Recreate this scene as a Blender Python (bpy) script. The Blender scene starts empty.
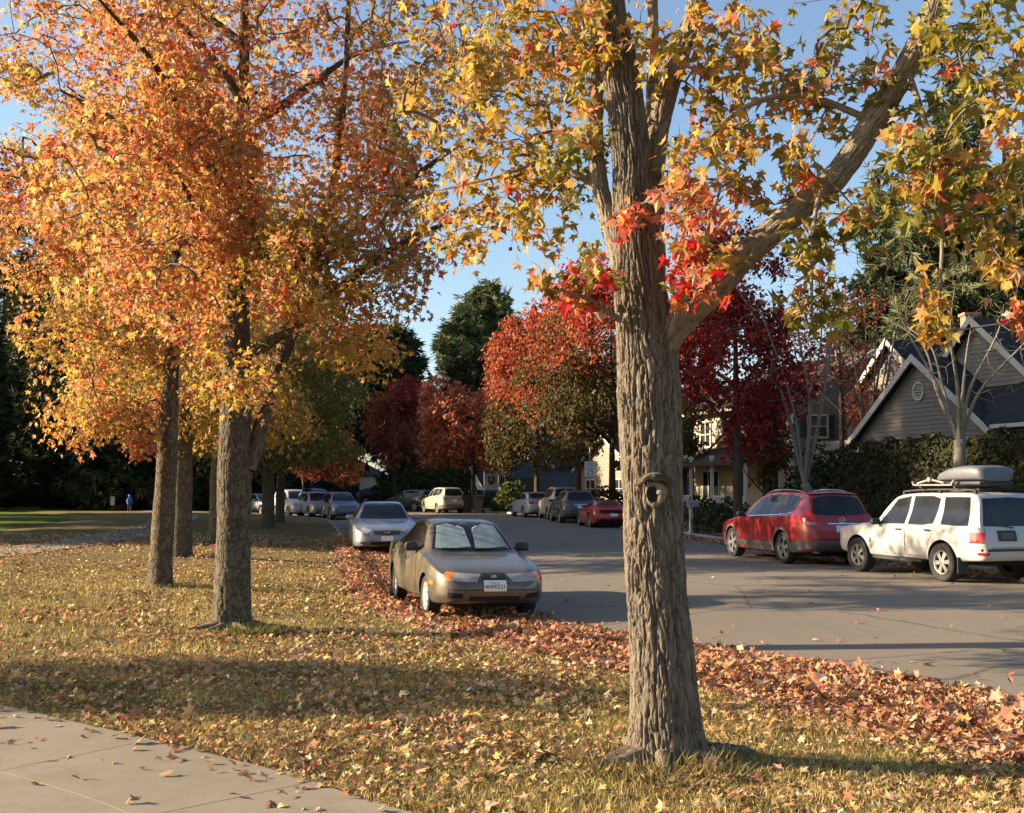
import bpy, bmesh, math, random
import numpy as np
from mathutils import Vector, Matrix
from mathutils.bvhtree import BVHTree

scene = bpy.context.scene
COL = scene.collection
R = math.radians
rng = np.random.default_rng(11)
random.seed(5)

# ------------------------------------------------------------------ camera numbers
CAM_Z = 1.9
FPX = 1100.0          # focal length in pixels of the 1024 px wide frame
HOR = 490.0           # image row of the horizon
PITCH = math.atan((HOR - 406.5) / FPX)

def at(px, py, Y):
    """world point seen at a pixel of the photograph, Y metres ahead"""
    c, s = math.cos(PITCH), math.sin(PITCH)
    u, v = (px - 512) / FPX, (406.5 - py) / FPX
    d = Vector((u, c - v * s, s + v * c))
    k = Y / d.y
    return Vector((d.x * k, Y, CAM_Z + d.z * k))

def xat(px, Y):
    return (px - 512) / FPX * Y

# ------------------------------------------------------------------ noise
_perm = np.random.default_rng(3).permutation(256)
_perm = np.concatenate([_perm, _perm, _perm])
_grad = np.random.default_rng(4).normal(size=(256, 3))
_grad /= np.linalg.norm(_grad, axis=1)[:, None]

def pnoise(p):
    p = np.asarray(p, dtype=np.float64)
    i = np.floor(p).astype(int)
    f = p - i
    u = f * f * f * (f * (f * 6 - 15) + 10)
    i &= 255
    out = 0
    for dx in (0, 1):
        wx = u[:, 0] if dx else 1 - u[:, 0]
        for dy in (0, 1):
            wy = u[:, 1] if dy else 1 - u[:, 1]
            for dz in (0, 1):
                wz = u[:, 2] if dz else 1 - u[:, 2]
                h = _perm[_perm[_perm[(i[:, 0] + dx) & 255] + ((i[:, 1] + dy) & 255)] + ((i[:, 2] + dz) & 255)]
                g = _grad[h]
                d = g[:, 0] * (f[:, 0] - dx) + g[:, 1] * (f[:, 1] - dy) + g[:, 2] * (f[:, 2] - dz)
                out = out + wx * wy * wz * d
    return out * 1.6

def fbm(p, n=3):
    p = np.asarray(p, dtype=np.float64)
    o, a, t = 0, 1.0, 0
    for k in range(n):
        o = o + a * pnoise(p * (2 ** k) + 17.3 * k)
        t += a
        a *= .5
    return o / t

def noise2(x, y, s, seed=0.0, n=2):
    x = np.asarray(x, float); y = np.asarray(y, float)
    return fbm(np.stack([x.ravel() * s + seed, y.ravel() * s - seed, np.full(x.size, seed * .37)], 1), n).reshape(x.shape)

def sstep(a, b, x):
    t = np.clip((np.asarray(x, float) - a) / (b - a), 0, 1)
    return t * t * (3 - 2 * t)

# ------------------------------------------------------------------ object helpers
def tag(o, label=None, cat=None, group=None, kind=None):
    if label: o['label'] = label
    if cat: o['category'] = cat
    if group: o['group'] = group
    if kind: o['kind'] = kind
    return o

def empty(name, loc, rz=0.0):
    o = bpy.data.objects.new(name, None)
    o.empty_display_size = .3
    o.location = loc
    o.rotation_euler = (0, 0, rz)
    COL.objects.link(o)
    return o

def link(name, me, mats=None, parent=None):
    if mats is not None:
        if not isinstance(mats, (list, tuple)): mats = [mats]
        for m in mats: me.materials.append(m)
    o = bpy.data.objects.new(name, me)
    COL.objects.link(o)
    if parent is not None: o.parent = parent
    return o

def np_mesh(name, V, F, smooth=False, attrs=None, midx=None):
    """V (N,3); F (M,k) one array, or a list of arrays with different k"""
    me = bpy.data.meshes.new(name)
    V = np.asarray(V, dtype=np.float32)
    if not isinstance(F, list): F = [F]
    F = [np.asarray(f, dtype=np.int32) for f in F if len(f)]
    nl = sum(f.size for f in F); npol = sum(len(f) for f in F)
    me.vertices.add(len(V)); me.vertices.foreach_set('co', V.ravel())
    me.loops.add(nl); me.polygons.add(npol)
    me.loops.foreach_set('vertex_index', np.concatenate([f.ravel() for f in F]))
    tot = np.concatenate([np.full(len(f), f.shape[1], np.int32) for f in F])
    st = np.concatenate([[0], np.cumsum(tot)[:-1]]).astype(np.int32)
    me.polygons.foreach_set('loop_start', st)
    me.polygons.foreach_set('use_smooth', np.full(npol, bool(smooth)))
    if midx is not None: me.polygons.foreach_set('material_index', np.asarray(midx, np.int32))
    for k, a in (attrs or {}).items():
        a = np.asarray(a, np.float32)
        if a.ndim == 1:
            at_ = me.attributes.new(k, 'FLOAT', 'POINT'); at_.data.foreach_set('value', a)
        elif a.shape[1] == 3 and k != 'col':
            at_ = me.attributes.new(k, 'FLOAT_VECTOR', 'POINT'); at_.data.foreach_set('vector', a.ravel())
        else:
            if a.shape[1] == 3: a = np.concatenate([a, np.ones((len(a), 1), np.float32)], 1)
            at_ = me.attributes.new(k, 'FLOAT_COLOR', 'POINT'); at_.data.foreach_set('color', a.ravel())
    me.update(calc_edges=True)
    me.validate()
    return me

def copy_tree(o, parent=None):
    c = o.copy(); COL.objects.link(c)
    if parent is not None:
        c.parent = parent
    for ch in list(o.children):
        copy_tree(ch, c)
    return c

class MB:
    """collects simple solids into ONE mesh"""
    def __init__(self): self.V = []; self.F = []; self.M = []
    def add(self, vs, fs, m=0):
        b = len(self.V)
        self.V += [tuple(v) for v in vs]
        self.F += [tuple(i + b for i in f) for f in fs]
        self.M += [m] * len(fs)
    def box(self, c, s, rz=0.0, m=0, M=None):
        hx, hy, hz = s[0] / 2, s[1] / 2, s[2] / 2
        vs = [Vector((x, y, z)) for z in (-hz, hz) for y in (-hy, hy) for x in (-hx, hx)]
        if rz: vs = [Matrix.Rotation(rz, 3, 'Z') @ v for v in vs]
        if M is not None: vs = [M @ v for v in vs]
        vs = [v + Vector(c) for v in vs]
        self.add(vs, [(0, 2, 3, 1), (4, 5, 7, 6), (0, 1, 5, 4), (2, 6, 7, 3), (0, 4, 6, 2), (1, 3, 7, 5)], m)
    def bar(self, a, b, w, h=None, up=(0, 0, 1), m=0):
        a, b = Vector(a), Vector(b); h = h or w
        d = (b - a).normalized(); upv = Vector(up)
        if abs(d.dot(upv)) > .98: upv = Vector((1, 0, 0))
        s = d.cross(upv).normalized(); u = s.cross(d).normalized()
        vs = []
        for p in (a, b):
            for q in ((-1, -1), (1, -1), (1, 1), (-1, 1)):
                vs.append(p + s * q[0] * w / 2 + u * q[1] * h / 2)
        self.add(vs, [(0, 3, 2, 1), (4, 5, 6, 7), (0, 1, 5, 4), (1, 2, 6, 5), (2, 3, 7, 6), (3, 0, 4, 7)], m)
    def cyl(self, a, b, r, r2=None, n=14, m=0, cap=True):
        a, b = Vector(a), Vector(b); r2 = r if r2 is None else r2
        d = (b - a).normalized(); upv = Vector((0, 0, 1)) if abs(d.z) < .95 else Vector((1, 0, 0))
        s = d.cross(upv).normalized(); u = s.cross(d).normalized()
        vs = []
        for p, rr in ((a, r), (b, r2)):
            for k in range(n):
                t = 2 * math.pi * k / n
                vs.append(p + (s * math.cos(t) + u * math.sin(t)) * rr)
        fs = [(k, (k + 1) % n, n + (k + 1) % n, n + k) for k in range(n)]
        if cap: fs += [tuple(range(n - 1, -1, -1)), tuple(range(n, 2 * n))]
        self.add(vs, fs, m)
    def prism(self, poly, off, m=0):
        """poly: list of 3D points (one face), off: extrusion vector"""
        n = len(poly); o = Vector(off)
        vs = [Vector(p) for p in poly] + [Vector(p) + o for p in poly]
        fs = [tuple(range(n - 1, -1, -1)), tuple(range(n, 2 * n))] + [(k, (k + 1) % n, n + (k + 1) % n, n + k) for k in range(n)]
        self.add(vs, fs, m)
    def lathe(self, prof, c=(0, 0, 0), axis='z', n=24, m=0):
        vs = []; fs = []
        for (r, h) in prof:
            for k in range(n):
                t = 2 * math.pi * k / n
                x, y = r * math.cos(t), r * math.sin(t)
                p = (x, y, h) if axis == 'z' else ((x, h, y) if axis == 'y' else (h, x, y))
                vs.append(Vector(p) + Vector(c))
        for j in range(len(prof) - 1):
            for k in range(n):
                fs.append((j * n + k, j * n + (k + 1) % n, (j + 1) * n + (k + 1) % n, (j + 1) * n + k))
        self.add(vs, fs, m)
    def mesh(self, name, smooth=False, fix=True):
        me = bpy.data.meshes.new(name)
        me.from_pydata([tuple(v) for v in self.V], [], self.F)
        me.polygons.foreach_set('material_index', np.asarray(self.M, np.int32))
        if fix:
            bm = bmesh.new(); bm.from_mesh(me)
            bmesh.ops.recalc_face_normals(bm, faces=bm.faces); bm.to_mesh(me); bm.free()
        if smooth:
            me.polygons.foreach_set('use_smooth', np.ones(len(me.polygons), bool))
            try: me.set_sharp_from_angle(angle=R(38))
            except Exception: pass
        me.update()
        return me
    def build(self, name, mats, parent=None, smooth=False):
        return link(name, self.mesh(name, smooth), mats, parent)

def text_mesh(name, txt, size, mat, parent, loc, rot, extrude=.002, align='CENTER'):
    cu = bpy.data.curves.new(name, 'FONT')
    cu.body = txt; cu.size = size; cu.extrude = extrude
    cu.align_x = align; cu.align_y = 'CENTER'
    tmp = bpy.data.objects.new(name + '_t', cu); COL.objects.link(tmp)
    dg = bpy.context.evaluated_depsgraph_get()
    me = bpy.data.meshes.new_from_object(tmp.evaluated_get(dg))
    bpy.data.objects.remove(tmp)
    me.materials.clear()
    o = link(name, me, mat, parent)
    o.location = loc; o.rotation_euler = rot
    return o

# ------------------------------------------------------------------ materials
class NT:
    def __init__(self, name):
        self.m = bpy.data.materials.new(name); self.m.use_nodes = True
        self.t = self.m.node_tree; self.t.nodes.clear()
        self.out = self.n('ShaderNodeOutputMaterial')
    def n(self, typ, **kw):
        nd = self.t.nodes.new(typ)
        for k, v in kw.items():
            if k in nd.inputs: nd.inputs[k].default_value = v
            else: setattr(nd, k, v)
        return nd
    def l(self, a, b): self.t.links.new(a, b)
    def noise(self, vec, scale, detail=4, rough=.6):
        n = self.n('ShaderNodeTexNoise'); n.inputs['Scale'].default_value = scale
        n.inputs['Detail'].default_value = detail; n.inputs['Roughness'].default_value = rough
        if vec is not None: self.l(vec, n.inputs['Vector'])
        return n.outputs['Fac']
    def ramp(self, fac, stops, interp='LINEAR'):
        r = self.n('ShaderNodeValToRGB'); r.color_ramp.interpolation = interp
        e = r.color_ramp.elements
        while len(e) < len(stops): e.new(.5)
        for k, (p, c) in enumerate(stops):
            e[k].position = p
            e[k].color = (*c, 1) if len(c) == 3 else c
        if fac is not None: self.l(fac, r.inputs['Fac'])
        return r.outputs['Color']
    def mix(self, fac, a, b, mode='MIX'):
        n = self.n('ShaderNodeMix'); n.data_type = 'RGBA'; n.blend_type = mode
        for v, i in ((fac, 0), (a, 6), (b, 7)):
            if hasattr(v, 'links'): self.l(v, n.inputs[i])
            elif isinstance(v, (tuple, list)): n.inputs[i].default_value = (*v, 1) if len(v) == 3 else v
            else: n.inputs[i].default_value = v
        return n.outputs[2]
    def math(self, op, a, b=None):
        n = self.n('ShaderNodeMath'); n.operation = op
        for v, i in ((a, 0), (b, 1)):
            if v is None: continue
            if hasattr(v, 'links'): self.l(v, n.inputs[i])
            else: n.inputs[i].default_value = v
        return n.outputs[0]
    def mapping(self, vec, scale=(1, 1, 1), loc=(0, 0, 0)):
        n = self.n('ShaderNodeMapping'); n.inputs['Scale'].default_value = scale; n.inputs['Location'].default_value = loc
        self.l(vec, n.inputs['Vector']); return n.outputs['Vector']
    def obj(self): return self.n('ShaderNodeTexCoord').outputs['Object']
    def geo(self): return self.n('ShaderNodeNewGeometry').outputs['Position']
    def attr(self, name, out='Color'):
        n = self.n('ShaderNodeAttribute'); n.attribute_name = name; return n.outputs[out]
    def bump(self, h, strength=.5, dist=.01):
        n = self.n('ShaderNodeBump'); n.inputs['Strength'].default_value = strength; n.inputs['Distance'].default_value = dist
        self.l(h, n.inputs['Height']); return n.outputs['Normal']
    def bsdf(self, color=None, rough=.6, normal=None, **kw):
        b = self.n('ShaderNodeBsdfPrincipled')
        if color is not None:
            if hasattr(color, 'links'): self.l(color, b.inputs['Base Color'])
            else: b.inputs['Base Color'].default_value = (*color, 1)
        if hasattr(rough, 'links'): self.l(rough, b.inputs['Roughness'])
        else: b.inputs['Roughness'].default_value = rough
        if normal is not None: self.l(normal, b.inputs['Normal'])
        for k, v in kw.items():
            b.inputs[k.replace('_', ' ')].default_value = v
        return b.outputs['BSDF']
    def done(self, sh):
        self.l(sh, self.out.inputs['Surface']); return self.m

def simple(name, color, rough=.6, var=.12, scale=6.0, bump=0.0, bscale=60.0, **kw):
    """a plain material with a little uneven tone"""
    t = NT(name); v = t.obj()
    f = t.noise(v, scale, 5, .65)
    c = t.ramp(f, [(.3, tuple(x * (1 - var) for x in color)), (.7, tuple(min(1, x * (1 + var)) for x in color))])
    nrm = t.bump(t.noise(v, bscale, 3), bump, .005) if bump else None
    return t.done(t.bsdf(c, rough, nrm, **kw))

def paint(name, color, metallic=.0, rough=.35, dirt=.25):
    t = NT(name); v = t.obj()
    f = t.noise(v, 2.2, 6, .7); g = t.noise(v, 300, 2, .5)
    c0 = t.mix(t.math('MULTIPLY', g, .22), color, tuple(min(1, x * 1.7 + .02) for x in color)) if metallic else None
    c = t.mix(t.math('MULTIPLY', t.ramp(f, [(.45, (0, 0, 0)), (.8, (1, 1, 1))]), dirt), c0 if c0 is not None else color, (.22, .19, .15))
    r = t.ramp(f, [(.3, (rough * .8,) * 3), (.75, (min(1, rough + .25),) * 3)])
    return t.done(t.bsdf(c, r, None, Metallic=metallic, Coat_Weight=.6, Coat_Roughness=.08))
# ------------------------------------------------------------------ camera, sun, sky
cam = bpy.data.cameras.new('camera')
cam.sensor_fit = 'HORIZONTAL'; cam.sensor_width = 36.0
cam.lens = 36.0 * FPX / 1024.0
cam.clip_start = .05; cam.clip_end = 6000
cam_o = bpy.data.objects.new('camera', cam); COL.objects.link(cam_o)
cam_o.location = (0, 0, CAM_Z); cam_o.rotation_euler = (math.pi / 2 + PITCH, 0, 0)
scene.camera = cam_o

SUN_EL = R(18.8)
SUN_AZ = math.atan2(-.99, .06)          # clockwise from +Y: the sun stands to the left
sd = Vector((math.sin(SUN_AZ) * math.cos(SUN_EL), math.cos(SUN_AZ) * math.cos(SUN_EL), math.sin(SUN_EL)))
sun = bpy.data.lights.new('sun', 'SUN'); sun.energy = 5.0; sun.angle = R(.53); sun.color = (1.0, .80, .57)
sun_o = bpy.data.objects.new('sun', sun); COL.objects.link(sun_o)
sun_o.rotation_euler = sd.to_track_quat('Z', 'Y').to_euler(); sun_o.location = sd * 60

w = bpy.data.worlds.new('World'); scene.world = w; w.use_nodes = True
nt = w.node_tree; nt.nodes.clear()
sky = nt.nodes.new('ShaderNodeTexSky'); sky.sky_type = 'NISHITA'; sky.sun_disc = False
sky.sun_elevation = SUN_EL; sky.sun_rotation = SUN_AZ
sky.altitude = 0; sky.air_density = 1.0; sky.dust_density = 1.1; sky.ozone_density = 1.7
bg = nt.nodes.new('ShaderNodeBackground'); bg.inputs['Strength'].default_value = .078
wo = nt.nodes.new('ShaderNodeOutputWorld')
nt.links.new(sky.outputs['Color'], bg.inputs['Color']); nt.links.new(bg.outputs[0], wo.inputs['Surface'])

vs_ = scene.view_settings
scene.display_settings.display_device = 'sRGB'
vs_.view_transform = 'Standard'; vs_.look = 'None'; vs_.gamma = 1.0; vs_.exposure = 1.68
scene.view_settings.use_curve_mapping = False
scene.cycles.max_bounces = 7; scene.cycles.diffuse_bounces = 3; scene.cycles.glossy_bounces = 3
scene.cycles.transmission_bounces = 5; scene.cycles.transparent_max_bounces = 8
scene.cycles.use_denoising = True
scene.cycles.sample_clamp_indirect = 6
# ------------------------------------------------------------------ the two kerb lines
def catmull(P, step):
    P = np.asarray(P, float)
    Q = np.vstack([2 * P[0] - P[1], P, 2 * P[-1] - P[-2]])
    out = []
    for k in range(1, len(Q) - 2):
        a, b, c, d = Q[k - 1], Q[k], Q[k + 1], Q[k + 2]
        n = max(2, int(np.linalg.norm(c - b) / step))
        for t in np.arange(n) / n:
            out.append(.5 * (2 * b + (c - a) * t + (2 * a - 5 * b + 4 * c - d) * t * t + (3 * b - a - 3 * c + d) * t ** 3))
    out.append(P[-1])
    return np.array(out)

KL = catmull([(15, -9), (9.6, -1), (6.1, 3.6), (3.55, 7.3), (2.1, 10.0), (.5, 12.3), (-1.28, 15.4), (-2.5, 19.5), (-4.0, 27.9), (-6.35, 41.8),
              (-9.9, 60), (-11.9, 66), (-15.6, 74), (-22.5, 84.5), (-33, 96), (-50, 108), (-90, 122)], .5)
KR = catmull([(25, -7), (18.8, 4), (14.3, 12.5), (10.7, 21), (8.6, 27.5), (7.0, 36), (5.3, 50), (3.2, 63), (.9, 71.5), (-3.4, 79),
              (-10, 88), (-20, 98.5), (-33, 108.5), (-50, 119.5), (-90, 134)], .5)

def poly_dist(x, y, K):
    """distance to polyline and side (+ = left of travel direction)"""
    x = np.asarray(x, float).ravel(); y = np.asarray(y, float).ravel()
    D = np.empty_like(x); S = np.empty_like(x); I = np.empty(len(x), int)
    A = K[:-1]; B = K[1:] - K[:-1]; L2 = (B ** 2).sum(1)
    for s in range(0, len(x), 20000):
        px = x[s:s + 20000, None]; py = y[s:s + 20000, None]
        t = np.clip(((px - A[:, 0]) * B[:, 0] + (py - A[:, 1]) * B[:, 1]) / L2, 0, 1)
        dx = px - (A[:, 0] + t * B[:, 0]); dy = py - (A[:, 1] + t * B[:, 1])
        d2 = dx * dx + dy * dy
        k = d2.argmin(1); r = np.arange(len(k))
        D[s:s + 20000] = np.sqrt(d2[r, k]); I[s:s + 20000] = k
        S[s:s + 20000] = np.sign(B[k, 0] * dy[r, k] - B[k, 1] * dx[r, k])
    return D, S, I

def road_z(x, y, dl=None, dr=None):
    if dl is None:
        dl = poly_dist(x, y, KL)[0]; dr = poly_dist(x, y, KR)[0]
    s = dl / np.maximum(dl + dr, 1e-6)
    y = np.asarray(y, float).ravel()
    return .16 * s + .22 * s * (1 - s) + .15 * sstep(20, 70, y)

def ground_info(x, y):
    """z and signed distances: sl > 0 on the lawn side, sr > 0 beyond the far kerb"""
    x = np.asarray(x, float).ravel(); y = np.asarray(y, float).ravel()
    dl, sl, _ = poly_dist(x, y, KL); dr, sr, _ = poly_dist(x, y, KR)
    far = .15 * sstep(20, 70, y)
    zl = far + .13 + .13 * sstep(0, 4, dl) + .02 * noise2(x, y, .5, 3.0)
    zr = far + .16 + .13 + .25 * sstep(0, 8, dr)
    zroad = road_z(x, y, dl, dr)
    z = np.where(sl > 0, zl, np.where(sr < 0, zr, zroad))
    return z, np.where(sl > 0, dl, -dl), np.where(sr < 0, dr, -dr)

def gz(x, y):
    return float(ground_info([x], [y])[0][0])

def gpt(px, Y, dz=0.0):
    x = xat(px, Y); return Vector((x, Y, gz(x, Y) + dz))

def tangent(K, Y):
    k = int(np.abs(K[:, 1] - Y).argmin()); k = min(max(k, 1), len(K) - 2)
    d = K[k + 1] - K[k - 1]; return math.atan2(d[1], d[0])

# ------------------------------------------------------------------ ground materials
def m_grass():
    t = NT('lawn'); p = t.geo()
    n1 = t.noise(p, .35, 5, .6); n2 = t.noise(p, 3.5, 6, .7); n3 = t.noise(p, 45, 4, .7)
    c = t.ramp(n1, [(.3, (.17, .155, .045)), (.5, (.29, .22, .09)), (.7, (.36, .265, .125))])
    c = t.mix(t.math('MULTIPLY', t.ramp(n2, [(.42, (0, 0, 0)), (.7, (1, 1, 1))]), .75), c, (.36, .26, .12))
    c = t.mix(t.ramp(n3, [(.35, (1, 1, 1)), (.6, (0, 0, 0))]), c, (.075, .065, .022))
    return t.done(t.bsdf(c, .95, t.bump(t.noise(p, 60, 5, .8), 1.0, .06), Specular_IOR_Level=.15))
def m_farlawn():
    t = NT('far_lawn'); p = t.geo()
    n1 = t.noise(p, .12, 5, .6); n2 = t.noise(p, 2.5, 6, .7); n3 = t.noise(p, 18, 5, .8)
    c = t.ramp(n1, [(.35, (.08, .15, .018)), (.65, (.14, .185, .03))])
    c = t.mix(t.math('MULTIPLY', t.ramp(n2, [(.45, (0, 0, 0)), (.75, (1, 1, 1))]), .4), c, (.16, .12, .04))
    return t.done(t.bsdf(c, .95, t.bump(n3, 1.0, .12), Specular_IOR_Level=.15))
def m_asphalt():
    t = NT('asphalt'); p = t.geo()
    n1 = t.noise(p, .25, 5, .55); n2 = t.noise(p, 2.4, 6, .7); n3 = t.noise(p, 170, 3, .8)
    c = t.ramp(n1, [(.3, (.158, .128, .090)), (.7, (.195, .158, .111))])
    c = t.mix(t.math('MULTIPLY', t.ramp(n2, [(.5, (0, 0, 0)), (.8, (1, 1, 1))]), .35), c, (.09, .082, .07))
    c = t.mix(t.math('MULTIPLY', t.ramp(n3, [(.4, (0, 0, 0)), (.65, (1, 1, 1))]), .5), c, (.24, .22, .19))
    v = t.n('ShaderNodeTexVoronoi'); v.feature = 'DISTANCE_TO_EDGE'; v.inputs['Scale'].default_value = .22
    w_ = t.n('ShaderNodeTexNoise'); w_.inputs['Scale'].default_value = 1.1; w_.inputs['Detail'].default_value = 6
    t.l(p, w_.inputs['Vector'])
    t.l(t.mix(.12, p, w_.outputs['Color'], 'LINEAR_LIGHT'), v.inputs['Vector'])
    crack = t.ramp(v.outputs['Distance'], [(.0, (1, 1, 1)), (.006, (0, 0, 0))])
    c = t.mix(t.math('MULTIPLY', crack, .8), c, (.045, .042, .038))
    c = t.mix(t.math('MULTIPLY', t.ramp(t.noise(t.mapping(p, (1, .35, 1)), .8, 6, .7), [(.56, (0, 0, 0)), (.68, (1, 1, 1))]), .35), c, (.10, .088, .07))
    c = t.mix(t.math('MULTIPLY', t.ramp(t.noise(p, 14, 3, .7), [(.66, (0, 0, 0)), (.72, (1, 1, 1))]), .55), c, (.085, .06, .04))
    return t.done(t.bsdf(c, .85, t.bump(n3, .6, .006), Specular_IOR_Level=.3))
def m_concrete():
    t = NT('concrete'); p = t.geo()
    n1 = t.noise(p, 1.1, 6, .65); n2 = t.noise(p, 9, 6, .7); n3 = t.noise(p, 180, 3, .7)
    c = t.ramp(n1, [(.3, (.17, .142, .10)), (.7, (.245, .205, .147))])
    c = t.mix(t.math('MULTIPLY', t.ramp(n2, [(.5, (0, 0, 0)), (.75, (1, 1, 1))]), .45), c, (.19, .16, .115))
    c = t.mix(t.math('MULTIPLY', t.ramp(t.noise(p, 2.6, 7, .75), [(.52, (0, 0, 0)), (.60, (1, 1, 1))]), .4), c, (.13, .105, .075))
    c = t.mix(t.math('MULTIPLY', n3, .35), c, (.30, .26, .20))
    return t.done(t.bsdf(c, .9, t.bump(n3, .5, .004), Specular_IOR_Level=.25))
def m_leafbed():
    t = NT('leaf_bed'); p = t.geo()
    v = t.n('ShaderNodeTexVoronoi'); v.inputs['Scale'].default_value = 17; t.l(p, v.inputs['Vector'])
    c = t.ramp(t.noise(v.outputs['Color'], 3.0, 1), [(.3, (.12, .06, .035)), (.5, (.22, .11, .065)), (.7, (.30, .17, .10))])
    return t.done(t.bsdf(c, .9, t.bump(v.outputs['Distance'], 1.0, .05)))
def m_dirt():
    t = NT('soil'); p = t.geo()
    c = t.ramp(t.noise(p, 5, 6, .7), [(.3, (.06, .045, .03)), (.7, (.14, .10, .06))])
    return t.done(t.bsdf(c, .95, t.bump(t.noise(p, 30, 5), .8, .04)))

M_GRASS, M_FARLAWN, M_ASPH, M_CONC, M_LBED, M_DIRT = m_grass(), m_farlawn(), m_asphalt(), m_concrete(), m_leafbed(), m_dirt()
M_KERB = simple('kerb_concrete', (.30, .27, .22), .9, .2, 4, .4)

def normals2(K):
    d = np.gradient(K, axis=0); d /= np.linalg.norm(d, axis=1)[:, None]
    return np.stack([-d[:, 1], d[:, 0]], 1)      # left normal

def grid_faces(n, m):
    i = np.arange(n - 1)[:, None] * m + np.arange(m - 1)[None]
    i = i.ravel()
    return np.stack([i, i + 1, i + m + 1, i + m], 1)

NL, NR = normals2(KL), normals2(KR)
# road: rows along the left kerb, columns across to the nearest point of the right kerb
def arc(K): return np.concatenate([[0], np.cumsum(np.linalg.norm(np.diff(K, axis=0), axis=1))])
tl = np.linspace(0, 1, 320)
aL, aR = arc(KL), arc(KR)
PL = np.stack([np.interp(tl * aL[-1], aL, KL[:, k]) for k in (0, 1)], 1)
# match: parameter on the right kerb whose point is nearest, made monotone
idx = poly_dist(PL[:, 0], PL[:, 1], KR)[2].astype(float)
idx = np.maximum.accumulate(idx); ker = np.ones(9) / 9
idx = np.convolve(np.pad(idx, 4, mode='edge'), ker, 'valid')
PR = np.stack([np.interp(idx, np.arange(len(KR)), KR[:, k]) for k in (0, 1)], 1)
NC = 25
S = np.linspace(0, 1, NC)
XY = PL[:, None] * (1 - S[None, :, None]) + PR[:, None] * S[None, :, None]
rz_ = road_z(XY[..., 0].ravel(), XY[..., 1].ravel())
V = np.concatenate([XY.reshape(-1, 2), rz_[:, None]], 1)
tag(link('road', np_mesh('road', V, grid_faces(len(tl), NC)[:, ::-1], True), M_ASPH), kind='structure')

def strip(name, K, N, offs, zfun, mat, flip=False):
    off = np.asarray(offs)
    XY = K[:, None] + N[:, None] * off[None, :, None]
    z = zfun(XY[..., 0].ravel(), XY[..., 1].ravel(), np.tile(off, len(K)))
    V = np.concatenate([XY.reshape(-1, 2), np.asarray(z)[:, None]], 1)
    F = grid_faces(len(K), len(off))
    return tag(link(name, np_mesh(name, V, F[:, ::-1] if flip else F, True), mat), kind='structure')

def zlawn(x, y, o):
    d = np.abs(o)
    z = .15 * sstep(20, 70, y) + .13 + .13 * sstep(0, 4, d) + .02 * noise2(x, y, .5, 3.0)
    return z
def zright(x, y, o):
    return .15 * sstep(20, 70, y) + .29 + .25 * sstep(0, 8, np.abs(o))
offs = [0.15, .3, .5, .8, 1.2, 1.7, 2.3, 3, 4, 5, 6.5, 8, 10, 12, 14]
strip('lawn', KL, NL, offs, lambda x, y, o: zlawn(x, y, o) - .12 * sstep(12.5, 14, o), M_GRASS)
strip('verge', KR, -NR, offs, lambda x, y, o: zright(x, y, o) - .12 * sstep(12.5, 14, o), M_DIRT, True)

def kerb(name, K, N, sgn, base):
    prof = [(-.02, -.14), (-.012, .10), (.012, .128), (.15, .134), (.17, -.1)]
    XY = K[:, None] + sgn * N[:, None] * np.array([p[0] for p in prof])[None, :, None]
    zr = road_z(K[:, 0], K[:, 1]) if base is None else .15 * sstep(20, 70, K[:, 1]) + base
    Z = zr[:, None] + np.array([p[1] for p in prof])[None]
    V = np.concatenate([XY.reshape(-1, 2), Z.reshape(-1, 1)], 1)
    F = grid_faces(len(K), len(prof))
    return tag(link(name, np_mesh(name, V, F if sgn > 0 else F[:, ::-1]), M_KERB), kind='structure')
kerb('kerb', KL, NL, 1, 0.0)
kerb('kerb', KR, NR, -1, .16)

# the wide ground sheet, to the horizon
def axis(lo, hi, near, step, g):
    a = [0.0]
    s = step
    while a[-1] < hi:
        if a[-1] > near: s *= g
        a.append(a[-1] + s)
    b = [0.0]; s = step
    while b[-1] > lo:
        if b[-1] < -near: s *= g
        b.append(b[-1] - s)
    return np.array(b[:0:-1] + a)
gx = axis(-2500, 2500, 60, 2.0, 1.18); gy = axis(-400, 3000, 140, 2.0, 1.18)
GX, GY = np.meshgrid(gx, gy)
zz, sl, sr = ground_info(GX, GY)
hole = np.where(sl > 0, 12.0 - sl, np.where(sr > 0, 12.0 - sr, 12.0))
zz = zz - .45 * sstep(-1.5, 1.5, hole) - .05
V = np.stack([GX.ravel(), GY.ravel(), zz], 1)
tag(link('ground', np_mesh('ground', V, grid_faces(len(gy), len(gx)), True), M_FARLAWN), kind='structure')

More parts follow.
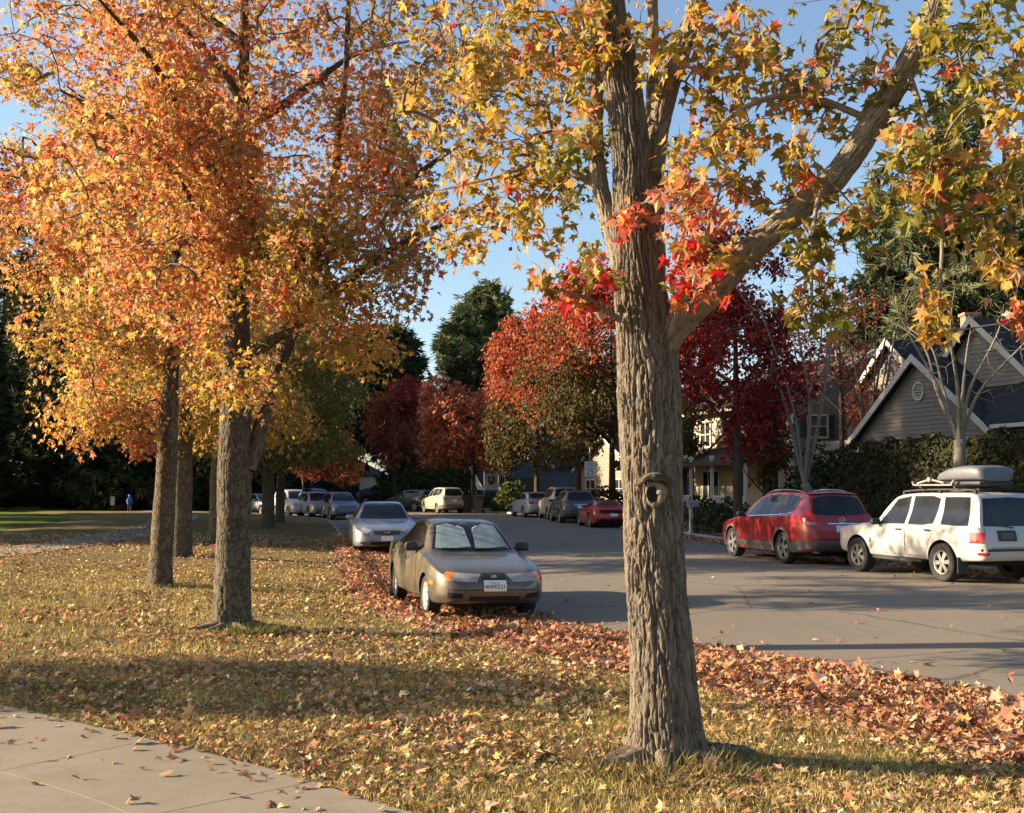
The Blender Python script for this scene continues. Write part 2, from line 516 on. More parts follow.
# concrete path: right edge line, 2.1 m wide, in slabs with joints
PE = catmull([(3.7, 2.3), (1.5, 4.0), (-.50, 5.68), (-1.45, 6.62), (-2.58, 7.50), (-3.85, 8.45), (-6.2, 10.5), (-9.0, 13.4), (-11.4, 18), (-12.4, 25), (-12.2, 32), (-13.2, 42),
              (-15.8, 55), (-19.5, 68), (-26, 82), (-38, 96)], .25)
PN = normals2(PE)
def path_z(x, y): return ground_info(x, y)[0] + .022
pv, pf = [], []
n_slab = 6
sl_mb_v, sl_mb_f = [], []
def slab(i0, i1, o0, o1):
    g = .004
    L = np.arange(i0, i1 + 1)
    rows = []
    for o in np.linspace(o0 + g, o1 - g, 3):
        q = PE[L] + PN[L] * o
        d0 = (PE[i0 + 1] - PE[i0]); d0 /= np.linalg.norm(d0)
        q = q.copy(); q[0] += d0 * g; q[-1] -= d0 * g
        rows.append(q)
    q = np.array(rows)
    z = path_z(q[..., 0].ravel(), q[..., 1].ravel()).reshape(q.shape[:2])
    b = sum(len(v) for v in sl_mb_v)
    V = np.concatenate([q, z[..., None]], 2).reshape(-1, 3)
    n, m = q.shape[:2]
    F = grid_faces(n, m)[:, ::-1]
    # skirt
    ring = np.concatenate([np.arange(m), np.arange(1, n) * m + m - 1, (n - 1) * m + np.arange(m - 2, -1, -1), np.arange(n - 2, 0, -1) * m])
    W = V[ring].copy(); W[:, 2] -= .05
    c = .004
    k = len(ring); a = ring; bq = len(V) + np.arange(k)
    S_ = np.stack([a, np.roll(a, -1), np.roll(bq, -1), bq], 1)
    sl_mb_v.append(np.vstack([V, W])); sl_mb_f.append(np.vstack([F, S_]) + b)
i = 0
while i + 6 < len(PE):
    slab(i, i + 6, 0.0, 1.03); slab(i, i + 6, 1.03, 2.06)
    i += 6
tag(link('footpath', np_mesh('footpath', np.vstack(sl_mb_v), np.vstack(sl_mb_f)), M_CONC), kind='structure')
strip('footpath_bed', PE, PN, [-.03, 1.03, 2.09], lambda x, y, o: path_z(x, y) - .016, M_DIRT)
# far kerb footway and a driveway apron
strip('far_footpath', KR[30:], -NR[30:], [1.6, 2.2, 3.0], lambda x, y, o: zright(x, y, o) + .02, M_CONC, True)
# ------------------------------------------------------------------ leaf templates
def star_template(detail=True):
    ang = np.radians([90, 90 - 58, 90 + 58, 90 - 118, 90 + 118])
    pts = [(0, -.12)]
    order = [(-122, .66), (-90, .44), (-60, .92), (-31, .50), (0, 1.05), (31, .50), (60, .92), (90, .44), (122, .66)]
    for a, r in order:
        t = math.radians(90 + a); pts.append((r * math.cos(t), .12 + r * math.sin(t)))
    pts = np.array(pts)
    V = np.vstack([[0, .12], pts])
    n = len(pts)
    F = [(0, 1 + k, 1 + (k + 1) % n) for k in range(n)]
    r = np.linalg.norm(V - [0, .12], axis=1)
    z = -.22 * r ** 2 + .10 * np.abs(V[:, 0])
    V = np.column_stack([V, z])
    if detail:   # petiole
        b = len(V)
        V = np.vstack([V, [[-.025, -.1, 0], [.025, -.1, 0], [0, -.95, .12]]])
        F.append((b, b + 1, b + 2))
    return V, np.array(F)
STAR = star_template(True)
STAR_LIT = star_template(False)
_q = np.array([[0, -.6, 0], [.55, .05, -.10], [0, .95, -.22], [-.55, .05, -.10], [0, .1, .06]])
QUAD = (_q, np.array([(0, 1, 4), (1, 2, 4), (2, 3, 4), (3, 0, 4)]))
TRI2 = (np.array([[0, -.8, 0], [.6, 0, .12], [0, .9, 0], [-.6, 0, .12]]), np.array([(0, 1, 2), (0, 2, 3)]))
# a tuft: five narrow blades fanned out, for conifers
def tuft_template():
    V, F = [], []
    for k, (a, e) in enumerate([(-50, .1), (-24, -.15), (0, .2), (26, -.1), (52, .12)]):
        t = math.radians(90 + a); d = np.array([math.cos(t), math.sin(t), e]); s = np.array([-d[1], d[0], 0]) * .11
        b = len(V); V += [-.15 * d, .45 * d + s, d, .45 * d - s]; F += [(b, b + 1, b + 2), (b, b + 2, b + 3)]
    return np.array(V), np.array(F)
TUFT = tuft_template()

def unit(a): return a / np.maximum(np.linalg.norm(a, axis=1), 1e-9)[:, None]

def leaf_cloud(name, pos, nrm, tip, size, col, tmpl, mat, parent=None, origin=(0, 0, 0)):
    T, F = tmpl
    n = len(pos)
    nrm = unit(nrm); tip = unit(tip - nrm * (tip * nrm).sum(1)[:, None]); side = np.cross(tip, nrm)
    size = np.broadcast_to(np.asarray(size, float), (n,))
    bend = 1.2 + rng.normal(0, 1.1, n)
    fold = rng.normal(.12, .28, n); ax = np.exp(rng.normal(-.08, .16, n)); ay = np.exp(rng.normal(0, .12, n)); sk = rng.normal(0, .16, n)
    Tx = T[None, :, 0] * ax[:, None] + T[None, :, 1] * sk[:, None]; Ty = T[None, :, 1] * ay[:, None] + T[None, :, 0] * rng.normal(0, .08, n)[:, None]
    Tz = T[None, :, 2] * bend[:, None] + np.abs(T[None, :, 0]) * fold[:, None] + T[None, :, 0] * T[None, :, 1] * rng.normal(0, .25, n)[:, None]
    V = (side[:, None] * Tx[..., None] + tip[:, None] * Ty[..., None] + nrm[:, None] * Tz[..., None]) * size[:, None, None] + (pos - np.asarray(origin))[:, None]
    FF = F[None] + (np.arange(n) * len(T))[:, None, None]
    C = np.repeat(col, len(T), axis=0)
    me = np_mesh(name, V.reshape(-1, 3), FF.reshape(-1, F.shape[1]), False, {'col': C})
    return link(name, me, mat, parent)

def m_leaf(name, trans=.45, rough=.5, spec=.35):
    t = NT(name)
    c = t.attr('col')
    g = t.noise(t.geo(), 28, 3, .6)
    c = t.mix(t.ramp(g, [(.35, (.22, .22, .22)), (.65, (0, 0, 0))]), c, (.10, .05, .015))
    b = t.bsdf(c, rough, None, Specular_IOR_Level=spec)
    tr = t.n('ShaderNodeBsdfTranslucent')
    hs = t.n('ShaderNodeHueSaturation'); hs.inputs['Saturation'].default_value = 1.05; hs.inputs['Value'].default_value = 1.15
    t.l(c, hs.inputs['Color']); t.l(hs.outputs['Color'], tr.inputs['Color'])
    mx = t.n('ShaderNodeMixShader'); mx.inputs[0].default_value = trans
    t.l(b, mx.inputs[1]); t.l(tr.outputs[0], mx.inputs[2])
    return t.done(mx.outputs[0])
M_LEAF = m_leaf('autumn_leaf', .52)
M_NEEDLE = m_leaf('needle_spray', .12, .6, .2)
M_LITTER = m_leaf('fallen_leaf', .12, .9, .06)

def m_bark(name, c0, c1, c2, lichen=.5, zs=.16, sc=26, bump=1.0, dist=.02):
    """furrowed bark in coordinates wrapped round the limb"""
    t = NT(name); p = t.attr('bark', 'Vector')
    w_ = t.n('ShaderNodeTexNoise'); w_.inputs['Scale'].default_value = 5; w_.inputs['Detail'].default_value = 4; t.l(p, w_.inputs['Vector'])
    q = t.mix(.055, p, w_.outputs['Color'], 'LINEAR_LIGHT')
    q = t.mapping(q, (1, 1, zs))
    na = t.noise(q, sc, 3, .55)
    rd = t.math('ABSOLUTE', t.math('SUBTRACT', na, .5))
    fur = t.ramp(rd, [(.0, (0, 0, 0)), (.07, (1, 1, 1))])
    fine = t.noise(t.mapping(p, (1, 1, .35)), 120, 5, .75)
    c = t.ramp(t.noise(p, 7, 6, .65), [(.3, c0), (.7, c1)])
    c = t.mix(t.math('MULTIPLY', fine, .6), c, c2)
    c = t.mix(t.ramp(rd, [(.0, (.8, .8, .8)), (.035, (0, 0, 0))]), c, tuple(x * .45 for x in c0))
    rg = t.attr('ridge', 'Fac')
    c = t.mix(t.ramp(rg, [(.05, (.62, .62, .62)), (.6, (0, 0, 0))]), c, tuple(x * .42 for x in c0))  # furrow floors darkened in colour: darker bark plus painted crevice shade
    if lichen:
        l = t.noise(p, 3.1, 7, .72)
        c = t.mix(t.math('MULTIPLY', t.ramp(l, [(.54, (0, 0, 0)), (.62, (1, 1, 1))]), lichen), c, (.125, .125, .078))
        l2 = t.noise(t.mapping(p, (1, 1, 1), (9, 3, 2)), 9, 4, .7)
        c = t.mix(t.math('MULTIPLY', t.ramp(l2, [(.66, (0, 0, 0)), (.72, (1, 1, 1))]), lichen), c, (.20, .19, .15))
    h = t.math('ADD', fur, t.math('MULTIPLY', fine, .45))
    return t.done(t.bsdf(c, .92, t.bump(h, bump, dist), Specular_IOR_Level=.2))
M_BARK = m_bark('furrowed_bark', (.085, .062, .040), (.13, .098, .064), (.19, .15, .10), .25)
M_BARK_L = m_bark('mottled_bark', (.075, .06, .04), (.12, .098, .065), (.17, .14, .098), .55)
M_TWIG = simple('twig_bark', (.15, .11, .075), .9, .3, 9, .4)
M_BARK_LIMB = m_bark('limb_bark', (.16, .125, .085), (.22, .18, .125), (.29, .24, .175), .25, .2, 30, .5, .008)  # paler than the trunk: younger bark, with sunlight put into the colour
M_GREYBARK = m_bark('pale_smooth_bark', (.15, .13, .10), (.20, .178, .14), (.25, .22, .175), .3, .3, 18, .4, .008)
M_DARKBARK = m_bark('dark_bark', (.06, .042, .03), (.10, .07, .05), (.13, .10, .075), .15)

def resample(P, r, step):
    P = np.asarray(P, float); r = np.asarray(r, float)
    Q = catmull(P, step) if len(P) > 2 else np.linspace(P[0], P[1], max(2, int(np.linalg.norm(P[1] - P[0]) / step) + 1))
    # radius by nearest control parameter
    aP = np.concatenate([[0], np.cumsum(np.linalg.norm(np.diff(P, axis=0), axis=1))])
    aQ = np.concatenate([[0], np.cumsum(np.linalg.norm(np.diff(Q, axis=0), axis=1))])
    return Q, np.interp(aQ / aQ[-1], aP / aP[-1], r)

def frames(Q):
    T = np.gradient(Q, axis=0); T /= np.linalg.norm(T, axis=1)[:, None]
    ref = np.array([1.0, 0, 0]) if abs(T[0][0]) < .9 else np.array([0, 1.0, 0])
    U = np.empty_like(T); u = ref - T[0] * ref.dot(T[0]); u /= np.linalg.norm(u)
    for k in range(len(T)):
        u = u - T[k] * u.dot(T[k]); u /= np.linalg.norm(u); U[k] = u
    return T, U, np.cross(T, U)

def tube(Q, r, nseg, furrow=0.0, flare=0.0, lumps=0.0, seed=0.0, base_len=.6, fscale=1.0):
    """returns V, F, bark coords of a capped tube with furrow relief"""
    Q = np.asarray(Q); T, U, W = frames(Q)
    L = np.concatenate([[0], np.cumsum(np.linalg.norm(np.diff(Q, axis=0), axis=1))])
    th = np.arange(nseg) * 2 * math.pi / nseg
    Rr = np.repeat(np.asarray(r)[:, None], nseg, 1).astype(float)
    ct, st = np.cos(th), np.sin(th)
    rm = max(float(np.median(r)), 1e-4)
    bc = np.stack([np.broadcast_to(ct * rm, Rr.shape), np.broadcast_to(st * rm, Rr.shape), np.broadcast_to(L[:, None], Rr.shape)], 2).reshape(-1, 3)
    disp = np.zeros(Rr.size)
    if lumps: disp += lumps * fbm(bc * np.array([2.2, 2.2, 1.3]) + seed, 2)
    if flare:
        fl = np.exp(-np.repeat(L, nseg) / base_len * 3.2)
        lob = .55 + .45 * np.sin(np.tile(th, len(L)) * 5 + seed) + .4 * np.sin(np.tile(th, len(L)) * 3 + 1.3 * seed)
        disp += flare * fl * (.45 + .55 * lob)
    if furrow:
        k = fscale
        warp = fbm(bc * np.array([9, 9, 4.0]) * k + seed, 2)[:, None] * np.array([.035, .035, .0]) / k
        b2 = bc + warp
        a = pnoise(b2 * np.array([20, 20, 1.7]) * k + seed * 2)
        b_ = pnoise(b2 * np.array([33, 33, 4.2]) * k + 9 + seed)
        ridge = sstep(.0, .20, np.abs(a)) * .75 + sstep(0, .22, np.abs(b_)) * .4
        disp += furrow * (ridge - .8) + furrow * .22 * pnoise(bc * np.array([70, 70, 30]) * k)
    tube.rel = np.clip(ridge if furrow else np.ones(Rr.size), 0, 1.2)
    Rr = Rr + disp.reshape(Rr.shape)
    V = Q[:, None] + (U[:, None] * ct[None, :, None] + W[:, None] * st[None, :, None]) * Rr[..., None]
    m = len(Q)
    i = np.arange(m - 1)[:, None] * nseg + np.arange(nseg)[None]
    j = np.arange(m - 1)[:, None] * nseg + (np.arange(nseg)[None] + 1) % nseg
    F = np.stack([i, j, j + nseg, i + nseg], 2).reshape(-1, 4)
    V = V.reshape(-1, 3)
    # tip cap
    V = np.vstack([V, Q[-1] + T[-1] * r[-1] * .5]); bc = np.vstack([bc, bc[-1]]); bc = np.column_stack([bc, np.append(tube.rel, 1)])
    c = len(V) - 1; b0 = (m - 1) * nseg
    C = np.stack([b0 + np.arange(nseg), b0 + (np.arange(nseg) + 1) % nseg, np.full(nseg, c)], 1)
    return V, F, C, bc

def tubes_object(name, parts, mat, parent, origin):
    Vs, Fs, Cs, Bs = [], [], [], []; b = 0
    for (V, F, C, B) in parts:
        Vs.append(V); Fs.append(F + b); Cs.append(C + b); Bs.append(B); b += len(V)
    me = np_mesh(name, np.vstack(Vs) - np.asarray(origin), [np.vstack(Fs), np.vstack(Cs)], True, {'bark': np.vstack(Bs)[:, :3], 'ridge': np.vstack(Bs)[:, 3]})
    return link(name, me, mat, parent)

# ------------------------------------------------------------------ twigs and leaves
def make_branches(nodes, nrad, targets, seed=0, droop=.12, bend=.12, r0=.0045, pw=.46, step=.25, rmaxf=.6):
    """attach each target to the nearest wood; returns list of (points, radii) and the twig end directions"""
    rs = np.random.default_rng(seed)
    N = [np.asarray(nodes, float)]
    X = np.asarray(nodes, float); RAD = np.asarray(nrad, float)
    d0 = np.array([np.min(((X - t) ** 2).sum(1)) for t in targets])
    order = np.argsort(d0)
    cap = len(X) + len(targets) * 14
    P = np.zeros((cap, 3)); P[:len(X)] = X; cnt = np.zeros(cap); par = np.full(cap, -1, int); n = len(X); nb = n
    twigs = []
    for t in order:
        tg = targets[t]
        dv = P[:n] - tg
        # prefer wood that is lower than and inside of the target
        d = np.sqrt((dv ** 2).sum(1)) + .35 * np.maximum(0, dv[:, 2])
        k = int(d.argmin()); a = P[k]
        v = tg - a; L = np.linalg.norm(v)
        m = max(3, min(13, int(L / step) + 2))
        s = np.linspace(0, 1, m)[1:, None]
        mid = np.array([0, 0, 1.0]) * L * droop + rs.normal(0, bend, 3) * L
        pts = a + v * s + mid * (4 * s * (1 - s)) * .8 + rs.normal(0, .012 * min(L, 1), (m - 1, 3))
        ids = [k]; p = k
        for q in pts:
            P[n] = q; par[n] = p; p = n; ids.append(n); n += 1
        twigs.append((ids, t))
        q = p
        while q >= nb:
            cnt[q] += 1; q = par[q]
    rad = r0 * np.maximum(cnt, 1) ** pw
    out, ends = [], {}
    for ids, t in twigs:
        r = rad[ids].copy()
        r[0] = min(rad[ids[1]] * 1.15, RAD[ids[0]] * rmaxf if ids[0] < nb else rad[ids[0]])
        r[1:] = np.minimum(r[1:], max(r[0], r0))
        r[-1] *= .6
        out.append((P[ids], r)); ends[t] = (P[ids[-1]], P[ids])
    return out, ends

def tiny_tubes(name, twigs, mat, parent, origin, ns=4):
    Vs, Fs, b = [], [], 0
    th = np.arange(ns) * 2 * math.pi / ns
    for P, r in twigs:
        T, U, W = frames(P)
        k = ns if r.max() < .02 else 7
        th = np.arange(k) * 2 * math.pi / k
        V = P[:, None] + (U[:, None] * np.cos(th)[None, :, None] + W[:, None] * np.sin(th)[None, :, None]) * r[:, None, None]
        m = len(P)
        i = np.arange(m - 1)[:, None] * k + np.arange(k)[None]; j = np.arange(m - 1)[:, None] * k + (np.arange(k)[None] + 1) % k
        Fs.append(np.stack([i, j, j + k, i + k], 2).reshape(-1, 4) + b); Vs.append(V.reshape(-1, 3)); b += m * k
    me = np_mesh(name, np.vstack(Vs) - np.asarray(origin), np.vstack(Fs), True)
    return link(name, me, mat, parent)

PAL = {
    'gold':   [(.46, .28, .055), (.50, .33, .08), (.38, .27, .055), (.30, .24, .05), (.52, .24, .09), (.24, .21, .045), (.50, .30, .14)],
    'olive':  [(.28, .23, .04), (.20, .19, .035), (.36, .27, .05), (.15, .16, .03), (.42, .28, .07), (.25, .22, .05)],
    'orange': [(.62, .30, .09), (.60, .36, .12), (.62, .25, .09), (.58, .40, .15), (.58, .21, .09), (.54, .33, .11), (.50, .28, .10), (.40, .34, .09)],
    'ochre':  [(.48, .31, .085), (.44, .31, .095), (.50, .27, .08), (.38, .29, .08), (.34, .25, .075), (.54, .37, .11)],
    'coral':  [(.58, .17, .09), (.58, .24, .13), (.60, .30, .16), (.50, .09, .06), (.62, .38, .24), (.52, .26, .07)],
    'red':    [(.50, .035, .03), (.42, .025, .03), (.55, .09, .035), (.58, .18, .05), (.30, .03, .03)],
    'crimson': [(.28, .022, .028), (.21, .018, .026), (.36, .028, .030), (.15, .014, .02), (.30, .05, .04)],
    'rust':   [(.40, .10, .045), (.33, .07, .04), (.44, .14, .055), (.25, .055, .03), (.40, .17, .06)],
    'russet': [(.50, .16, .075), (.44, .11, .055), (.54, .21, .09), (.34, .08, .04), (.50, .24, .09)],
    'hedge': [(.026, .034, .013), (.034, .042, .016), (.046, .050, .020), (.020, .026, .010)],
    'rustgreen': [(.07, .075, .02), (.10, .085, .022), (.055, .06, .018), (.16, .075, .025), (.09, .075, .02)],
    'green':  [(.055, .085, .018), (.075, .105, .022), (.095, .11, .03), (.045, .065, .015)],
    'dgreen': [(.028, .042, .014), (.036, .055, .018), (.05, .068, .024), (.022, .034, .012)],
    'pine':   [(.09, .115, .045), (.12, .14, .055), (.065, .09, .036), (.15, .165, .07)],
    'yolive': [(.24, .20, .04), (.17, .16, .035), (.32, .25, .05), (.12, .12, .03), (.36, .24, .05)],
    'litter': [(.46, .31, .15), (.40, .25, .12), (.52, .38, .21), (.34, .18, .09), (.48, .27, .11), (.28, .18, .10), (.50, .38, .22), (.22, .13, .075)],
    'gutter': [(.42, .22, .125), (.36, .17, .10), (.47, .29, .175), (.29, .125, .065), (.45, .24, .11), (.52, .36, .21), (.21, .105, .06)],
}
def pick(pal, n, rs, jit=.16):
    A = np.array(PAL[pal])
    w_ = np.linspace(1.4, .6, len(A)); w_ /= w_.sum()
    c = A[rs.choice(len(A), n, p=w_)]
    return np.clip(c * np.exp(rs.normal(0, jit, (n, 1))) * np.exp(rs.normal(0, jit * .4, (n, 3))), .004, .8)

def lobe_targets(lobes, n, seed, hollow=.45, gap=.18, gscale=.7):
    rs = np.random.default_rng(seed)
    wts = np.array([l[2] for l in lobes], float); wts /= wts.sum()
    T, Pn = [], []
    for l, wt in zip(lobes, wts):
        k = int(round(n * wt)); got = 0; tries = 0
        while got < k and tries < 40:
            q = rs.normal(size=(k * 2, 3)); q /= np.linalg.norm(q, axis=1)[:, None]
            q *= (hollow + (1 - hollow) * rs.random((k * 2, 1)) ** .6)
            q = np.array(l[0]) + q * np.array(l[1])
            q = q[fbm(q * gscale + seed, 2) > -gap][:k - got]
            T.append(q); Pn += [l[3]] * len(q); got += len(q); tries += 1
    return np.vstack(T), Pn

def leaf_sprays(targets, pals, ends, per, size, seed, rc=.22, zmin=None, down=.55, mixp=None, along=.65, field=None):
    rs = np.random.default_rng(seed)
    if field:
        f = fbm(targets * .42 + seed, 2) + rs.normal(0, .10, len(targets))
        pals = [field[0] if q > .33 else (field[1] if q < -.18 else p) for p, q in zip(pals, f)]
    pos, nrm, tip, col = [], [], [], []
    for k, tg in enumerate(targets):
        e, path = ends[k]
        m = max(1, int(rs.poisson(per)))
        # along the last part of the twig
        seg = path[-max(2, int(len(path) * along)):]
        f = rs.random(m) ** .7 * (len(seg) - 1); i = np.minimum(f.astype(int), len(seg) - 2); fr = (f - i)[:, None]
        p = seg[i] * (1 - fr) + seg[i + 1] * fr
        off = rs.normal(0, 1, (m, 3)); off /= np.linalg.norm(off, axis=1)[:, None]
        p = p + off * rc * rs.random((m, 1)) ** .5 + np.array([0, 0, -.25]) * rc
        d = off + np.array([0, 0, -down * 2.0]) + rs.normal(0, .35, (m, 3))
        nn = rs.normal(0, 1, (m, 3)) + np.array([-.25, -.3, .75])
        pos.append(p); tip.append(d); nrm.append(nn)
        pal = pals[k]
        if mixp and rs.random() < mixp[1]: pal = mixp[0]
        tone = np.exp(rs.normal(0, .12))
        col.append(pick(pal, m, rs) * tone)
    pos = np.vstack(pos); nrm = np.vstack(nrm); tip = np.vstack(tip); col = np.vstack(col)
    sz = size * np.exp(rs.normal(0, .22, len(pos)))
    return pos, nrm, tip, sz, col

def limb_nodes(limbs, zmin):
    Q, Rr = [], []
    for P, r in limbs:
        q, rr = resample(P, r, .18); k = q[:, 2] > zmin
        Q.append(q[k]); Rr.append(rr[k])
    return np.vstack(Q), np.concatenate(Rr)

def tree(name, label, cat, group, base, limbs, lobes, n_cl, per, size, seed, bark=None, tmpl=STAR, leafmat=None, nseg=24, furrow=0.0, flare=.05,
         lumps=.02, zmin=2.0, hollow=.4, gap=.18, gscale=.7, rc=.22, droop=.12, down=.55, step=.06, mixp=None, r0=.0045, crown=True, keep=None, fscale=1.0, field=None):
    base = np.asarray(base, float)
    root = tag(empty(name, base), label, cat, group)
    parts = []
    for k, (P, r) in enumerate(limbs):
        main = k == 0
        q, rr = resample(P, r, step if main else step * 1.6)
        parts.append(tube(q, rr, nseg if main else max(8, int(nseg * .6)), furrow if (main or r[0] > .05) else 0, flare if main else 0, lumps * (1 if main else .5), seed + k * 3.1, fscale=fscale))
    tubes_object('trunk', parts[:1], bark or M_BARK, root, base)
    if len(parts) > 1: tubes_object('limb', parts[1:], bark or M_BARK, root, base)
    nodes, nr = limb_nodes(limbs, zmin)
    T, pals = lobe_targets(lobes, n_cl, seed, hollow, gap, gscale)
    if keep is not None:
        m = keep(T); T = T[m]; pals = [p for p, q in zip(pals, m) if q]
    tw, ends = make_branches(nodes, nr, T, seed, droop, r0=r0)
    tiny_tubes('branches', tw, M_TWIG if bark is not M_GREYBARK else M_GREYBARK, root, base)
    if crown:
        pos, nrm, tip, sz, col = leaf_sprays(T, pals, ends, per, size, seed + 1, rc, down=down, mixp=mixp, field=field)
        leaf_cloud('crown', pos, nrm, tip, sz, col, tmpl, leafmat or M_LEAF, root, base)
    return root, T, ends
def v3(px, py, Y): return tuple(at(px, py, Y))
def ring_lobe(px, py, Y, wpx, hpx, dep, wt, pal):
    """ellipsoid lobe: centre seen at a pixel, half sizes in pixels at that distance"""
    k = Y / FPX
    return (v3(px, py, Y), (wpx * k, dep, hpx * k), wt, pal)

# ================================================================== the big near tree
YB = 7.1
b1 = Vector((xat(666, YB), YB, gz(xat(666, YB), YB)))
def rw(px, Y=YB): return px / 2 * Y / FPX
zb = b1.z
trunk = [((b1.x, YB, zb - .15), rw(80)), (v3(666, 745, YB), rw(75)), (v3(664, 700, YB), rw(69)), (v3(660, 640, YB), rw(64)), (v3(656, 590, YB), rw(61)),
         (v3(653, 520, YB), rw(60)), (v3(651, 450, YB), rw(62)), (v3(649, 390, YB), rw(66)), (v3(645, 330, YB), rw(60)), (v3(638, 270, YB), rw(52)), (v3(634, 220, YB), rw(46)),
         (v3(632, 165, YB), rw(40)), (v3(626, 110, YB), rw(38)), (v3(619, 65, YB), rw(38)), (v3(611, 20, YB), rw(32)), (v3(606, -60, YB), rw(27)),
         (v3(612, -200, YB + .1), rw(20)), (v3(618, -400, YB + .1), rw(10)), (v3(622, -560, YB + .1), rw(4))]
limb_r = [(v3(652, 385, YB), rw(26)), (v3(664, 345, YB - .05), rw(31)), (v3(685, 314, YB - .08), rw(34)), (v3(707, 294, YB - .10), rw(33)), (v3(748, 252, YB - .18), rw(28)), (v3(792, 214, YB - .27), rw(28)), (v3(835, 177, YB - .35), rw(27)),
          (v3(872, 124, YB - .42), rw(26)), (v3(906, 68, YB - .5), rw(23)), (v3(937, 0, YB - .55), rw(21)), (v3(975, -120, YB - .6), rw(15)), (v3(1000, -300, YB - .6), rw(6))]
stem_r = [(v3(652, 310, YB + .04), rw(28)), (v3(652, 235, YB + .10), rw(26)), (v3(652, 183, YB + .14), rw(24)), (v3(656, 140, YB + .18), rw(23)), (v3(664, 101, YB + .2), rw(22)), (v3(679, 55, YB + .2), rw(20)), (v3(690, 24, YB + .2), rw(19)), (v3(697, 0, YB + .2), rw(18)), (v3(716, -140, YB + .2), rw(13)), (v3(740, -330, YB + .3), rw(5))]
stem_m = [(v3(646, 250, YB + .20), rw(15)), (v3(650, 150, YB + .36), rw(13)), (v3(653, 60, YB + .45), rw(12)), (v3(652, -40, YB + .5), rw(9)), (v3(650, -250, YB + .7), rw(4))]
stem_l = [(v3(630, 290, YB + .06), rw(24)), (v3(610, 225, YB + .13), rw(18)), (v3(599, 180, YB + .2), rw(17)), (v3(595, 130, YB + .25), rw(15)), (v3(597, 70, YB + .3), rw(12)), (v3(588, -30, YB + .4), rw(9)), (v3(560, -180, YB + .6), rw(4))]
side_l = [(v3(606, 190, YB + .2), rw(9)), (v3(570, 172, YB + .3), rw(7)), (v3(540, 163, YB + .45), rw(6)), (v3(490, 178, YB + .7), rw(4)), (v3(440, 190, YB + .9), rw(2.5))]
low_l = [(v3(620, 320, YB - .2), rw(7)), (v3(590, 300, YB - .35), rw(5)), (v3(560, 290, YB - .5), rw(3))]
low_r = [(v3(672, 330, YB - .2), rw(8)), (v3(690, 280, YB - .4), rw(6)), (v3(705, 235, YB - .5), rw(4)), (v3(720, 190, YB - .55), rw(3))]
hang1 = [(v3(906, 66, YB - .5), rw(7)), (v3(930, 140, YB - .8), rw(5)), (v3(942, 220, YB - .95), rw(4)), (v3(938, 320, YB - 1.0), rw(2.4))]
hang2 = [(v3(835, 178, YB - .4), rw(6)), (v3(818, 200, YB - .6), rw(5)), (v3(812, 260, YB - .7), rw(3.5)), (v3(812, 325, YB - .75), rw(2.2))]
hang3 = [(v3(872, 120, YB - .45), rw(7)), (v3(800, 95, YB - .5), rw(6)), (v3(740, 110, YB - .5), rw(5)), (v3(700, 150, YB - .5), rw(3))]
def L_(a): return (np.array([p for p, r in a], float), np.array([r for p, r in a], float))
limbs1 = [L_(x) for x in (trunk, limb_r, stem_r, stem_m, stem_l, side_l, low_l, low_r, hang1, hang2, hang3)]
RL = ring_lobe
lobes1 = [
    RL(540, 55, 7.8, 90, 75, 1.0, 140, 'gold'), RL(515, 165, 7.9, 80, 65, .7, 90, 'gold'), RL(455, 225, 8.2, 50, 60, .6, 40, 'ochre'), RL(440, 90, 8.6, 60, 110, .7, 70, 'ochre'),
    RL(575, 150, 7.3, 35, 70, .5, 52, 'olive'), RL(530, 220, 7.6, 45, 28, .4, 26, 'gold'), RL(590, 30, 7.2, 40, 50, .6, 30, 'gold'),
    RL(660, 40, 6.9, 45, 60, .5, 30, 'gold'), RL(720, 40, 7.0, 60, 55, .6, 42, 'gold'), RL(690, 150, 6.7, 40, 60, .45, 34, 'gold'),
    RL(708, 200, 6.6, 55, 55, .45, 22, 'coral'), RL(710, 195, 6.6, 60, 60, .45, 16, 'gold'), RL(700, 275, 6.5, 36, 48, .3, 11, 'red'), RL(708, 268, 6.5, 42, 52, .32, 12, 'coral'), RL(700, 250, 6.6, 40, 50, .3, 11, 'gold'),
    RL(634, 205, 6.7, 18, 22, .10, 9, 'coral'), RL(578, 285, 6.6, 40, 38, .35, 10, 'red'), RL(568, 275, 6.7, 42, 44, .35, 12, 'coral'), RL(580, 282, 6.7, 46, 42, .35, 14, 'olive'),
    RL(760, 90, 6.9, 70, 60, .7, 60, 'gold'), RL(770, 160, 6.8, 60, 50, .5, 46, 'gold'), RL(850, 60, 6.7, 70, 70, .7, 62, 'olive'),
    RL(815, 290, 6.4, 32, 38, .25, 26, 'olive'), RL(812, 240, 6.5, 24, 40, .25, 16, 'olive'), RL(855, 215, 6.5, 30, 45, .35, 20, 'olive'),
    RL(960, 60, 6.2, 80, 85, .8, 88, 'olive'), RL(925, 170, 6.1, 50, 60, .45, 48, 'olive'), RL(985, 190, 6.1, 50, 60, .5, 46, 'olive'),
    RL(1015, 130, 6.1, 40, 110, .6, 36, 'gold'), RL(935, 300, 6.1, 14, 48, .14, 16, 'gold'), RL(1005, 250, 6.1, 30, 35, .3, 16, 'gold'),
    RL(1030, 320, 6.0, 14, 25, .15, 6, 'red'), RL(620, -90, 7.2, 200, 60, 1.4, 150, 'gold'), RL(880, -90, 6.8, 180, 60, 1.2, 130, 'olive'),
    RL(650, -350, 7.2, 300, 200, 2.2, 230, 'gold'), RL(900, -300, 7.0, 180, 160, 1.6, 110, 'olive')]
tot1 = sum(l[2] for l in lobes1)
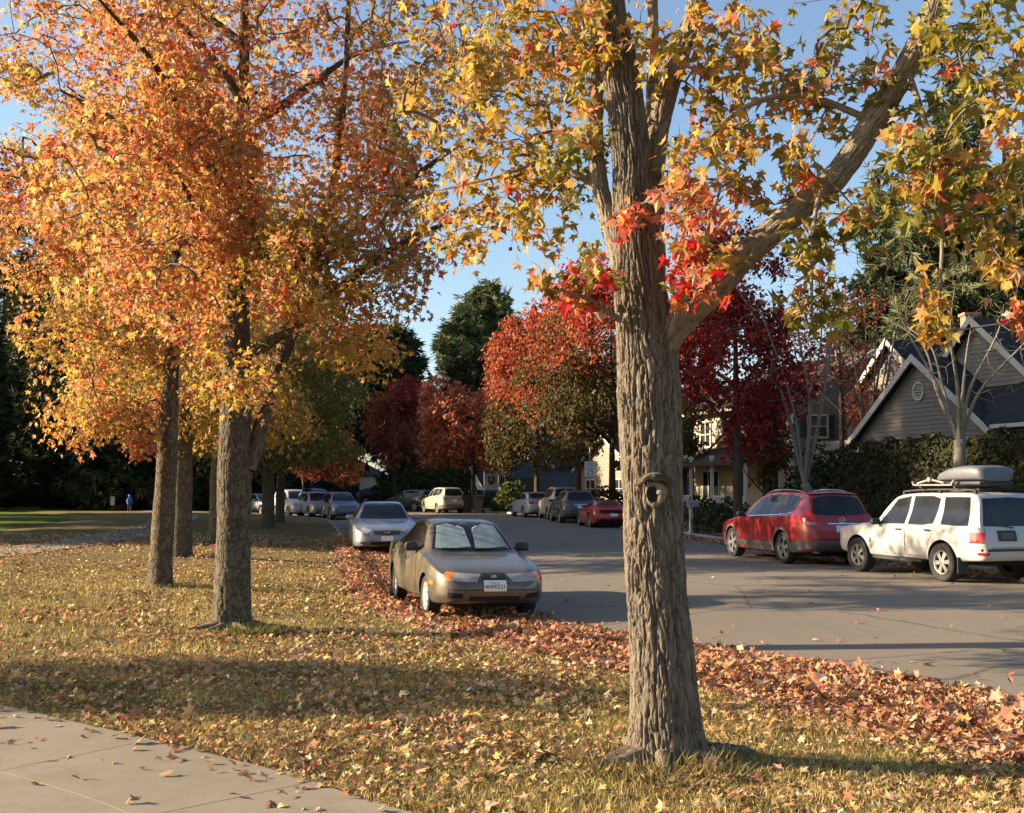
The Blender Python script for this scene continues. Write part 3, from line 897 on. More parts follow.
def add_scar(root, base):
    # healed pruning wound: a raised collar round a dark hole, with a brow of bark above
    c = at(654, 494, YB - rw(62) * 1.05); yc = -1
    def ringtube(rx, rz, rad, dz, n=28, k=10, jit=.004):
        V, F = [], []
        for a in range(n):
            t = 2 * math.pi * a / n
            cx, cz = rx * math.cos(t), rz * math.sin(t) + dz
            for q in range(k):
                p = 2 * math.pi * q / k
                rr = rad * (1 + .62 * math.cos(t - .2) + .20 * math.sin(3 * t + 1) + .12 * math.sin(7 * t) + .08 * math.sin(11 * t))
                V.append((cx + rr * math.cos(p) * math.cos(t), -rr * .9 * math.sin(p), cz + rr * math.cos(p) * math.sin(t)))
        for a in range(n):
            for q in range(k):
                F.append((a * k + q, a * k + (q + 1) % k, ((a + 1) % n) * k + (q + 1) % k, ((a + 1) % n) * k + q))
        return np.array(V), np.array(F)
    off = np.array(c - base)
    V, F = ringtube(.047, .066, .020, 0)
    ir = bmesh
    o = link('branch_scar', np_mesh('branch_scar', V + off + .006 * fbm(V * 45 + 3, 2)[:, None] * np.array([.6, 1, .6]), F, True), M_SCAR, root)
    V2 = []; F2 = []
    n = 24
    V2 = [(-.008, -.001, 0)] + [(-.004 + .05 * math.cos(2 * math.pi * a / n) * .86, -.012, .060 * math.sin(2 * math.pi * a / n)) for a in range(n)]
    F2 = [(0, 1 + a, 1 + (a + 1) % n) for a in range(n)]
    link('hollow', np_mesh('hollow', np.array(V2) + off, np.array(F2), True), M_HOLE, o)
    V3, F3 = [], []
    Q = np.array([(-.10, .02, .055), (-.06, -.02, .092), (0, -.035, .108), (.06, -.03, .098), (.105, .02, .06)]) + off
    q, r_ = resample(Q, [.012, .022, .026, .022, .012], .01)
    V3, F3, C3, B3 = tube(q, r_, 14, .01, seed=4, fscale=2)
    link('bark_brow', np_mesh('bark_brow', V3, [F3, C3], True, {'bark': B3[:, :3], 'ridge': B3[:, 3]}), M_BARK, o)
M_SCAR = simple('healed_wood', (.155, .122, .085), .8, .3, 30, .6)
M_HOLE = simple('dark_hollow', (.012, .010, .008), 1.0, .3, 30)
M_BALL = simple('seed_ball', (.06, .045, .025), .9, .3, 60, 1.0, 200)

def big_tree():
    root = tag(empty('sweetgum_tree', b1), 'large sweetgum in the foreground with furrowed trunk, round branch scar and yellow-olive star leaves', 'tree', 'street trees in autumn leaf along the lawn')
    base = np.array(b1)
    P, r = limbs1[0]
    q, rr = resample(P, r, .012)
    kz = q[:, 2] < 5.6
    rr = rr * .945
    t0 = tube(q[kz], rr[kz], 300, .022, .09, .012, 2.0, .5)
    qh, rh = q[~kz][::6], rr[~kz][::6]
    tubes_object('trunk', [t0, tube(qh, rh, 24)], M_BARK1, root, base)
    parts = []
    for k, (P, r) in enumerate(limbs1[1:]):
        q, rr = resample(P, r * (.92 if k == 0 else 1), .02 if r[0] > .05 else .05)
        big = r[0] > .05
        parts.append(tube(q, rr, 130 if big else 16, (.010, .012, .01, .012)[k] if k < 4 else 0, 0, .014 if big else .003, 5.0 + k * 2.7, fscale=1.4))
        # bark ridges across the limb
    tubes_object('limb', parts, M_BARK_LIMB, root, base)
    add_scar(root, b1)
    nodes, nr = limb_nodes(limbs1[1:], 2.0)
    n2, r2 = limb_nodes(limbs1[:1], 3.6)
    nodes = np.vstack([nodes, n2]); nr = np.concatenate([nr, r2])
    T, pals = lobe_targets(lobes1, int(tot1 * 1.0), 21, .15, .22, 1.6)
    tw, ends = make_branches(nodes, nr, T, 21, .10, .10, r0=.0022, pw=.5, step=.10)
    tiny_tubes('branches', tw, M_TWIG, root, base)
    pos, nrm, tip, sz, col = leaf_sprays(T, pals, ends, 4.6, .055, 22, .11, down=.75, mixp=('coral', .08), along=.5)
    leaf_cloud('crown', pos, nrm, tip, sz, col, STAR, M_LEAF, root, base)
    # hanging seed balls
    rs = np.random.default_rng(8)
    mb = MB(); mb.lathe([(0, -.015), (.008, -.0125), (.0135, -.006), (.015, 0), (.0135, .006), (.008, .0125), (0, .015)], n=10)
    mb.bar((0, 0, .015), (.006, 0, .075), .0016)
    me = mb.mesh('seed_ball', True); me.materials.append(M_BALL)
    vis = [k for k in range(len(T)) if T[k][2] < 5.3 and T[k][2] > 3.6]
    for k in rs.choice(vis, 60, replace=False):
        e = ends[k][0] - base
        o = bpy.data.objects.new('seed_ball', me); COL.objects.link(o); o.parent = root
        o.location = (e[0] + rs.normal(0, .05), e[1] + rs.normal(0, .05), e[2] - .09 - rs.random() * .05)
        o.rotation_euler = (rs.normal(0, .3), rs.normal(0, .3), 0)
    return root
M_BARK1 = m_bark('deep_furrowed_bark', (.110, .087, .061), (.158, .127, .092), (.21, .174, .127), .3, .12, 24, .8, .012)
big_tree()

# ================================================================== the row of orange trees
GR = 'street trees in autumn leaf along the lawn'
def street_tree(px, Y, wpx, label, seed, lobes, n_cl, per, size, top=11.5, bark=None, extra=(), lean=0.0, tmpl=STAR, nseg=150, furrow=.012, fork=3.2, limbs_n=7, mixp=None, rc=.28, name='sweetgum_tree', gap=.14, hollow=.35, flare=.1, spread=2.6, field=None):
    x = xat(px, Y); z = gz(x, Y); r = wpx / 2 * Y / FPX
    rs = np.random.default_rng(seed)
    P = [(x, Y, z - .12), (x, Y, z), (x + lean * .3, Y, z + 1.0), (x + lean * .6, Y, z + 2.2), (x + lean, Y, z + 4), (x + lean * 1.2, Y + .1, z + 6.5), (x + lean * 1.2, Y, z + 9), (x + lean, Y, z + top)]
    rr = [r * 1.12, r * 1.06, r, r * .94, r * .66, r * .34, r * .18, r * .05]
    limbs = [(np.array(P), np.array(rr))]
    for k in range(limbs_n):
        a = k * 2.4 + seed; h = fork + (top - fork - 2.0) * (k / max(1, limbs_n - 1)) ** 1.1
        L = spread * (1 - .55 * k / limbs_n) * (.85 + .3 * rs.random())
        bx = x + lean * min(1.2, h / 4); d = np.array([math.cos(a), math.sin(a), 0])
        p0 = np.array([bx, Y, z + h])
        limbs.append((np.array([p0, p0 + d * L * .35 + [0, 0, .55], p0 + d * L * .75 + [0, 0, 1.25], p0 + d * L * 1.15 + [0, 0, 1.6]]), np.array([r * .42, r * .3, r * .18, r * .06]) * (1 - .4 * k / limbs_n)))
    for e in extra: limbs.append(L_(e))
    return tree(name, label, 'tree', GR, (x, Y, z), limbs, lobes, n_cl, per, size, seed, bark or M_BARK_L, tmpl, None, nseg, furrow, flare, .02, 2.3, hollow, gap, .8, rc, step=.03, mixp=mixp, down=.75, field=field)

def crown_lobes(x, Y, z, w_, pals, low=2.8, top=11.5, r=3.4):
    return [((x, Y, z + low + .7), (r * 1.0, r * 1.0, .9), .8, pals[0]), ((x, Y, z + low + 1.6), (r * .85, r * .85, 1.5), 1.0, pals[0]), ((x, Y, z + low + 3.6), (r, r, 2.0), 1.9, pals[1]), ((x, Y, z + low + 5.8), (r * .85, r * .85, 2.0), 1.2, pals[2]), ((x, Y, z + top - 1.6), (r * .55, r * .55, 1.8), .45, pals[2])]

# second tree of the row (right of the left group)
Y2 = 13.4; x2 = xat(235, Y2); z2 = gz(x2, Y2)
lob2 = [RL(245, 240, Y2 - 1.2, 90, 90, .8, 1.5, 'gold'), RL(235, 90, Y2 - 1.3, 130, 90, .9, 1.4, 'orange'), RL(235, 290, Y2, 130, 70, 2.2, 2.0, 'orange'), RL(330, 270, Y2 - .6, 95, 80, 1.8, 1.7, 'gold'), RL(150, 210, Y2 - .8, 130, 100, 2.0, 2.2, 'orange'),
        RL(250, 140, Y2, 200, 110, 2.6, 3.6, 'orange'), RL(400, 180, Y2, 90, 100, 1.8, 1.7, 'orange'), RL(440, 60, Y2, 85, 90, 2.0, 1.5, 'gold'), RL(250, 20, Y2, 240, 90, 2.8, 3.4, 'orange'), RL(100, 60, Y2, 130, 110, 2.2, 1.9, 'coral'),
        RL(400, 260, Y2 - .6, 40, 50, .9, .45, 'coral'), RL(360, 330, Y2, 45, 55, 1.0, .6, 'gold'), RL(240, 375, Y2 - 1.2, 45, 30, .8, .4, 'gold'),
        RL(240, -100, Y2, 230, 110, 2.8, 1.8, 'orange'), RL(240, -230, Y2, 150, 120, 2.0, .9, 'orange')]
ex2 = [[(v3(248, 470, Y2), rw(15, Y2)), (v3(260, 430, Y2 + .1), rw(15, Y2)), (v3(277, 372, Y2 + .2), rw(14, Y2)), (v3(295, 320, Y2 + .3), rw(12, Y2)), (v3(330, 200, Y2 + .3), rw(10, Y2)), (v3(345, 80, Y2 + .3), rw(6, Y2)), (v3(350, -40, Y2 + .3), rw(3, Y2))],
       [(v3(240, 330, Y2), rw(11, Y2)), (v3(250, 200, Y2 - .2), rw(10, Y2)), (v3(240, 110, Y2 - .4), rw(9, Y2)), (v3(222, 70, Y2 - .5), rw(8, Y2)), (v3(170, 10, Y2 - .5), rw(5, Y2)), (v3(150, -60, Y2 - .5), rw(3, Y2))],
       [(v3(300, 290, Y2 + .2), rw(8, Y2)), (v3(370, 215, Y2), rw(7, Y2)), (v3(430, 165, Y2 - .2), rw(5, Y2)), (v3(500, 120, Y2 - .3), rw(2.5, Y2))],
       [(v3(245, 300, Y2 - .2), rw(8, Y2)), (v3(185, 190, Y2 - .8), rw(6, Y2)), (v3(130, 130, Y2 - 1.2), rw(5, Y2)), (v3(60, 90, Y2 - 1.4), rw(2.5, Y2))]]
street_tree(235, Y2, 34, 'orange sweetgum with mottled lumpy trunk, second nearest to the camera on the lawn', 31, lob2, 2150, 15, .052, extra=ex2, mixp=('coral', .24), rc=.24, furrow=.010, gap=.02, hollow=.25, flare=.10, field=('orange', 'gold'))
# knots on its trunk are limbs cut short
def knot(px, py, Y, r):
    pass

Y3 = 19.1; x3 = xat(163, Y3)
lob3 = [RL(165, 330, Y3 + 3.0, 60, 60, 1.5, 1.0, 'ochre'), RL(30, 230, Y3 - 1.5, 50, 60, 1.6, .9, 'orange'), RL(15, 120, Y3 - 1.5, 50, 80, 1.6, .9, 'orange'), RL(120, 370, Y3 - .5, 80, 60, 1.8, 1.5, 'ochre'), RL(95, 300, Y3, 90, 75, 2.2, 1.9, 'ochre'), RL(170, 300, Y3 - .8, 80, 80, 1.6, 1.3, 'orange'), RL(90, 190, Y3, 110, 90, 2.4, 2.4, 'ochre'), RL(190, 180, Y3, 120, 120, 2.6, 2.0, 'ochre'),
        RL(130, 60, Y3, 160, 100, 2.8, 2.0, 'ochre'), RL(120, -60, Y3, 140, 90, 2.4, 1.0, 'orange'), RL(125, 425, Y3 - 1.0, 42, 22, .8, .3, 'orange'), RL(150, 440, Y3 - 1.0, 24, 8, .5, .1, 'coral'), RL(80, 420, Y3 - .6, 30, 30, .8, .25, 'orange')]
street_tree(163, Y3, 21.5, 'slim straight grey trunk under ochre foliage, leftmost tree trunk standing near the path', 47, lob3, 1750, 14, .058, tmpl=STAR_LIT, nseg=30, furrow=.012, bark=M_BARK, mixp=('coral', .16), rc=.27, lean=.12, fork=4.2, gap=.04, field=('coral', 'ochre'))

Y4 = 27.0
ex4 = [[(v3(184, 450, Y4), rw(9, Y4)), (v3(196, 430, Y4 - .2), rw(8, Y4)), (v3(214, 412, Y4 - .4), rw(7, Y4)), (v3(250, 380, Y4 - .6), rw(5, Y4))]]
x4 = xat(183, Y4)
street_tree(183, Y4, 21, 'sweetgum with slanting low side limb, standing just behind the slim grey trunk', 59, crown_lobes(x4, Y4, gz(x4, Y4), 1, ('gold', 'ochre', 'ochre'), 3.0), 1000, 18, .09, tmpl=QUAD, nseg=20, furrow=0, extra=ex4, rc=.4)
Y5 = 33.0; x5 = xat(218, Y5)
street_tree(218, Y5, 15, 'thin shaded sweetgum partly behind the mottled trunk, with golden crown', 61, crown_lobes(x5, Y5, gz(x5, Y5), 1, ('gold', 'gold', 'ochre'), 3.0), 1000, 18, .095, tmpl=QUAD, nseg=16, furrow=0, rc=.42)
Y6 = 47.0; x6 = xat(268, Y6)
street_tree(269, Y6, 13, 'shaded street tree with yellow-olive crown right of the mottled trunk', 67, crown_lobes(x6, Y6, gz(x6, Y6), 1, ('yolive', 'yolive', 'gold'), 2.6, 11.5, 4.3), 1100, 18, .11, tmpl=QUAD, nseg=14, furrow=0, rc=.5)
Y7 = 53.0; x7 = xat(281, Y7)
street_tree(281, Y7, 9, 'thin dark street tree with olive crown nearest the row of far parked cars', 71, crown_lobes(x7, Y7, gz(x7, Y7), 1, ('yolive', 'yolive', 'yolive'), 3.0, 12.0, 4.2), 1000, 18, .115, tmpl=QUAD, nseg=12, furrow=0, rc=.5)
xs, Ys = -14.2, 9.9
lobs = [((xs, Ys, 3.0), (2.0, 1.5, .9), 1.0, 'orange'), ((xs + .3, Ys + .2, 4.4), (1.9, 1.5, .8), .9, 'ochre')]
street_tree(512 + xs / Ys * FPX, Ys, 30, 'round orange sweetgum standing well left of the frame beside the path', 89, lobs, 420, 15, .066, top=6.0, rc=.3, limbs_n=5, spread=1.3, fork=1.7, tmpl=STAR_LIT)

# ================================================================== trees across the street
def plain_tree(name, label, group, x, Y, top, r, low, pal, seed, n_cl, per, size, trunk_r=.14, tmpl=QUAD, bark=None, forks=5, shape='round', mixp=None, rc=.5, gap=.18, lean=0.0, hollow=.45, lobes=None, fork0=None, leafmat=None):
    z = gz(x, Y); rs = np.random.default_rng(seed)
    h = top - z
    P = [(x, Y, z - .1), (x, Y, z + .05), (x + lean * .3, Y, z + low * .6), (x + lean * .7, Y, z + low), (x + lean, Y, z + (low + h) / 2), (x + lean, Y, z + h * .95)]
    limbs = [(np.array(P), np.array([1.2, 1.1, .95, .8, .45, .08]) * trunk_r)]
    f0 = low * .8 if fork0 is None else fork0
    for k in range(forks):
        a = k * 2.4 + seed; hh = f0 + (h * .55) * k / forks
        d = np.array([math.cos(a), math.sin(a), 0]); p0 = np.array([x + lean * min(1, hh / low), Y, z + hh]); L = r * (.9 - .3 * k / forks)
        limbs.append((np.array([p0, p0 + d * L * .35 + [0, 0, L * .35], p0 + d * L * .75 + [0, 0, L * .8], p0 + d * L + [0, 0, L * 1.3]]), np.array([.5, .36, .2, .06]) * trunk_r * (1 - .3 * k / forks)))
    if lobes is None:
        ml = (low + h) / 2
        pals = pal if isinstance(pal, (list, tuple)) else (pal,) * 4
        if shape == 'round':
            lobes = [((x + lean, Y, z + ml), (r, r, (h - low) * .46), 2.0, pals[0]), ((x + lean, Y, z + low + (h - low) * .28), (r * .92, r * .92, (h - low) * .26), 1.0, pals[1]), ((x + lean, Y, z + h - (h - low) * .2), (r * .55, r * .55, (h - low) * .2), .5, pals[2])]
        else:
            n = 6; lobes = []
            for k in range(n):
                f = (k + .5) / n; rr = r * (1 - f) ** .75 + .25
                lobes.append(((x + lean, Y, z + low + (h - low) * f), (rr, rr, (h - low) / n * .8), rr ** 1.6, pals[min(k // 2, len(pals) - 1)]))
    return tree(name, label, 'tree', group, (x, Y, z), limbs, lobes, n_cl, per, size, seed, bark or M_DARKBARK, tmpl, leafmat, 12, 0, trunk_r * .25, .01, low * .6, hollow, gap, .5, rc, step=.25, mixp=mixp, r0=.006)

GF = 'trees on the far side of the street'
plain_tree('red_leaved_tree', 'deep crimson tree with dark trunk in front of the grey two-storey house', GF, xat(737, 36.5), 36.5, 10.6, 2.3, 3.0, ('crimson', 'crimson', 'red', 'red'), 101, 620, 13, .115, .16, rc=.42, mixp=('red', .12), lobes=[
    RL(728, 250, 36.5, 36, 34, 1.4, .6, 'crimson'), RL(735, 350, 36.5, 62, 75, 2.0, 2.2, 'crimson'), RL(730, 270, 36.5, 45, 55, 1.6, 1.2, 'red'), RL(775, 370, 36, 40, 60, 1.5, .9, 'crimson'), RL(760, 290, 36.5, 30, 50, 1.2, .6, 'crimson'), RL(700, 330, 36.5, 30, 60, 1.3, .7, 'red'), RL(745, 430, 36.5, 25, 26, .9, .35, 'crimson')])
plain_tree('red_leaved_tree', 'small tree with red leaf edge and dark green skirt beside the porch', GF, xat(766, 39), 39, 7.3, 1.2, 1.6, ('green', 'crimson', 'crimson'), 103, 260, 12, .11, .10, rc=.35, mixp=('red', .15), lobes=[
    RL(765, 445, 39, 26, 40, 1.0, 1.0, 'rustgreen'), RL(752, 425, 38.6, 12, 50, .5, .5, 'red'), RL(770, 405, 39, 25, 25, .9, .5, 'crimson')])
plain_tree('bronze_leaved_tree', 'thinly leaved bronze tree behind the bare branches, left of the steep gables', GF, xat(842, 45), 45, 9.6, 3.0, 3.2, 'rust', 105, 420, 6, .10, .13, rc=.45, lobes=[
    RL(835, 335, 45, 62, 50, 2.0, 1.2, 'rust'), RL(868, 395, 44.5, 22, 40, 1.2, .6, 'rust'), RL(805, 350, 45, 40, 50, 1.5, .6, 'rust')])
# the tall mixed mass of street trees left of the big trunk
plain_tree('autumn_street_tree', 'dark green tree turning red on top, beside the speed limit sign', GF, xat(612, 60), 60, 12.6, 4.0, 3.2, ('rustgreen', 'green', 'red'), 107, 820, 14, .16, .2, rc=.6, lobes=[
    RL(602, 390, 60.5, 66, 52, 2.6, 2.2, 'rustgreen'), RL(590, 330, 60, 60, 50, 2.8, 1.1, 'rust'), RL(600, 290, 60, 45, 40, 2.2, .8, 'red'), RL(560, 430, 59, 40, 45, 2.2, .8, 'rustgreen'), RL(640, 390, 60, 50, 80, 2.6, 1.0, 'rustgreen'), RL(690, 440, 58, 28, 50, 1.6, .5, 'rustgreen')])
plain_tree('autumn_street_tree', 'rust and olive tree standing behind the silver saloon across the street', GF, xat(537, 72), 72, 13.4, 4.0, 3.4, ('rust', 'rustgreen', 'red'), 109, 800, 14, .18, .2, rc=.65, lobes=[
    RL(525, 370, 72, 42, 45, 3.0, 1.6, 'rust'), RL(540, 340, 72, 40, 40, 2.6, 1.0, 'rust'), RL(545, 420, 71, 50, 45, 2.8, 1.6, 'rustgreen'), RL(510, 350, 72, 22, 30, 1.6, .5, 'rust'), RL(505, 430, 72, 25, 35, 1.8, .5, 'rustgreen'), RL(555, 325, 71, 30, 25, 1.8, .5, 'red')])
plain_tree('autumn_street_tree', 'sunlit orange-red tree above the tan van at the bend', GF, xat(474, 82), 82, 10.8, 3.4, 2.6, ('rust', 'rust', 'red'), 111, 640, 13, .16, .15, rc=.5, mixp=('coral', .15), lobes=[
    RL(458, 425, 82, 40, 42, 2.6, 1.8, 'russet'), RL(440, 400, 82, 24, 25, 1.6, .6, 'russet'), RL(490, 440, 81.5, 28, 32, 1.6, .6, 'russet'), RL(432, 445, 82, 16, 22, 1.4, .3, 'russet')])
plain_tree('autumn_street_tree', 'dull brown-red tree left of the sunlit one at the bend', GF, xat(395, 92), 92, 10.2, 3.2, 2.6, ('crimson', 'rust', 'rust'), 113, 460, 12, .18, .15, rc=.55, lobes=[
    RL(393, 425, 92, 30, 42, 2.4, 1.4, 'rust'), RL(405, 400, 92, 22, 25, 1.8, .6, 'crimson')])
plain_tree('autumn_street_tree', 'small orange tree by the row of parked cars behind the lawn', GR, xat(304, 72), 72, 7.6, 2.4, 2.2, 'rust', 115, 330, 12, .15, .09, rc=.45, mixp=('coral', .25), lobes=[
    RL(330, 450, 72, 30, 26, 1.8, 1.0, 'russet'), RL(308, 462, 71.5, 18, 16, 1.2, .4, 'russet'), RL(345, 465, 72, 18, 18, 1.2, .4, 'russet')])

plain_tree('autumn_street_tree', 'tall bright red and orange tree between the rust tree and the big trunk', GF, xat(578, 66), 66, 14.4, 4.0, 3.4, ('rust', 'rust', 'red'), 117, 900, 15, .15, .2, rc=.6, mixp=('rustgreen', .38), lobes=[
    RL(575, 345, 66, 48, 48, 3.0, 1.6, 'rust'), RL(590, 300, 66, 38, 36, 2.4, 1.0, 'rust'), RL(555, 385, 65.5, 44, 46, 2.8, 1.3, 'rust'), RL(585, 405, 66, 40, 45, 2.4, 1.2, 'rustgreen')])
plain_tree('autumn_street_tree', 'dark crimson tree behind the big trunk, left of the porch', GF, xat(690, 54), 54, 11.5, 3.0, 3.0, ('crimson', 'rustgreen', 'red'), 119, 560, 14, .14, .16, rc=.55, lobes=[
    RL(690, 340, 54, 42, 60, 2.4, 1.3, 'crimson'), RL(705, 270, 54, 36, 42, 2.0, .8, 'red'), RL(680, 420, 53.5, 22, 40, 1.4, .6, 'rustgreen')])
plain_tree('autumn_street_tree', 'rust-red tree between the sunlit orange-red one and the rust and olive one', GF, xat(506, 86), 86, 13.0, 4, 3.0, ('rustgreen', 'rust', 'rust'), 123, 520, 13, .16, .16, rc=.6, lobes=[
    RL(505, 400, 86, 26, 46, 2.6, 1.2, 'rust'), RL(512, 365, 86, 22, 26, 2.0, .6, 'russet'), RL(500, 445, 85.5, 28, 26, 2.2, .6, 'rustgreen')])
plain_tree('autumn_street_tree', 'olive and red tree filling the gap left of the tan van', GF, xat(428, 100), 100, 11.5, 4, 3.4, ('rustgreen', 'rust', 'rust'), 121, 460, 13, .18, .16, rc=.6, lobes=[
    RL(425, 420, 100, 32, 40, 2.8, 1.2, 'rust'), RL(410, 450, 99, 34, 28, 2.4, .8, 'rustgreen'), RL(500, 450, 98, 36, 28, 2.4, .7, 'rustgreen')])

# dark evergreens far behind
def conifer(name, label, group, x, Y, top, r, low, pal, seed, n_cl, per, size, trunk_r=.35, gap=.25):
    return plain_tree(name, label, group, x, Y, top, r, low, pal, seed, n_cl, per, size, trunk_r, TUFT, None, 0, 'cone', None, .9, gap, 0, .35, None, None, M_NEEDLE)
GE = 'evergreens on the skyline'
def round_pine(label, px, Y, topy, wpx, lowy, pal, seed, n, size, lob):
    x = xat(px, Y)
    top = at(px, topy, Y).z
    return plain_tree('pine_tree', label, GE, x, Y, top, wpx * Y / FPX, 6, pal, seed, n, 12, size, .45, TUFT, None, 6, 'round', None, 1.0, .2, 0, .45, lob, 8, M_NEEDLE)
round_pine('tall rounded pine alone against the sky at the end of the street', 482, 118, 285, 42, 400, 'pine', 131, 620, .75, [
    RL(485, 318, 118, 28, 28, 3.2, 1.1, 'pine'), RL(478, 350, 118, 40, 32, 4.2, 1.8, 'pine'), RL(458, 335, 118, 18, 22, 2.2, .5, 'pine'), RL(505, 345, 118, 16, 28, 2.2, .5, 'pine'), RL(475, 395, 118, 44, 40, 4.5, 1.6, 'dgreen'), RL(488, 295, 118, 16, 14, 2, .3, 'pine')])
round_pine('dark layered conifer left of the tall rounded pine', 395, 108, 322, 26, 430, 'dgreen', 133, 420, .75, [
    RL(397, 340, 108, 14, 14, 2, .5, 'dgreen'), RL(394, 365, 108, 26, 18, 3, .9, 'dgreen'), RL(396, 392, 108, 30, 18, 3.2, 1.0, 'dgreen'), RL(385, 420, 108, 40, 30, 3.5, 1.2, 'dgreen'), RL(365, 350, 108, 20, 30, 2.5, .7, 'dgreen')])
conifer('redwood_tree', 'large dark redwood rising behind the steep gables', GE, xat(960, 62), 62, 26, 5.2, 2.5, ('dgreen', 'pine', 'pine'), 135, 800, 13, .62, .45)
conifer('redwood_tree', 'feathery blue-green redwood left of the steep gables', GE, xat(886, 74), 74, 24, 3.6, 2.5, ('pine', 'dgreen', 'pine'), 137, 520, 12, .6, .4)
conifer('redwood_tree', 'dark redwood at the right edge behind the slate roof', GE, xat(1034, 66), 66, 24, 5.0, 2.5, ('dgreen', 'dgreen', 'pine'), 139, 560, 12, .65, .45)
# low dark belt of broadleaf evergreens closing the end of the street
belt = [(330, 118, 350, 'dgreen', 'broad dark evergreen behind the small orange tree'), (290, 128, 330, 'dgreen', 'dark evergreen mass behind the olive street trees'), (430, 112, 420, 'green', 'green tree beyond the tan van'),
        (520, 100, 395, 'dgreen', 'dark evergreen behind the silver saloon'), (575, 104, 370, 'dgreen', 'dark evergreen behind the speed limit sign'), (650, 100, 370, 'dgreen', 'dark evergreen behind the big trunk'), (705, 96, 380, 'dgreen', 'dark evergreen behind the crimson tree'),
        (765, 96, 370, 'dgreen', 'dark evergreen behind the grey house roof'), (830, 100, 370, 'dgreen', 'dark evergreen between the two houses'), (230, 135, 330, 'dgreen', 'dark evergreen at the back of the lawn')]
for k, (px, Y, ty, pal, lab) in enumerate(belt):
    plain_tree('evergreen_tree', lab, GE, xat(px, Y), Y, at(px, ty, Y).z, 5.4, .8, (pal, pal, pal), 150 + k, 300, 11, .6, .3, TUFT, None, 5, 'round', None, 1.2, .3, 0, .3, None, 2, M_NEEDLE)
# the dark redwoods beyond the lawn
GW = 'dark redwoods beyond the lawn'
woods = [(-36, 92, 27, 6.5, ''), (-28.5, 84, 18, 5.2, ''), (-44, 84, 24, 6, ''), (-23.5, 92, 16, 5, ''), (-49, 97, 27, 7, ''), (-33, 104, 25, 7, ''), (-19.5, 100, 14, 5, ''), (-41, 112, 36, 7.5, ''), (-26, 114, 20, 7, ''), (-55, 118, 36, 8, ''), (-48, 112, 34, 7, ''), (-34, 124, 30, 8, '')]
wl = ['dark redwood near the middle of the grove, left of the blue jacket', 'dark redwood directly behind the child in blue', 'dark redwood at the left edge of the grove, front rank', 'dark redwood behind the slim grey trunk', 'dark redwood at the far left edge, second rank',
      'dark redwood in the rear rank behind the white post', 'dark redwood right of the slim grey trunk', 'tallest dark redwood of the rear rank at left', 'dark redwood of the rear rank seen beside the mottled trunk', 'dark redwood in the last rank at the far left edge', 'dark redwood of the last rank behind the left edge of the grove', 'dark redwood of the last rank above the marker board']
for k, (x, Y, top, r, _) in enumerate(woods):
    conifer('redwood_tree', wl[k], GW, x, Y, top, r, .6, ('dgreen', 'dgreen', 'dgreen'), 170 + k, 900, 14, .6, .5, .5)
# redwoods outside the frame whose shade falls over the street
offf = [(-25.5, 37.5, 18, 4.6, 'lower dark evergreen left of the frame by the path'), (-29, 43.5, 28, 5.8, 'tall dark evergreen left of the frame, second along the path'), (-34, 52, 24, 5.8, 'dark evergreen left of the frame, third along the path'),
        (-38.5, 60.5, 19, 5.2, 'dark evergreen left of the frame, fourth along the path'), (-42, 69, 20, 5, 'dark evergreen at the left edge of the frame before the grove'), (-36, 39.5, 29, 6.5, 'tallest dark evergreen left of the frame, set back from the path')]
for k, (x, Y, top, r, lab) in enumerate(offf):
    plain_tree('evergreen_tree', lab, GW, x, Y, top, r, 2.5, ('dgreen', 'dgreen', 'dgreen'), 190 + k, 620, 14, .5, .4, TUFT, None, 6, 'round', None, 1.1, .22, 0, .3, None, 4, M_NEEDLE)

# ================================================================== bare trees
def bare_tree(label, px, Y, topz, r, seed, tr, lean=0.0, n=260, bark=None, spread=2.0, low=1.4):
    x = xat(px, Y); z = gz(x, Y)
    rs = np.random.default_rng(seed)
    root = tag(empty('bare_tree', (x, Y, z)), label, 'tree', GF)
    limbs = [(np.array([(x, Y, z - .1), (x + lean * .2, Y, z + low * .6), (x + lean * .5, Y, z + low)]), np.array([tr * 1.2, tr, tr * .9]))]
    p0 = np.array([x + lean * .5, Y, z + low - .05])
    for k in range(7):
        a = k * 2.4 + seed * .7; d = np.array([math.cos(a), math.sin(a), 0]); L = topz - z - low
        limbs.append((np.array([p0, p0 + d * spread * .25 + [0, 0, L * .3], p0 + d * spread * .6 + [lean * .3 + rs.normal(0, .15), rs.normal(0, .15), L * .6], p0 + d * spread * .95 + [lean * .5, 0, L * .9 * (.8 + .2 * rs.random())]]), np.array([.40, .27, .15, .04]) * tr * (.6 + .6 * rs.random())))
    tubes_object('trunk', [tube(*resample(P, r_, .12), 12, 0, 0, .008, seed + k) for k, (P, r_) in enumerate(limbs)], bark, root, (x, Y, z))
    nodes, nr = limb_nodes(limbs, z + low)
    T, _ = lobe_targets([((x + lean, Y, z + low + (topz - z - low) * .6), (r, r, (topz - z - low) * .5), 1, 'rust')], n, seed, .4, 1, .5)
    tw, _e = make_branches(nodes, nr, T, seed, -.05, .12, r0=.0045, pw=.42, step=.2)
    tiny_tubes('branches', tw, bark, root, (x, Y, z), 4)
    return root
bare_tree('pale bare tree with upswept branches rising between the hedge and the white car', 958, 25.6, 7.0, 1.9, 201, .15, .1, 210, M_GREYBARK, 1.9, 2.75)
bare_tree('grey bare tree leaning left in front of the grey house window', 818, 35.5, 10.6, 2.9, 203, .17, -.9, 420, M_GREYBARK, 2.4, 1.7)
bare_tree('tall bare tree with a fine mesh of twigs between the two houses', 868, 44, 12.5, 3.2, 205, .16, .2, 480, M_TWIG, 2.6, 2.6)

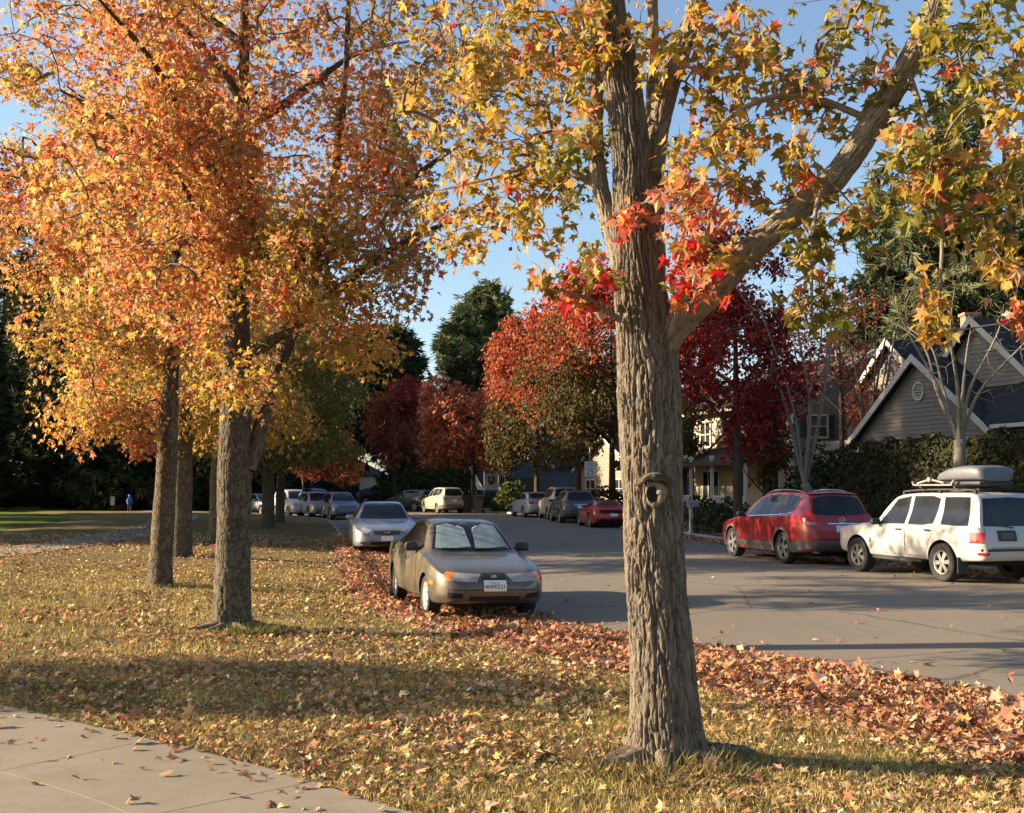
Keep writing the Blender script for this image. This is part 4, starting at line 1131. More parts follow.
# ================================================================== hedges and shrubs
def leafy_box(name, label, cat, corners, z0, z1, wid, pal, size, dens, seed, rough=.14, lift=.0, group=None):
    """clipped hedge along a ground polyline: a twiggy core with leaves on its faces"""
    rs = np.random.default_rng(seed)
    c = np.array(corners, float); base = np.array([*c[0], z0])
    root = tag(empty(name, base), label, cat, group)
    P, N_, COLr = [], [], []
    mb = MB()
    for k in range(len(c) - 1):
        a, b = c[k], c[k + 1]; L = np.linalg.norm(b - a); d = (b - a) / L; nrm = np.array([d[1], -d[0]])
        h = z1 - z0
        for (faces, area) in (('front', L * h), ('back', L * h * .3), ('top', L * wid), ('end', wid * h * 1.0)):
            n = int(area * dens); u = rs.random(n) * L; v = rs.random(n) * h; w_ = rs.random(n) * wid
            if faces == 'front': w_ = np.zeros(n); nn = np.array([*nrm, .15])
            elif faces == 'back': w_ = np.full(n, wid); nn = np.array([*(-nrm), .15])
            elif faces == 'top': v = np.full(n, h); nn = np.array([0, 0, 1.0])
            else: u = np.where(rs.random(n) < .5, 0, L); nn = np.array([*(-d), .1])
            q = np.column_stack([a[0] + d[0] * u - nrm[0] * w_, a[1] + d[1] * u - nrm[1] * w_, z0 + v])
            q += nn * (fbm(q * 1.3 + seed, 3)[:, None] * rough * 2.0 + rs.normal(0, .04, (n, 1)) + lift)
            P.append(q); N_.append(nn + rs.normal(0, .7, (n, 3)))
        m = (a + b) / 2 - nrm * wid / 2
        mb.box((m[0] - base[0], m[1] - base[1], h / 2 - .05), (L - .3, wid - .35, h - .3), math.atan2(d[1], d[0]))
    P = np.vstack(P); N_ = np.vstack(N_)
    mb.build('twig_core', M_HEDGECORE, root)
    col = pick(pal, len(P), rs) * np.exp(.35 * noise2(P[:, 0] + P[:, 1], P[:, 2], .9, seed))[:, None]
    leaf_cloud('foliage', P, N_, rs.normal(0, 1, P.shape) + [0, 0, .4], size * np.exp(rs.normal(0, .25, len(P))), col, TRI2, M_HEDGE, root, base)
    return root
M_HEDGECORE = simple('hedge_core', (.018, .022, .01), 1.0, .3, 8)
M_HEDGE = m_leaf('hedge_leaf', .15, .65, .15)
leafy_box('hedge', 'tall clipped dark green hedge behind the white and red cars', 'hedge', [(9.9, 33.2), (12.2, 25.8), (14.6, 18)], .35, 3.2, 1.4, 'hedge', .07, 260, 301)
def shrub(label, x, Y, r, h, pal, seed, size=.09, n=700, name='shrub', group='garden shrubs across the street'):
    z = gz(x, Y); rs = np.random.default_rng(seed)
    root = tag(empty(name, (x, Y, z)), label, 'shrub', group)
    q = rs.normal(size=(n, 3)); q /= np.linalg.norm(q, axis=1)[:, None]; q[:, 2] = np.abs(q[:, 2])
    rad = (.72 + .28 * rs.random(n) ** .5) * (1 + .28 * fbm(q * 2.2 + seed, 2))
    P = q * rad[:, None] * np.array([r, r, h])
    col = pick(pal, n, rs)
    leaf_cloud('foliage', P + [x, Y, z], q + rs.normal(0, .6, q.shape), rs.normal(0, 1, q.shape) + [0, 0, .5], size * np.exp(rs.normal(0, .25, n)), col, TRI2, M_HEDGE, root, (x, Y, z))
    mb = MB()
    for k in range(5):
        a = k * 1.3; mb.cyl((0, 0, -.05), (r * .5 * math.cos(a), r * .5 * math.sin(a), h * .7), .025, .008, 6)
    mb.build('stem', M_DARKBARK, root)
    return root
sh = [('low rounded hedge left of the porch, beside the white post', 718, 40.2, .95, 1.0, 'dgreen'), ('dark shrub under the porch window', 731, 42, .9, 1.15, 'dgreen'), ('green shrub below the small red-edged tree', 757, 40.5, 1.1, .8, 'green'),
      ('dark shrub beside the grey house corner', 795, 42.5, 1.3, 1.3, 'dgreen'), ('shrub at the left end of the tall hedge', 838, 36.5, 1.0, 1.5, 'green'),
      ('tall dark shrub left of the hedge, below the shuttered window', 823, 40.5, 1.9, 2.9, 'dgreen'), ('dark shrub right of the bare leaning tree', 842, 39, 1.5, 2.6, 'dgreen'), ('pale green bush left of the silver saloon', 512, 76, 1.4, 2.0, 'green'), ('bright green bush behind the dark wagon at the bend', 424, 96, 3.0, 3.2, 'green'), ('green bush between the tan van and the dustbins', 448, 95, 2.6, 3.4, 'green'),
      ('dark bush left of the yellow-green sign', 328, 100, 3.2, 2.6, 'dgreen'), ('dark shrub beside the black car at the bend', 398, 101, 2.6, 2.4, 'green'), ('dark bush beneath the banner', 500, 84, 1.6, 1.1, 'dgreen'),
      ('dark bush behind the red sports car', 606, 58, 1.8, 1.6, 'dgreen'), ('dark bush hidden beside the big trunk', 655, 52, 1.2, 1.2, 'dgreen'), ('dark garden bush left of the porch end', 700, 46, 1.0, 1.2, 'dgreen')]
for k, (lab, px, Y, r, h, pal) in enumerate(sh):
    shrub(lab, xat(px, Y), Y, r, h, pal, 310 + k, .08 + .0008 * Y, int(420 * r * max(1, h)))
# ------------------------------------------------------------------ grass blades, fallen leaves
def in_view(x, y, m=.52): return (np.abs(x) < m * y + .6)
def path_d(x, y):
    d, s, _ = poly_dist(x, y, PE); return np.where(s > 0, -d, d)      # negative on the path
def scatter(n, y0, y1, rs, p=1.0, m=.52):
    """points in the view wedge, denser near"""
    y = (y0 ** p + (y1 ** p - y0 ** p) * rs.random(n)) ** (1 / p)
    x = (rs.random(n) * 2 - 1) * (m * y + .5)
    return x, y

def lawn_pts(n, y0, y1, seed, p, dens=None):
    rs = np.random.default_rng(seed)
    x, y = scatter(n, y0, y1, rs, p)
    z, sl, sr = ground_info(x, y)
    k = (sl > .16) & (sl < 13.5)
    pd = np.full(len(x), 9.0); pd[k] = path_d(x[k], y[k])
    on = (pd < .0) & (pd > -2.1)
    k &= ~on
    if dens is not None: k &= rs.random(n) < dens(x, y)
    return x[k], y[k], z[k], sl[k]

def grass():
    rs = np.random.default_rng(401)
    Vs, Fs, Cs = [], [], []; b = 0
    for (n, y0, y1, hh, ww, p) in ((230000, 4.6, 11, .055, .0045, 1.2), (130000, 11, 24, .07, .011, 1.1)):
        x, y, z, sl = lawn_pts(n, y0, y1, 402 + int(y0), p, lambda x, y: np.clip(.55 + .9 * noise2(x, y, .8, 5), .12, 1))
        m = len(x)
        g = noise2(x, y, .45, 9, 3); a = rs.random(m) * 2 * math.pi
        h = hh * (.5 + .9 * rs.random(m)) * (1 + .5 * g)
        lean = rs.normal(0, .6, (m, 2))
        s = np.column_stack([np.cos(a), np.sin(a), np.zeros(m)]) * (ww * (.7 + .6 * rs.random(m)))[:, None]
        p0 = np.column_stack([x, y, z - .006])
        p1 = p0 + np.column_stack([lean * .35, np.full(m, .6)]) * h[:, None]
        p2 = p0 + np.column_stack([lean * .95, np.full(m, .85)]) * h[:, None]
        V = np.stack([p0 - s * .5, p0 + s * .5, p1 + s * .4, p1 - s * .4, p2], 1).reshape(-1, 3)
        i = np.arange(m)[:, None] * 5 + b
        Fs.append((np.hstack([i, i + 1, i + 2, i + 3]), np.hstack([i + 3, i + 2, i + 4])))
        t = np.clip(.66 + 1.0 * g + rs.normal(0, .3, m), 0, 1)[:, None]
        c = np.array([.14, .155, .03]) * (1 - t) + np.array([.50, .38, .14]) * t
        c = c * np.exp(rs.normal(0, .25, (m, 1)))
        Vs.append(V); Cs.append(np.repeat(c, 5, 0)); b += 5 * m
    me = np_mesh('grass', np.vstack(Vs), [np.vstack([f[0] for f in Fs]), np.vstack([f[1] for f in Fs])], False, {'col': np.vstack(Cs)})
    tag(link('grass', me, M_LITTERGRASS), 'short straw and green grass blades on the near lawn', 'grass', None, 'stuff')
M_LITTERGRASS = m_leaf('grass_blade', .25, .7, .2)
grass()

def flat_leaves(name, label, x, y, z, size, pal, tmpl, seed, tiltv, mat=None, cat='leaves', lift=.5):
    rs = np.random.default_rng(seed); n = len(x)
    a = rs.random(n) * 2 * math.pi
    nrm = np.column_stack([rs.normal(0, tiltv, n), rs.normal(0, tiltv, n), np.where(rs.random(n) < .85, 1, -1) * np.ones(n)])
    nrm /= np.linalg.norm(nrm, axis=1)[:, None]
    tip = np.column_stack([np.cos(a), np.sin(a), rs.normal(0, .2, n)])
    sz = size * np.exp(rs.normal(0, .28, n))
    pos = np.column_stack([x, y, z + sz * (np.sqrt(np.clip(1 - nrm[:, 2] ** 2, 0, 1)) * lift + .16)])
    col = pick(pal, n, rs, .28)
    o = leaf_cloud(name, pos, nrm, tip, sz, col, tmpl, mat or M_LITTER)
    return tag(o, label, cat, None, 'stuff')

def lit_d(x, y):
    return np.clip(.44 + .25 * (1 - sstep(6, 8, y)) + 1.3 * noise2(x, y, .55, 31, 3), .08, 1.0)
x, y, z, sl = lawn_pts(95000, 4.4, 13, 411, 1.25, lit_d)
big = np.random.default_rng(1).random(len(x))
flat_leaves('fallen_leaves', 'tan and orange fallen star leaves scattered over the near lawn', x, y, z + .012, .030, 'litter', STAR, 412, .55)
x, y, z, sl = lawn_pts(110000, 13, 40, 413, 1.15, lit_d)
flat_leaves('fallen_leaves', 'tan fallen leaves strewn over the lawn under the row of orange trees', x, y, z + .02, .044, 'litter', QUAD, 414, .5)
# bright few
x, y, z, sl = lawn_pts(600, 4.4, 16, 415, 1.2, lambda x, y: np.full(len(x), .5))
flat_leaves('fallen_leaves', 'fresh red and orange leaves lying singly on the near grass', x, y, z + .02, .038, 'coral', STAR, 416, .5)

# leaves in the gutter: a low bank with leaves over it
aK = arc(KL)
S13, S21 = float(np.interp(13.5, KL[:, 1], aK)), float(np.interp(20, KL[:, 1], aK))
def bank_h(o, s):
    w_ = 2.05 + .35 * noise2(s, s * 0, .35, 3, 3)
    car = 1 - .7 * sstep(S13, S13 + 1.5, s) * (1 - sstep(S21, S21 + 1.5, s))
    return np.where(o < 0, .085 * sstep(-.55, -.1, o) , .11 * car * (1 - sstep(.2, 1, o / w_))), w_
k0 = KL[:, 1] > -4; k0 &= KL[:, 1] < 45
KB, NB, sB = KL[k0], NL[k0], aK[k0]
off = np.linspace(-.5, 2.4, 24)
XYb = KB[:, None] - NB[:, None] * off[None, :, None]
ss = np.repeat(sB, len(off)); oo = np.tile(off, len(KB))
hb, wb = bank_h(oo, ss)
zg, slb, _ = ground_info(XYb[..., 0].ravel(), XYb[..., 1].ravel())
fade = 1 - sstep(34, 44, XYb[..., 1].ravel())
nz = noise2(XYb[..., 0].ravel(), XYb[..., 1].ravel(), 3.0, 5, 3)
hh = hb * (1 + .5 * nz) * fade
base = np.where(oo < .0, np.maximum(zg, 0), np.maximum(zg, .135 * (1 - sstep(0, .45, oo)) * fade + zg * 0))
zbank = np.where(oo / wb > .97, zg - .03, np.where(oo < -.45, zg - .03, base * 1 + hh * .8))
V = np.column_stack([XYb.reshape(-1, 2), zbank])
tag(link('leaf_bank', np_mesh('leaf_bank', V, grid_faces(len(KB), len(off)), True), M_LBED), 'low bank of matted brown leaves filling the gutter', 'leaves', None, 'stuff')

def gutter_leaves(n, s0, s1, seed, size, tmpl, lab, o0=-.45, o1=2.3, edge=True):
    rs = np.random.default_rng(seed)
    s = s0 + (s1 - s0) * rs.random(n); o = o0 + (o1 - o0) * rs.random(n)
    h, w_ = bank_h(o, s)
    keep = (o / w_ < .93 + rs.normal(0, .06, n)) & ((o > -.2) | (rs.random(n) < .45))
    s, o, h, w_ = s[keep], o[keep], h[keep], w_[keep]
    x = np.interp(s, aK, KL[:, 0]) - np.interp(s, aK, NL[:, 0]) * o
    y = np.interp(s, aK, KL[:, 1]) - np.interp(s, aK, NL[:, 1]) * o
    z = ground_info(x, y)[0]
    z = np.where(o < 0, z, np.maximum(z, .135 * (1 - sstep(0, .45, o)))) + h * (.8 + .35 * rs.random(len(o)))
    v = in_view(x, y)
    flat_leaves('gutter_leaves', lab, x[v], y[v], z[v], size, 'gutter', tmpl, seed + 1, .8)
s_at = lambda Y: float(np.interp(Y, KL[:, 1], aK))
gutter_leaves(34000, s_at(4), s_at(14), 421, .039, STAR, 'red-brown leaves heaped in the gutter in the foreground')
gutter_leaves(26000, s_at(14), s_at(42), 423, .048, QUAD, 'red-brown leaves in the gutter around and beyond the olive car')
# strays on the carriageway and on the path
rs = np.random.default_rng(431)
x, y = scatter(16000, 7, 40, rs, 1.2)
z, sl, sr = ground_info(x, y)
k = (sl < -1.7) & (sr < 0) & (rs.random(len(x)) < .04 + .55 * np.exp(-(-sl - 1.7) / .7) + .25 * np.exp(sr / .9))
flat_leaves('stray_leaves', 'single dry leaves lying on the asphalt', x[k], y[k], z[k] + .004, .038, 'gutter', QUAD, 432, .35)
x, y = scatter(5200, 4.2, 12, rs, 1.2)
k = (path_d(x, y) < 0) & (path_d(x, y) > -2.05); x, y = x[k], y[k]
pdv = path_d(x, y)
k = rs.random(len(x)) < .13 + .9 * np.exp(pdv / .16) + .5 * (noise2(x, y, .9, 12) > .33); x, y = x[k], y[k]
flat_leaves('stray_leaves', 'dry leaves lying on the concrete footpath', x, y, path_z(x, y), .036, 'litter', STAR, 434, .35)
x, y = scatter(60000, 12, 50, rs, 1.1)
k = (path_d(x, y) < 0) & (path_d(x, y) > -2.05); x, y = x[k], y[k]
k = rs.random(len(x)) < .5 + .5 * noise2(x, y, .7, 19)
flat_leaves('stray_leaves', 'brown leaves covering the far stretch of the footpath', x[k], y[k], path_z(x[k], y[k]), .06, 'litter', QUAD, 438, .35)
# right-hand gutter
k0 = (KR[:, 1] > 12) & (KR[:, 1] < 60); aR2 = arc(KR)
n = 5200
s = rs.uniform(aR2[k0][0], aR2[k0][-1], n); o = np.abs(rs.normal(0, .45, n))
x = np.interp(s, aR2, KR[:, 0]) + np.interp(s, aR2, NR[:, 0]) * o; y = np.interp(s, aR2, KR[:, 1]) + np.interp(s, aR2, NR[:, 1]) * o
flat_leaves('gutter_leaves', 'brown leaves along the far kerb under the parked cars', x, y, ground_info(x, y)[0] + .01, .06, 'gutter', QUAD, 436, .5)
# roots, bark lumps and rough dead grass at the two near trunks
def root_clump(label, x, Y, r, seed):
    rs = np.random.default_rng(seed); z = gz(x, Y)
    root = tag(empty('surface_root', (x, Y, z)), label, 'roots', 'gnarled roots at the tree feet')
    parts = []
    for k in range(7):
        a = seed + k * .9 + rs.normal(0, .2); d = np.array([math.cos(a), math.sin(a)])
        L = r * (.9 + .6 * rs.random())
        P = np.array([[x + d[0] * r * .35, Y + d[1] * r * .35, z + .06], [x + d[0] * L * .7, Y + d[1] * L * .7, z + .035], [x + d[0] * L + rs.normal(0, .06), Y + d[1] * L, z + .005], [x + d[0] * L * 1.4 + rs.normal(0, .1), Y + d[1] * L * 1.4, z - .05]])
        q, rr = resample(P, [.055, .045, .032, .015], .02)
        parts.append(tube(q, rr, 14, .012, 0, .02, seed + k, fscale=1.5))
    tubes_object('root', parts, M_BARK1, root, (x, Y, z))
root_clump('gnarled roots showing at the foot of the large foreground trunk', b1.x - .05, YB - .05, .42, 3)
root_clump('gnarled roots at the foot of the mottled trunk', x2, Y2 - .1, .42, 9)
def tussock(label, x, Y, n, r, h, seed, cols):
    rs = np.random.default_rng(seed); z = gz(x, Y)
    a = rs.random(n) * 2 * math.pi; d = r * rs.random(n) ** .5
    p = np.column_stack([x + d * np.cos(a), Y + d * np.sin(a), np.full(n, z)])
    tip = np.column_stack([np.cos(a) * .8, np.sin(a) * .8, np.full(n, 1.0)]) + rs.normal(0, .45, (n, 3))
    T = (np.array([[-.06, 0, 0], [.06, 0, 0], [0, 1, 0]]), np.array([(0, 1, 2)]))
    c = np.array(cols)[rs.integers(0, len(cols), n)] * np.exp(rs.normal(0, .2, (n, 1)))
    o = leaf_cloud('grass_tussock', p, rs.normal(0, 1, (n, 3)), tip, h * (.5 + .8 * rs.random(n)), c, T, M_LITTERGRASS)
    tag(o, label, 'grass', None, 'stuff')
tussock('rough dead grass round the foot of the foreground trunk', b1.x - .12, YB - .33, 1500, .5, .13, 441, [(.26, .18, .08), (.18, .13, .06), (.13, .13, .03)])
tussock('mossy green tuft at the foot of the mottled trunk', x2 + .35, Y2 - .45, 1300, .3, .13, 443, [(.10, .12, .02), (.16, .15, .04)])
# ================================================================== cars
def pchip(xs, ys, xq):
    xs = np.asarray(xs, float); ys = np.asarray(ys, float); xq = np.clip(xq, xs[0], xs[-1])
    h = np.diff(xs); d = np.diff(ys) / h; m = np.zeros_like(ys)
    for k in range(1, len(xs) - 1):
        if d[k - 1] * d[k] > 0:
            w1 = 2 * h[k] + h[k - 1]; w2 = h[k] + 2 * h[k - 1]
            m[k] = (w1 + w2) / (w1 / d[k - 1] + w2 / d[k])
    m[0], m[-1] = d[0], d[-1]
    i = np.clip(np.searchsorted(xs, xq, side='right') - 1, 0, len(xs) - 2)
    t = (xq - xs[i]) / h[i]
    return (2 * t ** 3 - 3 * t ** 2 + 1) * ys[i] + (t ** 3 - 2 * t ** 2 + t) * h[i] * m[i] + (-2 * t ** 3 + 3 * t ** 2) * ys[i + 1] + (t ** 3 - t ** 2) * h[i] * m[i + 1]

def m_glass(name, tint=(.012, .014, .016)):
    t = NT(name); v = t.obj()
    c = t.ramp(t.noise(v, 2.0, 3), [(.35, tint), (.75, tuple(x * 2.2 for x in tint))])
    return t.done(t.bsdf(c, .05, None, Specular_IOR_Level=.3))
M_CGLASS = m_glass('car_glass')
M_TYRE = simple('tyre_rubber', (.022, .021, .020), .85, .3, 20, .3, 120)
M_ALLOY = simple('alloy_wheel', (.36, .355, .34), .38, .12, 8, 0, Metallic=.75)
M_ALLOYD = simple('wheel_dark', (.02, .02, .02), .7, .2, 8)
M_BLACKP = simple('black_trim', (.022, .022, .024), .55, .2, 12)
M_GREYP = simple('grey_cladding', (.085, .085, .085), .65, .2, 9)
M_SEAM = simple('panel_gap', (.008, .008, .008), .9, .1, 9)
M_WELL = simple('wheel_well', (.010, .010, .010), 1.0, .2, 9)
M_CHROME = simple('chrome', (.75, .75, .75), .15, .05, 9, Metallic=1.0)
M_LAMPW = simple('clear_lamp', (.30, .29, .27), .10, .18, 18, Coat_Weight=1.0)
M_LAMPO = simple('amber_lamp', (.75, .20, .02), .2, .2, 40, Coat_Weight=1.0)
M_LAMPR = simple('red_lamp', (.42, .010, .012), .15, .25, 40, Coat_Weight=1.0)
M_PLATE = simple('plate_white', (.72, .70, .66), .5, .08, 30)
M_PLATET = simple('plate_blue_ink', (.05, .07, .18), .5, .1, 30)
M_PLATER = simple('plate_red_ink', (.45, .05, .04), .5, .1, 30)
M_SHADE = simple('sunshade_film', (.36, .42, .38), .35, .25, 7, .2, 20, Metallic=.3)
M_SHADE2 = simple('sunshade_rim', (.62, .64, .58), .5, .1, 9)

class Car:
    def __init__(self, spec, paint_mat, detail=2):
        self.s = spec; self.paint = paint_mat; self.detail = detail
        L, W = spec['L'], spec['W']
        self.body_mesh()
    def curve(self, k, x): 
        a = self.s[k]; return pchip([p[0] for p in a], [p[1] for p in a], x)
    def body_mesh(self):
        s = self.s; L = s['L']; n = 84 if self.detail > 1 else 48
        t = np.linspace(0, 1, n); u = .5 - .5 * np.cos(math.pi * t); u = .55 * u + .45 * t
        X = u * L
        # exact knots at glass edges keep the screen edges crisp
        zl, zs, zt = self.curve('low', X), self.curve('sh', X), self.curve('top', X)
        w_, wt = self.curve('w', X), self.curve('wt', X)
        zt = np.maximum(zt, zs + .012)
        bx = s.get('box', 0.0)
        rings = []
        for k in range(n):
            lo, sh, tp, w0, w1 = zl[k], zs[k], zt[k], w_[k], wt[k]
            g = tp - sh; off = min(.055, g * .34)
            c = [(0, lo), (w0 * .55, lo - .0), (w0 - .10 * min(1, w0), lo + .004), (w0 - .03, lo + .05), (w0 - .004, lo + (sh - lo) * .30), (w0, lo + (sh - lo) * .58), (w0 * .992, lo + (sh - lo) * .82),
                 (w0 * (.965 + .015 * bx), sh - .012), (w0 * (.945 + .02 * bx), sh + min(.02, g * .2)), (w1 + (w0 * .945 - w1) * .45, sh + (g - off) * .5), (w1, tp - off), (w1 * .93, tp - off * .42), (w1 * .75, tp - off * .14), (w1 * .4, tp - .002), (0, tp)]
            c = np.array(c)
            h = catmull(c, 10)        # at least 2 per span
            out = []
            for j in range(len(c) - 1):
                a0 = c[max(j - 1, 0)]; a, b = c[j], c[j + 1]; b1_ = c[min(j + 2, len(c) - 1)]
                m = 3
                for q in range(m):
                    tt = q / m
                    m0 = (b - a0) * .32; m1 = (b1_ - a) * .32
                    out.append((2 * tt ** 3 - 3 * tt ** 2 + 1) * a + (tt ** 3 - 2 * tt ** 2 + tt) * m0 + (-2 * tt ** 3 + 3 * tt ** 2) * b + (tt ** 3 - tt ** 2) * m1)
            out.append(c[-1]); out = np.array(out); out[:, 0] = np.maximum(out[:, 0], 0)
            half = out
            full = np.vstack([half, np.column_stack([-half[-2:0:-1, 0], half[-2:0:-1, 1]])])
            rings.append(np.column_stack([np.full(len(full), L / 2 - X[k]), full]))
        m = len(rings[0])
        V = np.vstack(rings)
        i = np.arange(n - 1)[:, None] * m + np.arange(m)[None]; j = np.arange(n - 1)[:, None] * m + (np.arange(m)[None] + 1) % m
        F = [tuple(f) for f in np.stack([i, i + m, j + m, j], 2).reshape(-1, 4)]
        F.append(tuple(range(m))); F.append(tuple(range((n - 1) * m, n * m))[::-1])
        me = bpy.data.meshes.new('body'); me.from_pydata([tuple(v) for v in V], [], F)
        bm = bmesh.new(); bm.from_mesh(me); bmesh.ops.recalc_face_normals(bm, faces=bm.faces); bm.to_mesh(me)
        self.bvh = BVHTree.FromBMesh(bm); bm.free()
        me.polygons.foreach_set('use_smooth', np.ones(len(me.polygons), bool))
        me.materials.append(self.paint); me.materials.append(M_WELL)
        # wheel wells
        cut = MB(); W = s['W']; r = s['wr'] * s.get('arch', 1.13)
        for ax in s['axles']:
            for sg in (1, -1):
                x = L / 2 - ax
                cut.cyl((x, sg * (W / 2 + .2), s['wr']), (x, sg * (W / 2 - .30), s['wr']), r, n=40, m=0)
        cm = cut.mesh('cut'); cm.materials.append(M_WELL)
        ob = bpy.data.objects.new('b', me); oc = bpy.data.objects.new('c', cm); COL.objects.link(ob); COL.objects.link(oc)
        md = ob.modifiers.new('b', 'BOOLEAN'); md.object = oc; md.operation = 'DIFFERENCE'; md.solver = 'EXACT'
        try: md.material_mode = 'TRANSFER'
        except Exception: pass
        dg = bpy.context.evaluated_depsgraph_get(); dg.update()
        me2 = bpy.data.meshes.new_from_object(ob.evaluated_get(dg))
        bpy.data.objects.remove(ob); bpy.data.objects.remove(oc)
        try: me2.set_sharp_from_angle(angle=R(40))
        except Exception: pass
        me2.name = 'body'; self.me = me2
    def hit(self, p, d, lim=2.6):
        p, d = Vector(p), Vector(d).normalized()
        o = p + d * 3.0
        loc, nr, idx, _ = self.bvh.ray_cast(o, -d)
        if loc is None or (loc - p).length > lim:
            loc, nr, idx, _ = self.bvh.find_nearest(p)
        if nr.dot(d) < 0: nr = -nr
        return loc, nr
    FACE = {'F': (1, 0, 0), 'R': (-1, 0, 0), 'S': (0, 1, 0), 'T': (0, 0, 1), 'FS': (1, .75, 0), 'RS': (-1, .75, 0), 'FT': (1, 0, .8), 'RT': (-1, 0, .8)}
    def guess(self, face, a, b, sg):
        L, W = self.s['L'], self.s['W']
        if face == 'S': return (L / 2 - a, sg * W / 2, b)
        if face == 'T': return (L / 2 - a, sg * b, 1.2)
        if face in ('F', 'FT'): return (L / 2, sg * a, b)
        if face in ('R', 'RT'): return (-L / 2, sg * a, b)
        if face == 'FS': return (L / 2 - .12, sg * a, b)
        if face == 'RS': return (-L / 2 + .12, sg * a, b)
    def patch_data(self, face, bot, top, sg=1, off=.003, nu=14, nv=7, grow=0.0):
        bot, top = np.array(bot, float), np.array(top, float)
        def rs(P, n):
            a = np.concatenate([[0], np.cumsum(np.linalg.norm(np.diff(P, axis=0), axis=1))])
            if a[-1] < 1e-6: return np.repeat(P[:1], n, 0)
            q = np.linspace(0, a[-1], n)
            q = np.unique(np.concatenate([q, a])) if len(P) > 2 else q
            return np.stack([np.interp(q, a, P[:, k]) for k in (0, 1)], 1)
        if len(bot) == len(top) and len(bot) > 2:
            tt = np.linspace(0, len(bot) - 1, nu)
            tt = np.unique(np.concatenate([tt, np.arange(len(bot))]))
            B = np.stack([np.interp(tt, np.arange(len(bot)), bot[:, k]) for k in (0, 1)], 1)
            T = np.stack([np.interp(tt, np.arange(len(top)), top[:, k]) for k in (0, 1)], 1)
        else:
            B = rs(bot[[0, -1]] if len(bot) == 2 else bot, nu); T = rs(top[[0, -1]] if len(top) == 2 else top, nu)
            n = min(len(B), len(T)); 
            if len(B) != len(T):
                B = np.stack([np.interp(np.linspace(0, 1, nu), np.linspace(0, 1, len(B)), B[:, k]) for k in (0, 1)], 1)
                T = np.stack([np.interp(np.linspace(0, 1, nu), np.linspace(0, 1, len(T)), T[:, k]) for k in (0, 1)], 1)
        if grow:
            G = np.stack([B, T], 0); c = G.mean((0, 1)); sz = G.max((0, 1)) - G.min((0, 1))
            B = c + (B - c) * (1 + 2 * grow / np.maximum(sz, .02)); T = c + (T - c) * (1 + 2 * grow / np.maximum(sz, .02))
        d = list(self.FACE[face]); d[1] *= sg
        nu = len(B); V = []
        for v in range(nv):
            f = v / (nv - 1)
            for k in range(nu):
                a, b = B[k] * (1 - f) + T[k] * f
                loc, nr = self.hit(self.guess(face, a, b, sg), d)
                V.append(loc + nr * off)
        F = grid_faces(nv, nu)
        return V, F
    def patch(self, name, face, bot, top, mat, parent, sg=1, off=.003, nu=14, nv=7, grow=0.0, label=None):
        V, F = self.patch_data(face, bot, top, sg, off, nu, nv, grow)
        me = bpy.data.meshes.new(name); me.from_pydata([tuple(v) for v in V], [], [tuple(int(i) for i in f) for f in F])
        # orient outward
        d = Vector(self.FACE[face]); d.y *= sg
        me.update()
        if sum((p.normal.dot(d) for p in me.polygons)) < 0: me.flip_normals()
        # give it a thickness inward
        bm = bmesh.new(); bm.from_mesh(me)
        bmesh.ops.remove_doubles(bm, verts=bm.verts, dist=.0005)
        bm.to_mesh(me); bm.free()
        me.polygons.foreach_set('use_smooth', np.ones(len(me.polygons), bool))
        o = link(name, me, mat, parent)
        if label: o['label'] = label
        return o
    def band(self, name, face, pts, width, mat, parent, sg=1, off=.004):
        """narrow strip along a polyline in face coordinates"""
        P = np.array(pts, float); d = np.gradient(P, axis=0) if len(P) > 2 else np.repeat(P[1:] - P[:1], 2, 0)
        d /= np.linalg.norm(d, axis=1)[:, None]; nn = np.stack([-d[:, 1], d[:, 0]], 1) * width / 2
        return self.patch(name, face, P - nn, P + nn, mat, parent, sg, off, max(6, len(P) * 3), 3)

